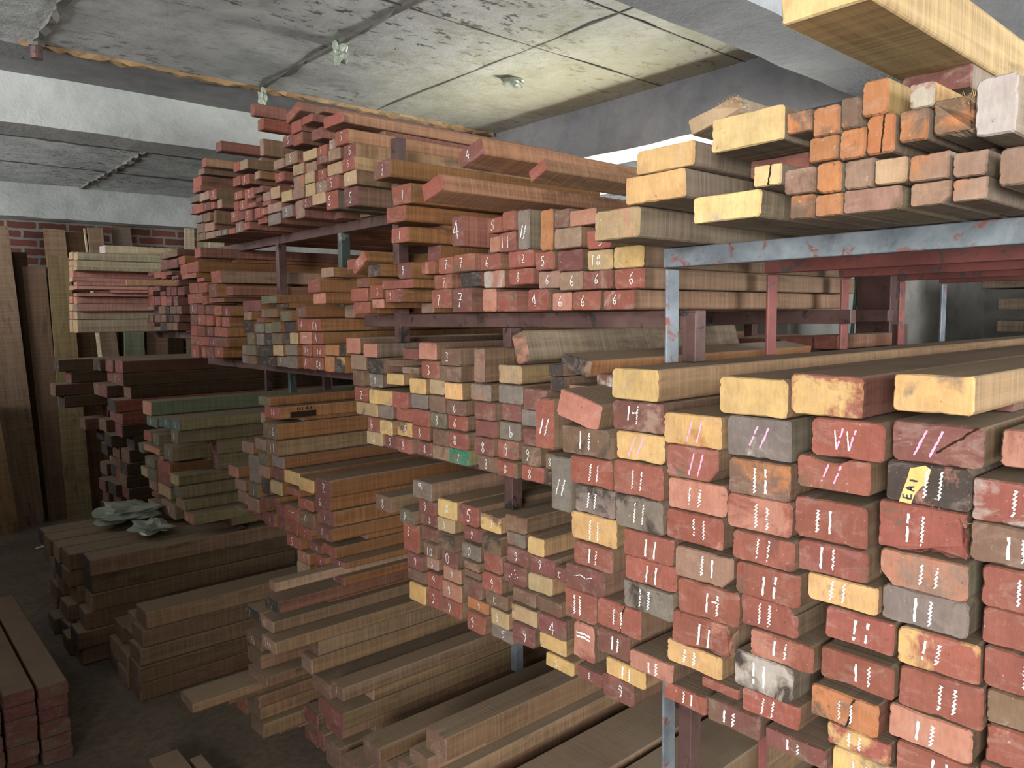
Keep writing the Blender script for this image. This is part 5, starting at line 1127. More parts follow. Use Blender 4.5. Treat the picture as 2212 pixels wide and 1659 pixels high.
(1.363,4.0245,1.6158,0.0976,0.0540,1.70,'r','so','',0,612,'-'),
(1.361,3.9208,2.2798,0.1224,0.0336,1.17,'q','sr','',0,613,'-'),
(1.355,3.6653,1.6641,0.0599,0.0497,1.70,'r','so','',0,614,'1'),
(0.997,4.7935,1.9770,0.0955,0.0201,1.60,'t','sl','',0,615,'-'),
(0.769,4.8855,0.4401,0.1650,0.0869,2.25,'k','sd2','',0,616,'-'),
(1.352,2.4925,2.2950,0.0434,0.0382,1.17,'n','sr','',0,617,'5'),
(1.342,3.5789,2.0830,0.0806,0.0276,1.17,'g','sr','',0,618,'5'),
(1.357,4.6982,1.7794,0.1209,0.0572,1.50,'r','sm','',0,619,'-'),
(1.338,3.8042,2.1666,0.1035,0.0367,1.17,'g','sr','',0,620,'-'),
(1.347,4.5439,1.7794,0.1132,0.0526,1.50,'m','sm','',0,621,'-'),
(1.003,4.8586,1.8362,0.0970,0.0181,1.60,'p','sp','',0,622,'-'),
(1.351,3.8624,1.5069,0.0728,0.0607,1.70,'r','so','',0,623,'1'),
(1.354,3.4413,2.0830,0.0692,0.0249,1.17,'r','sr','',0,624,'-'),
(0.996,4.8143,1.8732,0.0961,0.0189,1.60,'p','sp','',0,625,'-'),
(1.347,3.3370,1.5393,0.0533,0.0440,1.70,'g','so','',0,626,'-'),
(1.341,4.4138,1.7754,0.0976,0.0533,1.50,'r','sm','',0,627,'-'),
(1.352,3.0871,2.1298,0.0627,0.0301,1.17,'r','sr','',0,628,'5'),
(1.353,3.7335,2.2188,0.0776,0.0392,1.17,'m','sr','',0,629,'1'),
(1.347,5.6610,0.2532,0.1780,0.0833,1.60,'m','sd','',0,630,'-'),
(1.362,4.5749,1.9321,0.1291,0.0406,1.50,'r','sm','',0,631,'-'),
(1.361,3.1537,2.1920,0.0623,0.0191,1.17,'m','sr','',0,632,'-'),
(1.346,3.5073,2.0830,0.0603,0.0265,1.17,'g','sr','',0,633,'2'),
(1.343,4.6759,1.6626,0.1225,0.0217,1.50,'m','sm','',0,634,'-'),
(1.341,4.2463,1.8257,0.0797,0.0498,1.50,'m','sm','',0,635,'-'),
(1.306,5.6610,0.3377,0.1780,0.0833,1.60,'k','sd','',0,636,'-'),
(1.357,4.4938,1.6400,0.1125,0.0441,1.50,'k','sm','',0,637,'-'),
(1.348,5.6610,0.4222,0.1780,0.0833,1.60,'m','sd','',0,638,'-'),
(1.364,4.3765,1.6852,0.0936,0.0428,1.50,'k','sm','',0,639,'-'),
(1.354,3.3601,1.5000,0.0537,0.0367,1.70,'g','so','',0,640,'-'),
(1.360,4.3257,1.7292,0.0992,0.0439,1.50,'b','sm','',0,641,'-'),
(1.240,6.0310,0.9292,0.1780,0.0833,1.50,'b','sm','',0,642,'-'),
(1.320,5.6610,0.5067,0.1780,0.0833,1.60,'k','sd','',0,643,'-'),
(1.341,4.3205,1.7743,0.0735,0.0514,1.50,'m','sm','',0,644,'-'),
(1.356,4.4713,1.8332,0.0888,0.0249,1.50,'m','sm','',0,645,'-'),
(1.358,4.5138,1.7309,0.1096,0.0451,1.50,'b','sm','',0,646,'-'),
(1.353,4.5845,1.6855,0.1113,0.0442,1.50,'b','sm','',0,647,'-'),
(1.346,3.3081,2.1307,0.0556,0.0394,1.17,'m','sr','',0,648,'-'),
(1.336,4.6399,1.7558,0.1137,0.0224,1.50,'b','sm','',0,649,'-'),
(1.312,5.8460,0.2532,0.1780,0.0833,1.60,'b','sm','',0,650,'-'),
(1.350,4.4694,1.6853,0.0899,0.0434,1.50,'b','sm','',0,651,'-'),
(1.319,5.8460,0.4222,0.1780,0.0833,1.60,'m','sd','',0,652,'-'),
(1.311,5.6610,0.8447,0.1780,0.0833,1.60,'k','sd','',0,653,'-'),
(1.357,3.3900,2.1828,0.0623,0.0392,1.17,'r','sr','',0,654,'-'),
(1.360,4.3880,1.8299,0.0754,0.0501,1.50,'m','sm','',0,655,'-'),
(1.347,4.6923,1.6855,0.1019,0.0450,1.50,'b','sm','',0,656,'-'),
(1.362,4.6214,1.6400,0.1001,0.0214,1.50,'b','sm','',0,657,'-'),
(1.339,3.6228,2.2124,0.0546,0.0334,1.17,'r','sr','',0,658,'-'),
(1.328,5.8460,0.7602,0.1780,0.0833,1.60,'k','sd','',0,659,'-'),
(1.310,5.8460,1.3517,0.1780,0.0833,1.60,'k','sd','',0,660,'-'),
(1.299,5.6610,1.1827,0.1780,0.0833,1.60,'m','sd','',0,661,'-'),
(1.358,4.3906,1.6400,0.0889,0.0440,1.50,'b','sm','',0,662,'-'),
(1.364,4.7040,1.9536,0.1071,0.0223,1.50,'m','sm','',0,663,'-'),
(1.338,4.2996,1.9383,0.0921,0.0190,1.50,'m','sm','',0,664,'-'),
(1.349,4.6636,1.8927,0.0994,0.0382,1.50,'r','sm','',0,665,'-'),
(0.804,4.3605,0.0881,0.1650,0.0868,2.25,'n','sd2','',0,666,'-'),
(1.361,4.6222,1.7317,0.0790,0.0229,1.50,'k','sm','',0,667,'-'),
(1.356,4.4106,1.7298,0.0684,0.0444,1.50,'k','sm','',0,668,'-'),
(1.350,4.3116,1.8766,0.0812,0.0397,1.50,'m','sm','',0,669,'-'),
(0.793,4.5475,0.0000,0.1650,0.0869,2.25,'k','sd2','',0,670,'-'),
(0.817,4.5355,0.0881,0.1650,0.0868,2.25,'b','sd2','',0,671,'-'),
(1.349,4.3903,1.8813,0.0737,0.0384,1.50,'r','sm','',0,672,'-'),
(0.844,4.5475,0.1761,0.1650,0.0868,2.25,'k','sd2','',0,673,'-'),
(1.357,4.5790,1.8864,0.0676,0.0417,1.50,'m','sm','',0,674,'-'),
(0.779,4.5475,0.3521,0.1650,0.0868,2.25,'k','sd2','',0,675,'-'),
(1.345,4.4637,1.8864,0.0707,0.0352,1.50,'r','sm','',0,676,'-'),
(0.814,4.7105,0.0881,0.1650,0.0868,2.25,'n','sd2','',0,677,'-'),
(0.761,4.7225,0.0000,0.1650,0.0869,2.25,'b','sd2','',0,678,'-'),
(0.781,4.7225,0.1761,0.1650,0.0868,2.25,'b','sd2','',0,679,'-'),
(0.805,4.7105,0.2641,0.1650,0.0868,2.25,'n','sd2','',0,680,'-'),
(0.783,4.7225,0.3521,0.1650,0.0868,2.25,'n','sd2','',0,681,'-'),
(0.830,4.8975,0.0000,0.1650,0.0869,2.25,'b','sd2','',0,682,'-'),
(0.805,4.8855,0.0881,0.1650,0.0868,2.25,'n','sd2','',0,683,'-'),
(0.830,4.8975,0.1761,0.1650,0.0869,2.25,'k','sd2','',0,684,'-'),
(0.827,4.8855,0.2641,0.1650,0.0867,2.25,'k','sd2','',0,685,'-'),
(0.788,4.8975,0.3520,0.1650,0.0868,2.25,'b','sd2','',0,686,'-'),
(1.344,3.9279,2.2210,0.0413,0.0354,1.17,'g','sr','',0,687,'-'),
(1.343,5.6610,0.0000,0.1780,0.0830,1.60,'k','sm','',0,688,'-'),
(1.395,5.6610,0.0842,0.1780,0.0833,1.60,'k','sd','',0,689,'-'),
(1.346,5.6610,1.3517,0.1780,0.0833,1.60,'m','sd','',0,690,'-'),
(1.329,5.6610,0.1687,0.1780,0.0833,1.60,'b','sm','',0,691,'-'),
(1.347,5.8460,0.0000,0.1780,0.0830,1.60,'m','sd','',0,692,'-'),
(1.376,5.8460,0.0842,0.1780,0.0833,1.60,'b','sd','',0,693,'-'),
(1.014,5.0630,1.6300,0.1001,0.0773,1.60,'t','sl','',0,694,'-'),
(1.372,5.6610,0.5912,0.1780,0.0833,1.60,'m','sd','',0,695,'-'),
(1.340,5.8460,0.1687,0.1780,0.0833,1.60,'m','sd','',0,696,'-'),
(1.375,5.6610,0.6757,0.1780,0.0833,1.60,'m','sd','',0,697,'-'),
(1.358,5.6610,0.7602,0.1780,0.0833,1.60,'b','sd','',0,698,'-'),
(1.304,5.8460,0.3377,0.1780,0.0833,1.60,'k','sd','',0,699,'-'),
(1.364,6.0310,0.0000,0.1780,0.0830,1.60,'m','sd','',0,700,'-'),
(1.413,6.0310,0.0842,0.1780,0.0833,1.60,'m','sd','',0,701,'-'),
(1.419,5.6610,0.9292,0.1780,0.0833,1.60,'k','sd','',0,702,'-'),
(1.005,4.9208,2.0445,0.0862,0.0436,1.60,'t','sl','',0,703,'-'),
(1.387,5.8460,0.5912,0.1780,0.0833,1.60,'k','sd','',0,704,'-'),
(1.302,5.8460,0.5067,0.1780,0.0833,1.60,'m','sd','',0,705,'-'),
(1.322,6.0310,0.1687,0.1780,0.0833,1.60,'m','sm','',0,706,'-'),
(1.398,5.8460,0.6757,0.1780,0.0833,1.60,'b','sm','',0,707,'-'),
(1.355,5.6610,1.0137,0.1780,0.0833,1.60,'m','sd','',0,708,'-'),
(1.423,6.0310,0.3377,0.1780,0.0833,1.60,'k','sd','',0,709,'-'),
(1.328,6.0310,0.2532,0.1780,0.0833,1.60,'m','sd','',0,710,'-'),
(1.001,4.9843,1.7085,0.0985,0.0447,1.60,'p','sl','',0,711,'-'),
(1.369,5.6610,1.0982,0.1780,0.0833,1.60,'b','sd','',0,712,'-'),
(1.371,6.0310,0.4222,0.1780,0.0833,1.60,'b','sm','',0,713,'-'),
(1.363,4.7472,0.6233,0.0631,0.0223,1.80,'n','sq','',0,714,'-'),
(1.356,5.8460,0.8447,0.1780,0.0833,1.60,'m','sm','',0,715,'-'),
(1.004,4.9896,1.7545,0.0985,0.0425,1.60,'t','sp','',0,716,'-'),
(1.367,6.0310,0.5067,0.1780,0.0833,1.60,'k','sd','',0,717,'-'),
(1.387,5.6610,1.2672,0.1780,0.0833,1.60,'b','sd','',0,718,'-'),
(1.358,6.0310,0.5912,0.1780,0.0833,1.60,'b','sd','',0,719,'-'),
(1.431,6.0310,0.6757,0.1780,0.0833,1.60,'b','sd','',0,720,'-'),
(1.326,5.8460,0.9292,0.1780,0.0833,1.60,'b','sm','',0,721,'-'),
(1.396,5.8460,1.0137,0.1780,0.0833,1.60,'m','sm','',0,722,'-'),
(1.430,6.0310,0.7602,0.1780,0.0833,1.60,'b','sd','',0,723,'-'),
(1.392,5.8460,1.0982,0.1780,0.0833,1.60,'m','sd','',0,724,'-'),
(1.346,6.0310,0.8447,0.1780,0.0833,1.60,'k','sd','',0,725,'-'),
(1.393,5.8460,1.2672,0.1780,0.0833,1.60,'m','sm','',0,726,'-'),
(1.005,4.9870,1.7981,0.0818,0.0409,1.60,'p','sp','',0,727,'-'),
(1.302,5.8460,1.1827,0.1780,0.0833,1.60,'b','sd','',0,728,'-'),
(1.387,6.0310,1.0137,0.1780,0.0833,1.60,'m','sd','',0,729,'-'),
(1.007,4.9362,2.0090,0.0972,0.0343,1.60,'p','sl','',0,730,'-'),
(1.006,4.9386,1.9801,0.0973,0.0277,1.60,'t','sl','',0,731,'-'),
(1.004,4.9561,1.8732,0.0977,0.0265,1.60,'p','sp','',0,732,'-'),
(1.462,2.4544,0.0008,0.0851,0.0368,1.61,'b','sd2','',0,733,'-'),
(1.458,2.6376,0.0008,0.0928,0.0546,1.60,'n','sd2','',0,734,'-'),
(1.465,2.5410,0.0008,0.0376,0.0738,1.60,'m','sd2','',0,735,'-'),
(1.382,2.2791,0.0008,0.1202,0.0764,1.65,'b','sd2','',0,736,'-'),
(1.239,2.7267,0.1098,0.0957,0.0140,1.81,'n','sd2','',0,737,'-'),
(1.238,2.9022,0.0008,0.0708,0.0682,1.81,'n','sd2','',0,738,'-'),
(1.249,2.9022,0.0706,0.0708,0.0682,1.81,'b','sd2','',0,739,'-'),
(1.409,2.4499,0.1372,0.1018,0.0354,1.65,'b','sd2','',0,740,'-'),
(1.406,2.0163,0.0008,0.1074,0.0867,1.64,'n','sd2','',0,741,'-'),
(1.396,2.0163,0.0891,0.1074,0.0867,1.64,'n','sd2','',0,742,'-'),
(1.419,2.1384,0.0008,0.0864,0.0664,1.63,'m','sd2','',0,743,'-'),
(1.398,2.1384,0.0688,0.0864,0.0664,1.63,'b','sd2','',0,744,'-'),
(1.389,2.1384,0.1367,0.0864,0.0664,1.63,'b','sd2','',0,745,'-'),
(1.475,1.8009,0.0008,0.0539,0.0677,1.59,'n','sd2','',0,746,'-'),
(1.463,1.8009,0.0701,0.0539,0.0677,1.59,'n','sd2','',0,747,'-'),
(1.482,1.8009,0.1393,0.0539,0.0677,1.59,'m','sd2','',0,748,'-'),
(1.463,1.8009,0.2086,0.0539,0.0677,1.59,'b','sd2','',0,749,'-'),
(0.983,2.7701,0.2817,0.1152,0.0175,1.82,'m','sd2','',0,750,'-'),
(1.380,2.3895,0.2925,0.0701,0.0443,1.66,'n','sd2','',0,751,'-'),
(1.409,1.7854,0.3746,0.0780,0.0149,1.65,'n','sd2','',0,752,'-'),
(1.310,2.7629,0.4295,0.1225,0.0224,1.74,'m','sd2','',0,753,'-'),
(1.230,2.5834,0.3744,0.0960,0.0616,1.80,'n','sd2','',0,754,'-'),
(1.257,2.5834,0.4376,0.0960,0.0616,1.80,'b','sd2','',0,755,'-'),
(1.231,2.7731,0.4984,0.1000,0.0580,1.84,'b','sd2','',0,756,'-'),
(1.490,4.5565,0.5508,0.2171,0.0121,1.61,'m','sq','',0,757,'-'),
(1.555,4.2041,0.5508,0.1293,0.0446,1.55,'m','sq','',0,758,'-'),
(1.560,4.7472,0.5508,0.0391,0.0717,1.55,'n','sq','',0,759,'-'),
(1.516,2.7025,0.6411,0.0743,0.0165,1.58,'m','so','',0,760,'-'),
(1.560,5.0425,0.5508,0.1110,0.0851,1.54,'b','sq','',0,761,'-'),
(1.558,5.0425,0.6375,0.1110,0.0851,1.54,'b','sq','',0,762,'-'),
(1.524,1.5056,0.7758,0.0678,0.0157,1.58,'b','sb','k',0.320675,763,'-'),
(1.532,4.8373,0.8013,0.1620,0.0148,1.57,'b','sq','',0,764,'-'),
(1.504,2.6294,0.8263,0.1006,0.0221,1.58,'n','so','',0,765,'-'),
(1.433,3.4175,0.8176,0.0877,0.0326,1.64,'n','so','',0,766,'-'),
(1.450,5.0155,0.7850,0.0806,0.0931,1.64,'b','sq','',0,767,'-'),
(1.518,3.1304,0.8522,0.0447,0.0347,1.57,'n','so','',0,768,'-'),
(1.554,4.5316,0.8786,0.1428,0.0164,1.55,'n','sq','',0,769,'-'),
(1.482,1.9153,0.8919,0.0339,0.0154,1.62,'n','sb','p',0.191323,770,'-'),
(1.486,1.4900,0.8976,0.0683,0.0187,1.61,'m','sb','',0,771,'-'),
(1.500,3.0476,0.9266,0.0910,0.0272,1.61,'n','so','',0,772,'-'),
(1.454,1.7076,0.9459,0.0466,0.0128,1.63,'n','sb','b',0.250674,773,'-'),
(1.473,4.9201,0.9457,0.1361,0.0143,1.64,'b','sq','',0,774,'-'),
(1.514,4.7305,0.9457,0.0989,0.0171,1.60,'n','sq','',0,775,'-'),
(1.318,0.3995,0.9258,0.0908,0.0562,3.01,'m','sb','r',0.324441,776,'-'),
(1.414,0.7758,0.9705,0.0575,0.0162,2.95,'n','sb','p',0.378929,777,'-'),
(1.373,0.2929,0.9258,0.0719,0.0748,2.97,'n','sb','',0,778,'-'),
(1.537,3.1639,0.9878,0.0843,0.0218,1.54,'b','so','',0,779,'-'),
(1.565,4.3779,0.8391,0.1067,0.0867,1.53,'b','sq','',0,780,'-'),
(1.562,4.3779,0.9274,0.1067,0.0867,1.53,'m','sq','',0,781,'-'),
(1.480,1.6999,1.0318,0.0552,0.0162,1.60,'b','sb','n',0.389114,782,'-'),
(1.510,4.7587,1.0296,0.1718,0.0387,1.59,'m','sq','',0,783,'-'),
(1.545,4.5563,0.9807,0.1827,0.0991,1.57,'b','sq','',0,784,'-'),
(1.415,0.5207,1.1469,0.0887,0.0165,2.94,'b','sb','n',0.358022,785,'-'),
(1.329,1.2036,1.1460,0.0362,0.1077,3.01,'m','sb','b',0.264677,786,'-'),
(1.475,3.1037,1.2572,0.1209,0.0165,1.62,'n','so','',0,787,'-'),
(1.362,1.2578,0.9258,0.0359,0.0762,2.99,'m','sb','n',0.198698,788,'-'),
(1.349,1.2578,1.0036,0.0359,0.0762,2.99,'m','sb','n',0.242911,789,'-'),
(1.358,1.2578,1.0813,0.0359,0.0762,2.99,'m','sb','b',0.210927,790,'-'),
(1.367,1.2578,1.1591,0.0359,0.0762,2.99,'n','sb','o',0.169635,791,'-'),
(1.361,1.2578,1.2368,0.0359,0.0762,2.99,'m','sb','b',0.261751,792,'-'),
(1.361,1.2578,1.3146,0.0359,0.0762,2.99,'m','sb','',0,793,'-'),
(1.403,0.5733,1.3919,0.0979,0.0161,2.94,'n','sb','o',0.288969,794,'-'),
(1.518,2.1030,1.4609,0.0754,0.0187,1.56,'b','sb','n',0.373648,795,'-'),
(1.331,0.2894,1.4642,0.0646,0.0201,3.00,'b','sb','m',0.169296,796,'-'),
(1.528,1.3490,1.2996,0.0245,0.0688,1.55,'n','sb','o',0.23553,797,'-'),
(1.544,1.3490,1.3700,0.0245,0.0688,1.55,'m','sb','r',0.162986,798,'-'),
(1.544,1.3490,1.4404,0.0245,0.0688,1.55,'b','sb','m',0.362932,799,'-'),
(1.520,3.6653,1.5008,0.0828,0.0136,1.47,'b','so','',0,800,'-'),
(1.416,0.4236,1.5369,0.0910,0.0128,2.95,'m','sb','r',0.182641,801,'-'),
(1.546,1.8395,1.7128,0.0690,0.0105,0.79,'n','sr','p',0.288631,802,'-'),
(1.538,2.1870,1.7128,0.0438,0.0163,0.79,'m','so','n',0.299149,803,'-'),
(1.477,2.1024,1.7128,0.0750,0.0343,0.87,'n','so','',0,804,'-'),
(1.476,2.6238,1.6987,0.0738,0.0535,1.53,'n','so','',0,805,'-'),
(1.472,3.6273,1.7645,0.1666,0.0129,1.52,'b','so','',0,806,'-'),
(1.512,1.5018,1.7691,0.0702,0.0128,0.82,'b','sr','m',0.172333,807,'-'),
(1.555,3.4725,1.7606,0.0599,0.0450,1.45,'b','so','',0,808,'-'),
(1.449,4.1546,1.7719,0.0774,0.0521,1.34,'n','sm','',0,809,'-'),
(1.515,2.3609,1.8362,0.0346,0.0282,0.83,'n','so','p',0.297004,810,'-'),
(1.161,4.8143,1.8551,0.0721,0.0173,1.38,'b','sp','',0,811,'-'),
(1.195,4.9561,1.8398,0.0737,0.0326,1.36,'n','sp','',0,812,'-'),
(1.477,1.7696,1.8801,0.0248,0.0211,0.88,'b','sr','',0,813,'-'),
(1.234,0.3397,1.9110,0.0245,0.0153,2.05,'m','sw','b',0.357192,814,'-'),
(1.469,2.0485,1.8742,0.0682,0.0585,0.87,'m','so','r',0.233906,815,'-'),
(1.268,0.3895,1.9168,0.0247,0.0193,2.01,'n','sw','p',0.208516,816,'-'),
(1.455,4.7040,1.9317,0.0831,0.0211,1.34,'b','sm','',0,817,'-'),
(1.233,0.6959,1.9381,0.1110,0.0315,2.04,'m','sw','r',0.297066,818,'-'),
(1.516,2.0982,1.9826,0.0877,0.0196,0.81,'m','so','r',0.396243,819,'-'),
(1.541,3.9033,1.9884,0.0632,0.0161,1.46,'m','so','',0,820,'-'),
(1.546,0.5032,2.0338,0.0851,0.0231,1.98,'b','sw','n',0.223709,821,'-'),
(1.580,3.1309,2.0838,0.0695,0.0143,0.92,'n','sr','',0,822,'-'),
(1.478,2.6902,2.0838,0.0540,0.0292,1.00,'m','sr','',0,823,'-'),
(1.532,2.5806,2.0838,0.0783,0.0298,0.94,'n','sr','',0,824,'-'),
(1.502,2.1662,2.0551,0.0804,0.0939,0.78,'b','so','k',0.365396,825,'-'),
(1.482,2.8648,2.1411,0.0679,0.0165,1.00,'m','sr','',0,826,'-'),
(1.479,3.5690,2.1114,0.0265,0.0988,0.98,'m','sr','',0,827,'-'),
(1.528,3.8398,2.2040,0.1086,0.0125,0.93,'m','sr','',0,828,'-'),
(1.450,3.7335,2.2047,0.0536,0.0133,1.01,'b','sr','',0,829,'-'),
(1.446,2.9076,2.2013,0.0585,0.0377,1.02,'n','sr','',0,830,'-'),
(1.448,3.2561,2.2613,0.0608,0.0139,1.01,'b','sr','',0,831,'-'),
(1.576,3.9208,2.2622,0.0984,0.0168,0.90,'b','sr','',0,832,'-'),
(1.503,3.1342,2.2525,0.0273,0.0286,0.98,'n','sr','',0,833,'-'),
(1.466,3.3838,2.2603,0.0666,0.0280,1.00,'b','sr','',0,834,'-'),
(1.557,2.9533,2.2779,0.0676,0.0209,0.92,'m','sr','',0,835,'-'),
(1.553,3.2410,2.3190,0.0549,0.0166,0.91,'n','sr','',0,836,'-'),
(1.513,3.3678,2.3307,0.0554,0.0166,0.97,'b','sr','',0,837,'-'),
(1.536,2.6024,2.3229,0.0617,0.0267,0.94,'b','sr','',0,838,'-'),
(1.470,2.7560,2.3373,0.0539,0.0193,0.99,'m','sr','',0,839,'-'),
(1.517,2.8480,2.3373,0.0594,0.0302,0.94,'m','sr','',0,840,'-'),
(1.522,2.4677,2.3490,0.1125,0.0247,0.93,'n','sr','',0,841,'-'),
(1.548,2.6443,2.3915,0.0597,0.0232,0.91,'m','sr','',0,842,'-'),
(1.521,3.5409,2.2525,0.0427,0.0687,0.95,'n','sr','',0,843,'-'),
(1.529,3.5409,2.3228,0.0427,0.0687,0.95,'n','sr','',0,844,'-'),
(1.540,3.5409,2.3932,0.0427,0.0687,0.95,'n','sr','',0,845,'-'),
(1.538,3.0845,2.4429,0.0302,0.0293,0.92,'b','sr','',0,846,'-'),
]

# ---------------------------------------------------------------- room shell
def st(o): o['kind'] = 'structure'; return o

st(boxes('floor', [(-3.2, 6.0, -3.2, 7.8, -0.12, 0.0)], M_FLOOR))
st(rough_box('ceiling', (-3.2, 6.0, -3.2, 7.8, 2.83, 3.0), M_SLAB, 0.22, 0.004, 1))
st(rough_box('trim_1', (-3.2, 3.13, 4.12, 4.40, 2.593, 2.84), M_BEAM, 0.16, 0.004, 2))     # downstand beam, left
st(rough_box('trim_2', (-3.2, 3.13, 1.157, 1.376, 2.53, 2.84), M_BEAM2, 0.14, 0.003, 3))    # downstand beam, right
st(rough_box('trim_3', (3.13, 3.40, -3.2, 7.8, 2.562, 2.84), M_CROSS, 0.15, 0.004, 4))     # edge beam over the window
st(rough_box('trim_4', (-3.2, 3.13, 7.397, 7.66, 2.555, 2.84), M_BEAM, 0.16, 0.004, 5))    # beam on the brick wall
st(rough_box('trim_5', (-3.2, 3.13, 3.70, 4.125, 2.818, 2.835), M_CROSS, 0.2, 0.002, 6))   # lower slab strip beside the beam
st(boxes('wall_back', [(-3.2, 6.0, 7.65, 7.85, 0, 2.83)], M_BRICK))
st(boxes('light_baffle_left', [(-1.25, -1.1, 0.47, 5.0, 0, 2.12), (-1.25, -1.1, 5.0, 7.65, 0, 1.75), (-1.25, -1.1, 0.47, 0.72, 2.12, 2.83), (-1.25, -1.1, 4.12, 4.4, 2.12, 2.6)], M_WALL))  # unseen partition, added to keep door daylight off the lower left
st(boxes('wall_left_outer', [(-3.2, -3.0, 0.0, 7.8, 0, 2.83), (-3.2, -3.0, -3.2, -2.6, 0, 2.83), (-3.2, -3.0, -2.6, 0.0, 2.7, 2.83)], M_WALL))
st(boxes('wall_right', [(3.2, 3.4, 1.75, 7.65, 0, 2.13), (3.2, 3.4, 3.45, 7.65, 2.13, 2.562), (3.2, 3.4, 1.75, 1.95, 2.13, 2.562)], M_WALL))
st(boxes('wall_alcove_side', [(3.4, 6.0, 1.75, 1.92, 0, 2.83)], M_WALL))
st(boxes('wall_alcove_end', [(5.8, 6.0, -3.2, 1.75, 0, 2.83)], M_WALL))
st(boxes('wall_front', [(-3.2, 3.6, -3.2, -3.0, 0, 2.83), (3.6, 5.4, -3.2, -3.0, 0, 1.2), (3.6, 5.4, -3.2, -3.0, 2.6, 2.83), (5.4, 6.0, -3.2, -3.0, 0, 2.83)], M_WALL))
wn = bpy.data.objects.new('window_1', None); C.objects.link(wn); wn.location = (3.3, 2.7, 2.13); st(wn)
boxes('window_frame', [(-.03, .03, -.75, .75, 0, .03), (-.03, .03, -.75, -.72, .03, .432), (-.03, .03, .72, .75, .03, .432)], M_OXIDE, wn, .003)
boxes('transom', [(-.04, .04, -.72, .72, .262, .315)], M_OXIDE, wn, .003)
# mortar ridges along the shuttering joints of the slab
rj = random.Random(5)
def joint(name, x0, x1, y0, y1, mat, t=0.012, amp=0.006, cell=.05, z=2.83):
    return st(rough_box(name, (x0, x1, y0, y1, z - t, z + .004), mat, cell, amp, rj.randint(0, 999)))
joint('trim_6', 1.605, 1.628, -1.0, 3.70, M_MORTAR, .009, .006)
joint('trim_7', .655, .685, 2.2, 4.12, M_MORTAR, .010, .006)
joint('trim_8', 2.265, 2.272, 1.376, 3.70, M_MORTAR, .003, .001)
joint('trim_9', -1.0, 3.13, 2.408, 2.414, M_MORTAR, .003, .001)
joint('trim_10', -1.0, 3.13, 1.942, 1.948, M_MORTAR, .003, .001)
joint('trim_11', .62, 3.1, 3.672, 3.702, M_RUSTY, .018, .009, .04)
joint('trim_12', 1.60, 1.63, 4.40, 7.39, M_MORTAR, .014, .009)
joint('trim_13', -1.0, 3.13, 5.55, 5.57, M_MORTAR, .008, .004)
joint('trim_14', .66, .69, 4.40, 7.39, M_MORTAR, .010, .006)
joint('trim_15', -1.0, 3.13, 6.45, 6.47, M_MORTAR, .008, .004)

# ---------------------------------------------------------------- racks
r = bpy.data.objects.new('storage_rack', None); C.objects.link(r); r.location = (1.385, 1.034, 0.0); tag(r, 'right-hand steel rack with blue-black front rail and red oxide posts', 'rack', 'steel timber racks')
boxes('post', [(-0.022, 0.022, -0.004, 0.003, 0.001, 0.924)], M_STEEL, r, .002)
boxes('post', [(-0.022, 0.022, -0.004, 0.003, 1.087, 1.258)], M_STEEL, r, .002)
boxes('post', [(-0.022, 0.022, -0.004, 0.003, 1.593, 1.799)], M_STEEL, r, .002)
boxes('post', [(0.399, 0.443, -0.004, 0.003, 0.001, 0.924)], M_OXIDE, r, .002)
boxes('post', [(0.399, 0.443, -0.004, 0.003, 1.087, 1.258)], M_OXIDE, r, .002)
boxes('post', [(0.399, 0.443, -0.004, 0.003, 1.593, 1.799)], M_OXIDE, r, .002)
boxes('post', [(0.806, 0.85, -0.004, 0.003, 0.001, 0.924)], M_OXIDE, r, .002)
boxes('post', [(0.806, 0.85, -0.004, 0.003, 1.087, 1.258)], M_OXIDE, r, .002)
boxes('post', [(0.806, 0.85, -0.004, 0.003, 1.593, 1.799)], M_OXIDE, r, .002)
boxes('post', [(1.213, 1.257, -0.004, 0.003, 0.001, 0.924)], M_OXIDE, r, .002)
boxes('post', [(1.213, 1.257, -0.004, 0.003, 1.087, 1.258)], M_OXIDE, r, .002)
boxes('post', [(1.213, 1.257, -0.004, 0.003, 1.593, 1.799)], M_OXIDE, r, .002)
boxes('post', [(1.578, 1.622, -0.004, 0.003, 0.001, 0.924)], M_STEEL, r, .002)
boxes('post', [(1.578, 1.622, -0.004, 0.003, 1.087, 1.258)], M_STEEL, r, .002)
boxes('post', [(1.578, 1.622, -0.004, 0.003, 1.593, 1.799)], M_STEEL, r, .002)
boxes('rail', [(-0.017, 0.017, -1.684, 0.011, 1.803, 1.844)], M_STEEL, r, .002)
boxes('rail', [(0.404, 0.438, -1.684, 0.011, 1.803, 1.844)], M_OXIDE, r, .002)
boxes('rail', [(0.811, 0.845, -1.684, 0.011, 1.803, 1.844)], M_OXIDE, r, .002)
boxes('rail', [(1.218, 1.252, -1.684, 0.011, 1.803, 1.844)], M_OXIDE, r, .002)
boxes('rail', [(1.583, 1.617, -1.684, 0.011, 1.803, 1.844)], M_OXIDE, r, .002)
boxes('rail', [(-0.017, 0.017, -1.684, 0.011, 0.884, 0.923)], M_STEEL, r, .002)
boxes('rail', [(0.404, 0.438, -1.684, 0.011, 0.884, 0.923)], M_STEEL, r, .002)
boxes('rail', [(0.811, 0.845, -1.684, 0.011, 0.884, 0.923)], M_STEEL, r, .002)
boxes('rail', [(1.218, 1.252, -1.684, 0.011, 0.884, 0.923)], M_STEEL, r, .002)
boxes('rail', [(1.583, 1.617, -1.684, 0.011, 0.884, 0.923)], M_STEEL, r, .002)
boxes('rail', [(-0.022, 0.022, -1.724, -1.684, 0.0, 1.844)], M_OXIDE, r, .002)
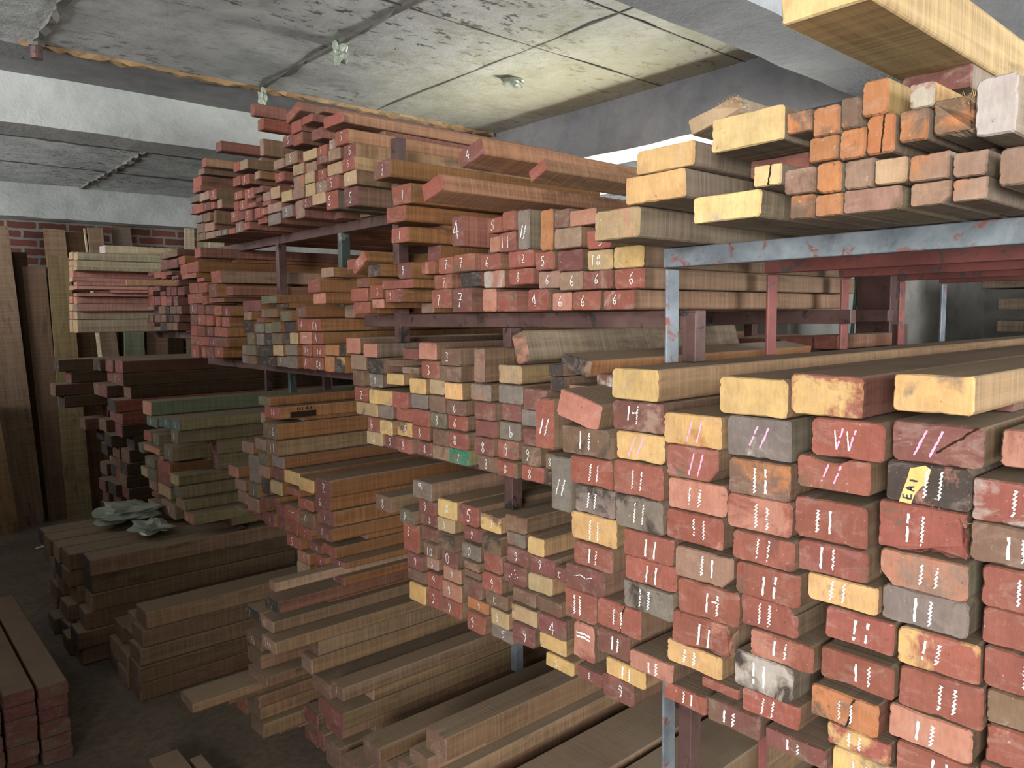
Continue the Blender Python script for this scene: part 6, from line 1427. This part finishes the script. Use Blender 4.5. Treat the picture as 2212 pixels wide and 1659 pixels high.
boxes('rail', [(0.806, 0.85, -1.724, -1.684, 0.0, 1.844)], M_OXIDE, r, .002)
boxes('rail', [(1.578, 1.622, -1.724, -1.684, 0.0, 1.844)], M_OXIDE, r, .002)
r = bpy.data.objects.new('storage_rack', None); C.objects.link(r); r.location = (1.45, 1.66, 0.0); tag(r, 'brown middle steel rack holding the stacks chalked six, eight and nine', 'rack', 'steel timber racks')
boxes('post', [(-0.02, 0.02, -0.658, -0.622, 0.001, 0.924)], M_DARK, r, .002)
boxes('post', [(-0.02, 0.02, -0.658, -0.622, 1.593, 1.704)], M_DARK, r, .002)
boxes('post', [(-0.02, 0.02, -0.033, 0.003, 1.138, 1.259)], M_DARK, r, .002)
boxes('post', [(-0.02, 0.02, -0.033, 0.003, 1.611, 1.667)], M_DARK, r, .002)
boxes('post', [(-0.02, 0.02, 0.537, 0.573, 1.613, 1.729)], M_DARK, r, .002)
boxes('post', [(-0.02, 0.02, 0.537, 0.573, 1.879, 2.149)], M_DARK, r, .002)
boxes('post', [(-0.02, 0.02, 0.537, 0.573, 2.209, 2.299)], M_DARK, r, .002)
boxes('post', [(0.48, 0.52, 0.525, 0.555, 0.001, 0.077)], M_STEEL, r, .002)
boxes('post', [(0.48, 0.52, 0.525, 0.555, 0.152, 0.203)], M_STEEL, r, .002)
boxes('post', [(0.48, 0.52, 0.525, 0.555, 0.283, 0.73)], M_STEEL, r, .002)
boxes('post', [(0.28, 0.32, 1.04, 1.07, 0.001, 0.109)], M_DARK, r, .002)
boxes('post', [(1.25, 1.29, -0.603, -0.567, 0.801, 0.924)], M_DARK, r, .002)
boxes('post', [(1.25, 1.29, -0.603, -0.567, 1.525, 1.659)], M_DARK, r, .002)
boxes('post', [(1.25, 1.29, -0.033, 0.003, 1.138, 1.259)], M_DARK, r, .002)
boxes('post', [(1.25, 1.29, -0.033, 0.003, 1.611, 1.659)], M_DARK, r, .002)
boxes('post', [(1.25, 1.29, 0.552, 0.588, 0.801, 1.259)], M_DARK, r, .002)
boxes('post', [(1.25, 1.29, 0.552, 0.588, 1.613, 1.659)], M_DARK, r, .002)
boxes('rail', [(-0.017, 0.017, -0.66, 0.78, 1.668, 1.709)], M_DARK, r, .002)
boxes('rail', [(0.733, 0.767, -0.66, 0.78, 1.668, 1.709)], M_DARK, r, .002)
boxes('rail', [(1.23, 1.27, -0.56, 0.78, 1.668, 1.709)], M_DARK, r, .002)
boxes('rail', [(0.033, 0.067, -0.6, 0.78, 1.217, 1.258)], M_DARK, r, .002)
boxes('rail', [(0.633, 0.667, -0.6, 0.78, 1.217, 1.258)], M_DARK, r, .002)
boxes('rail', [(1.253, 1.287, -0.6, 0.78, 1.217, 1.258)], M_DARK, r, .002)
boxes('rail', [(0.033, 0.067, -0.6, 0.38, 0.732, 0.773)], M_DARK, r, .002)
boxes('rail', [(0.633, 0.667, -0.6, 0.38, 0.732, 0.773)], M_DARK, r, .002)
boxes('rail', [(1.253, 1.287, -0.6, 0.38, 0.732, 0.773)], M_DARK, r, .002)
r = bpy.data.objects.new('storage_rack', None); C.objects.link(r); r.location = (1.56, 3.1, 0.0); tag(r, 'dark left steel rack carrying the top left shelf of fives and sevens', 'rack', 'steel timber racks')
boxes('post', [(-0.02, 0.02, 0.274, 0.306, 1.451, 1.499)], M_DARK, r, .002)
boxes('post', [(-0.02, 0.02, 0.274, 0.306, 1.538, 2.044)], M_DARK, r, .002)
boxes('post', [(-0.02, 0.02, -0.316, -0.284, 1.451, 1.499)], M_GREEN, r, .002)
boxes('post', [(-0.02, 0.02, -0.316, -0.284, 1.551, 1.595)], M_GREEN, r, .002)
boxes('post', [(-0.02, 0.02, -0.316, -0.284, 1.745, 2.044)], M_GREEN, r, .002)
boxes('post', [(0.34, 0.38, 0.97, 1.0, 0.001, 1.457)], M_GREEN, r, .002)
boxes('post', [(0.34, 0.38, 0.56, 0.59, 0.401, 1.457)], M_DARK, r, .002)
boxes('post', [(0.88, 0.92, -0.316, -0.284, 0.001, 0.124)], M_DARK, r, .002)
boxes('post', [(0.88, 0.92, -0.316, -0.284, 0.974, 1.005)], M_DARK, r, .002)
boxes('post', [(0.88, 0.92, -0.316, -0.284, 1.06, 1.499)], M_DARK, r, .002)
boxes('post', [(0.88, 0.92, -0.316, -0.284, 1.551, 1.595)], M_DARK, r, .002)
boxes('post', [(0.88, 0.92, -0.316, -0.284, 1.745, 2.044)], M_DARK, r, .002)
boxes('post', [(0.88, 0.92, 0.274, 0.306, 0.001, 0.817)], M_DARK, r, .002)
boxes('post', [(0.88, 0.92, 0.274, 0.306, 0.959, 1.089)], M_DARK, r, .002)
boxes('post', [(0.88, 0.92, 0.274, 0.306, 1.144, 1.499)], M_DARK, r, .002)
boxes('post', [(0.88, 0.92, 0.274, 0.306, 1.538, 2.044)], M_DARK, r, .002)
boxes('post', [(0.88, 0.92, 0.934, 0.966, 0.001, 1.569)], M_DARK, r, .002)
boxes('post', [(0.88, 0.92, 0.934, 0.966, 1.934, 2.044)], M_DARK, r, .002)
boxes('rail', [(-0.017, 0.017, -0.72, 1.0, 2.043, 2.082)], M_DARK, r, .002)
boxes('rail', [(0.823, 0.857, -0.72, 1.0, 2.043, 2.082)], M_DARK, r, .002)
boxes('rail', [(-0.077, -0.043, -0.66, 1.08, 1.458, 1.498)], M_DARK, r, .002)
boxes('rail', [(1.023, 1.057, -0.66, 1.08, 1.458, 1.498)], M_DARK, r, .002)
boxes('rail', [(-0.027, 0.007, -0.42, -0.1, 0.548, 0.588)], M_DARK, r, .002)
boxes('rail', [(1.023, 1.057, -0.42, -0.1, 0.548, 0.588)], M_DARK, r, .002)
boxes('rail', [(-0.027, 0.007, -0.1, 0.52, 0.753, 0.793)], M_DARK, r, .002)
boxes('rail', [(1.023, 1.057, -0.1, 0.52, 0.753, 0.793)], M_DARK, r, .002)
r = bpy.data.objects.new('storage_rack', None); C.objects.link(r); r.location = (1.6, 4.6, 0.0); tag(r, 'low far steel rack holding the green-ended and pale stacks', 'rack', 'steel timber racks')
boxes('post', [(0.6, 0.64, 0.49, 0.52, 0.001, 0.55)], M_DARK, r, .002)
boxes('post', [(0.6, 0.64, 0.49, 0.52, 0.785, 1.599)], M_DARK, r, .002)
boxes('post', [(1.1, 1.14, -0.526, -0.494, 0.001, 0.087)], M_DARK, r, .002)
boxes('post', [(1.1, 1.14, -0.526, -0.494, 0.176, 0.263)], M_DARK, r, .002)
boxes('post', [(1.1, 1.14, -0.526, -0.494, 0.352, 0.439)], M_DARK, r, .002)
boxes('post', [(1.1, 1.14, -0.526, -0.494, 0.528, 1.599)], M_DARK, r, .002)
boxes('post', [(1.1, 1.14, 0.474, 0.506, 0.001, 0.55)], M_DARK, r, .002)
boxes('post', [(1.1, 1.14, 0.474, 0.506, 0.785, 1.599)], M_DARK, r, .002)
boxes('rail', [(-0.017, 0.017, -0.5, 0.5, 0.536, 0.549)], M_DARK, r, .002)
boxes('rail', [(1.103, 1.137, -0.5, 0.5, 0.536, 0.549)], M_DARK, r, .002)
boxes('rail', [(-0.117, -0.083, -0.5, 0.5, 1.59, 1.629)], M_DARK, r, .002)
boxes('rail', [(0.783, 0.817, -0.5, 0.5, 1.59, 1.629)], M_DARK, r, .002)
# ---------------------------------------------------------------- timbers and the rest
for row in ROWS: timber(row)

V, F, FM, ca, cb = [], [], [], [], []
CV, CF = [], []
for (X, y, z, w, h, L, e, s, t2, mx, seed, mark) in STUFF:
    rnd = random.Random(seed)
    v, f, fm = timber_geo(w, h, L, rnd, 1)
    if mark != '-':
        sv, sf = [], []
        for (_, pts, wd) in mark_strokes(mark, w, h, rnd, False): ribbon(sv, sf, pts, wd, rnd, .06)
        n0 = len(CV); CV += [(X - .0014, y - u, z + v2) for u, v2 in sv]; CF += [tuple(i + n0 for i in q) for q in sf]
    n0 = len(V); V += [(a + X, b + y, c + z) for a, b, c in v]; F += [tuple(i + n0 for i in q) for q in f]; FM += fm
    ce, cs = vary(TINT[e], rnd), vary(SIDE[s], rnd, .14); t = TINT[t2] if t2 else (0, 0, 0); sd = rnd.random()
    for q in fm:
        c = ce if q == 0 else cs
        ca += [c[0], c[1], c[2], sd]; cb += [t[0], t[1], t[2], mx]
me = bpy.data.meshes.new('small_timbers'); me.from_pydata(V, [], F)
me.materials.append(M_END); me.materials.append(M_SIDE); me.polygons.foreach_set('material_index', FM)
a = me.attributes.new('tint', 'FLOAT_COLOR', 'FACE'); a.data.foreach_set('color', ca)
b = me.attributes.new('tint2', 'FLOAT_COLOR', 'FACE'); b.data.foreach_set('color', cb)
o = bpy.data.objects.new('small_timbers', me); C.objects.link(o)
tag(o, 'the many smaller and half-hidden timbers filling the far racks and piles', 'timber', None, 'stuff')
q = link_mesh('chalk_mark', CV, CF, M_CHALK['w'], o); q['kind'] = 'stuff'


def leaning_board(label, P, side):
    th = .024
    v = [tuple(p) for p in P] + [(p[0], p[1] + th, p[2]) for p in P]
    f = [(0, 3, 2, 1), (4, 5, 6, 7), (0, 1, 5, 4), (1, 2, 6, 5), (2, 3, 7, 6), (3, 0, 4, 7)]
    cx, cy, cz = (v[2][0] + v[3][0]) / 2, (v[2][1] + v[3][1]) / 2, min(v[2][2], v[3][2])
    # grain runs along the board, so it is modelled lying down and stood up
    ax = Vector(P[0]) + Vector(P[1]) - Vector(P[2]) - Vector(P[3]); ax.normalize()
    yy = Vector((0, 1, 0)); zz = ax.cross(yy).normalized(); yy = zz.cross(ax)
    R = Matrix((ax, yy, zz)).transposed(); Ri = R.inverted()
    vl = [Ri @ (Vector(p) - Vector((cx, cy, cz))) for p in v]
    me = bpy.data.meshes.new('leaning_board'); me.from_pydata([tuple(p) for p in vl], [], f); me.materials.append(M_SIDE)
    rnd = random.Random(label)
    paint(me, [1] * 6, (0, 0, 0), vary(SIDE[side], rnd, .05), (0, 0, 0), 0, rnd.random())
    o = bpy.data.objects.new('leaning_board', me); C.objects.link(o)
    o.matrix_world = Matrix.Translation((cx, cy, cz)) @ R.to_4x4()
    tag(o, label, 'board', 'boards leaning on the back wall')
leaning_board('wide pale brown board leaning at the far left of the back wall', [[0.789, 7.4, 2.453], [1.073, 7.4, 2.472], [1.183, 7.32, 0.0], [0.996, 7.32, 0.0]], 'sn')
leaning_board('short tan board leaning in front of the leftmost wide board', [[0.645, 7.22, 1.111], [0.889, 7.22, 1.092], [0.975, 7.138, 0.0], [0.785, 7.137, 0.0]], 'st')
leaning_board('dark brown narrow board leaning right of the wide pale board', [[1.159, 7.44, 2.15], [1.326, 7.44, 2.155], [1.367, 7.359, 0.0], [1.219, 7.358, -0.0]], 'sb')
leaning_board('olive-tan wide board leaning behind the dark far corner stack', [[1.338, 7.4, 2.254], [1.501, 7.4, 2.234], [1.544, 7.319, 0.0], [1.348, 7.319, 0.0]], 'ss')
leaning_board('brown board top standing between dark board and tan board', [[1.341, 7.5, 2.481], [1.499, 7.5, 2.476], [1.583, 7.42, 0.0], [1.386, 7.419, -0.0]], 'sn')
leaning_board('stained tan board with a dark smudge beside a thin upright stick', [[1.52, 7.59, 2.466], [1.671, 7.59, 2.475], [1.78, 7.51, -0.0], [1.596, 7.51, 0.0]], 'st')
leaning_board('brown board right of the thin upright stick', [[1.675, 7.5, 2.508], [1.793, 7.5, 2.516], [1.945, 7.42, 0.0], [1.775, 7.42, 0.0]], 'sn')
leaning_board('grey board leaning beside the bare bricks', [[1.884, 7.56, 2.548], [2.038, 7.56, 2.546], [2.172, 7.481, -0.0], [1.982, 7.48, -0.0]], 'sg')
leaning_board('slim pale stick leaning in front of the tan boards', [[1.602, 7.3, 2.48], [1.613, 7.3, 2.481], [1.612, 6.553, -0.0], [1.566, 6.574, 0.0]], 'sl')
leaning_board('white planed board standing left of the top left shelf', [[2.489, 7.46, 2.602], [2.574, 7.46, 2.6], [2.552, 7.587, -0.0], [2.452, 7.587, 0.0]], 'sl')
leaning_board('second white planed board behind the crimson timbers', [[2.61, 7.5, 2.537], [2.72, 7.5, 2.544], [2.681, 7.571, 0.0], [2.562, 7.571, 0.0]], 'sl')
leaning_board('third white planed board behind the crimson timbers', [[2.713, 7.46, 2.518], [2.856, 7.46, 2.527], [2.832, 7.586, 0.0], [2.697, 7.587, 0.0]], 'sl')
leaning_board('second dark brown board behind the wide pale board', [[1.081, 7.48, 2.266], [1.205, 7.48, 2.272], [1.247, 7.399, 0.0], [1.126, 7.399, -0.0]], 'sd')
leaning_board('tan board slanting behind the shelf of pale timbers', [[1.757, 7.54, 2.078], [1.897, 7.54, 2.081], [1.831, 7.459, 0.0], [1.686, 7.459, 0.0]], 'st')
leaning_board('grey-green board in the gap under the pale far left stack', [[1.922, 7.4, 2.076], [2.084, 7.4, 2.08], [1.982, 7.318, -0.0], [1.81, 7.318, 0.0]], 'sv')
leaning_board('brown board in the gap right of the grey-green board', [[2.123, 7.44, 2.083], [2.305, 7.44, 2.087], [2.187, 7.359, 0.0], [2.009, 7.358, 0.0]], 'sb')
leaning_board('broad dark brown board at the very back behind the other boards', [[1.219, 7.6, 2.067], [1.678, 7.6, 2.079], [1.645, 7.517, 0.0], [1.197, 7.515, -0.0]], 'sd')
leaning_board('second broad dark board at the very back, right of the first', [[1.698, 7.6, 2.12], [2.496, 7.6, 2.143], [2.391, 7.522, 0.0], [1.664, 7.517, 0.0]], 'sd')

# white planed planks lying on the pale far-left stack
def laid_timber(name, cat, label, x, y, z, w, h, L, e, s, group=None, rotz=0.0, seed=1, t2='', mx=0):
    rnd = random.Random(seed); v, f, fm = timber_geo(w, h, L, rnd, 2)
    me = bpy.data.meshes.new(name); me.from_pydata(v, [], f); me.materials.append(M_END); me.materials.append(M_SIDE)
    me.polygons.foreach_set('material_index', fm)
    paint(me, fm, vary(TINT[e], rnd, .04), vary(SIDE[s], rnd, .04), TINT[t2] if t2 else (0, 0, 0), mx, rnd.random())
    o = bpy.data.objects.new(name, me); C.objects.link(o); o.location = (x, y, z); o.rotation_euler = (0, 0, rotz)
    return tag(o, label, cat, group)
laid_timber('timber', 'timber', 'Wide dusty timber on the low pile under the lower middle stack', 0.950, 1.600, 0.179, 0.210, 0.110, 2.10, 'b', 'sd2', 'timbers in the low front floor pile', 0.0, 940)
laid_timber('timber', 'timber', 'Second wide dusty timber on the low pile, nearest the blue-black posts', 0.950, 1.365, 0.179, 0.220, 0.110, 2.10, 'b', 'sd2', 'timbers in the low front floor pile', 0.0, 941)
laid_timber('timber', 'timber', 'Dusty timber on the floor behind the blue-black rack posts', 0.980, 1.140, 0.000, 0.150, 0.100, 2.20, 'b', 'sd2', 'timbers in the low front floor pile', 0.0, 942)
laid_timber('timber', 'timber', 'Lower support timber beneath the wide dusty timbers', 0.990, 1.480, 0.080, 0.420, 0.098, 2.00, 'b', 'sd2', 'timbers in the low front floor pile', 0.0, 943)
laid_timber('timber', 'timber', 'Bottom support timber on the floor beneath the wide dusty timbers', 1.000, 1.470, 0.000, 0.460, 0.078, 2.00, 'b', 'sd2', 'timbers in the low front floor pile', 0.0, 944)
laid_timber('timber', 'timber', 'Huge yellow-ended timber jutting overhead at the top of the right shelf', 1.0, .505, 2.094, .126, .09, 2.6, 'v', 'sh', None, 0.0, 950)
laid_timber('timber', 'timber', 'Long white planed plank, uppermost over the pale far left stack', 1.226, 5.160, 2.106, 0.120, 0.047, 0.52, 'w', 'sl', 'planks over the pale far left stack', 0.0, 966)
laid_timber('timber', 'timber', 'Shorter white planed plank under the uppermost white plank', 1.222, 5.090, 2.055, 0.100, 0.049, 0.29, 'w', 'sl', 'planks over the pale far left stack', 0.0, 967)
laid_timber('timber', 'timber', 'Thin bright batten poking out across the crimson timber ends', 1.105, 4.215, 1.876, 0.030, 0.028, 0.27, 'o', 'so3', 'planks over the pale far left stack', 0.0, 968)
laid_timber('timber', 'timber', 'Red-brown timber end deep behind the right-hand rack posts, first from left', 2.62, 2.079, 1.505, 0.225, 0.050, 0.55, 'p', 'sr', 'timber ends behind the right-hand rack', 0.0, 980)
laid_timber('timber', 'timber', 'Red-brown timber end deep behind the right-hand rack posts, second from left', 2.62, 1.893, 1.518, 0.137, 0.050, 0.55, 'r', 'sr', 'timber ends behind the right-hand rack', 0.0, 981)
laid_timber('timber', 'timber', 'Red-brown timber end deep behind the right-hand rack posts, third from left', 2.62, 1.726, 1.535, 0.137, 0.050, 0.55, 'r', 'sr', 'timber ends behind the right-hand rack', 0.0, 982)
laid_timber('timber', 'timber', 'Red-brown timber end deep behind the right-hand rack posts, fourth from left', 2.62, 1.568, 1.554, 0.159, 0.050, 0.55, 'm', 'sr', 'timber ends behind the right-hand rack', 0.0, 983)
laid_timber('timber', 'timber', 'Red-brown timber end deep behind the right-hand rack posts, fifth from left', 2.62, 1.402, 1.564, 0.128, 0.050, 0.55, 'r', 'sr', 'timber ends behind the right-hand rack', 0.0, 984)
laid_timber('timber', 'timber', 'Red-brown timber end deep behind the right-hand rack posts, sixth from left', 2.62, 1.286, 1.571, 0.089, 0.050, 0.55, 'r', 'sr', 'timber ends behind the right-hand rack', 0.0, 985)

# the pile in the bottom left corner lies along the aisle
LP = 'blocks in the bottom left pile'
k = 0
names = {0: 'left', 1: 'middle', 2: 'right'}
rown = ['bottom', 'second', 'third', 'fourth', 'fifth', 'top']
for c in range(3):
    for r in range(6):
        if c == 0 and r > 4: continue
        k += 1
        x = .30 + c * .110; L = 1.25
        laid_timber('timber', 'timber', 'Dusty maroon timber in the bottom-left pile, %s row of its %s column' % (rown[r], names[c]),
                    x, 3.28 + rj.uniform(-.015, .03), .001 + r * .0515, .104, .0505, L, 'm', 'sm', LP, math.pi / 2, 900 + k, 'b', .4)
laid_timber('timber', 'timber', 'Short dusty timber end on the floor at the bottom edge', .80, 2.0, 0, .105, .08, .91, 'n', 'sd2', None, math.pi / 2, 951)
laid_timber('timber', 'timber', 'Narrow dusty timber beside the short floor timber at the bottom edge', .885, 1.95, 0, .045, .08, .86, 'n', 'sd2', None, math.pi / 2, 952)

# crumpled plastic: scraps caught in the slab joints and a sheet on the long floor pile
def crumple(name, cat, label, loc, sx, sy, sz, seed, mat, sub=3, parent=None):
    bm = bmesh.new(); bmesh.ops.create_icosphere(bm, subdivisions=sub, radius=.5)
    rnd = random.Random(seed); ph = [rnd.uniform(0, 6) for _ in range(6)]
    for v in bm.verts:
        c = v.co.copy(); d = 1 + .28 * math.sin(9 * c.x + ph[0]) * math.sin(8 * c.y + ph[1]) + .22 * math.sin(17 * c.z + ph[2] + 6 * c.x) + rnd.uniform(-.09, .09)
        v.co = Vector((c.x * sx * d, c.y * sy * d, c.z * sz * d))
    zs = [v.co.z for v in bm.verts]
    me = bpy.data.meshes.new(name); bm.to_mesh(me); bm.free(); me.materials.append(mat)
    o = bpy.data.objects.new(name, me); C.objects.link(o); o.location = loc
    return tag(o, label, cat)
crumple('plastic_scrap', 'plastic scrap', 'crumpled clear plastic hanging from the dark ceiling joint', (1.62, 2.90, 2.79), .06, .08, .09, 1, M_PLASTIC)
crumple('plastic_scrap', 'plastic scrap', 'small pointed pale scrap hanging above the top left shelf', (1.62, 3.66, 2.775), .035, .045, .09, 2, M_PLASTIC)
crumple('paper_scrap', 'paper scrap', 'torn pale scrap stuck under the bright slab', (2.50, 2.80, 2.815), .12, .07, .035, 3, M_PLASTIC)
crumple('plastic_sheet', 'plastic sheet', 'dusty green plastic sheet bundled on the long floor pile', (1.16, 4.72, .60), .32, .34, .09, 4, M_PLASTIC)
crumple('plastic_sheet', 'plastic sheet', 'smaller plastic bundle right of the green sheet on the floor pile', (1.20, 4.36, .575), .18, .22, .06, 5, M_PLASTIC)
o = boxes('floor_strip', [(-.04, .04, -.012, .012, 0, .004)], M_WHITE); o.location = (1.02, 6.55, .001); o.rotation_euler = (0, 0, .5); tag(o, 'white offcut strip on the floor, left of two', 'offcut', 'white floor offcuts')
o = boxes('floor_strip', [(-.04, .04, -.012, .012, 0, .004)], M_WHITE); o.location = (1.20, 6.62, .001); o.rotation_euler = (0, 0, .7); tag(o, 'white offcut strip on the floor, right of two', 'offcut', 'white floor offcuts')
t = bpy.data.objects.new('pipe_stub', None); C.objects.link(t); t.location = (.67, 3.66, 2.83); tag(t, 'short rusty conduit stub poking from the ceiling at upper left', 'pipe')
bm = bmesh.new(); bmesh.ops.create_cone(bm, cap_ends=True, segments=16, radius1=.022, radius2=.024, depth=.07)
me = bpy.data.meshes.new('tube'); bm.to_mesh(me); bm.free(); me.materials.append(M_DARK); q = bpy.data.objects.new('tube', me); C.objects.link(q); q.parent = t; q.location = (0, 0, -.035)
bm = bmesh.new(); bmesh.ops.create_cone(bm, cap_ends=True, segments=6, radius1=.032, radius2=.034, depth=.022)
me = bpy.data.meshes.new('nut'); bm.to_mesh(me); bm.free(); me.materials.append(M_MORTAR); q = bpy.data.objects.new('nut', me); C.objects.link(q); q.parent = t; q.location = (0, 0, -.012)
# brown column and cable behind the right-hand rack, and a slatted stack in the alcove
o = boxes('steel_column', [(-.07, .07, -.07, .07, 0, 2.562)], M_DARK, None, .004); o.location = (3.27, 1.375, 0); tag(o, 'square brown steel column behind the right-hand rack', 'column')
V, F = [], []
for i in range(25):
    t = i / 24; zc = 2.56 - 1.4 * t; xc = 3.21 + .012 * math.sin(5 * t); yc = 1.47 + .015 * math.sin(7 * t + 1)
    for a in range(6): V.append((xc + .007 * math.cos(a * math.pi / 3), yc + .007 * math.sin(a * math.pi / 3), zc))
    if i:
        for a in range(6): F.append(((i - 1) * 6 + a, (i - 1) * 6 + (a + 1) % 6, i * 6 + (a + 1) % 6, i * 6 + a))
o = link_mesh('hanging_cable', V, F, M_CABLE, None, None, True); tag(o, 'green cable hanging beside the brown steel column', 'cable')
k = 0
for r in range(9):
    k += 1
    laid_timber('stacked_plank', 'plank', 'Bluish-lit plank in the alcove slatted stack, %s from the top' % ['ninth', 'eighth', 'seventh', 'sixth', 'fifth', 'fourth', 'third', 'second', 'first'][r],
                4.72, -.55 + rj.uniform(-.05, .05), .9 + r * .115, .30, .06, 1.9, 'b', 'sg', 'planks in the alcove slatted stack', math.pi / 2, 970 + k)
    if r < 8:
        pass
ar = bpy.data.objects.new('alcove_rack', None); C.objects.link(ar); ar.location = (4.72, .4, 0); tag(ar, 'dark upright rack holding the alcove slatted planks', 'rack')
for y in (-.6, .02, .62): boxes('post', [(-.21, -.17, y - .02, y + .02, 0, 2.1)], M_DARK, ar, .002); boxes('post', [(.17, .21, y - .02, y + .02, 0, 2.1)], M_DARK, ar, .002)
for r in range(9):
    for y in (-.55, .08, .68): boxes('bearer', [(-.17, .17, y - .025, y + .025, .9 + r * .115 - .053, .9 + r * .115 - .001)], M_DARK, ar)
for y in (-.55, .08, .68): boxes('bearer', [(-.17, .17, y - .025, y + .025, 0, .846)], M_DARK, ar)
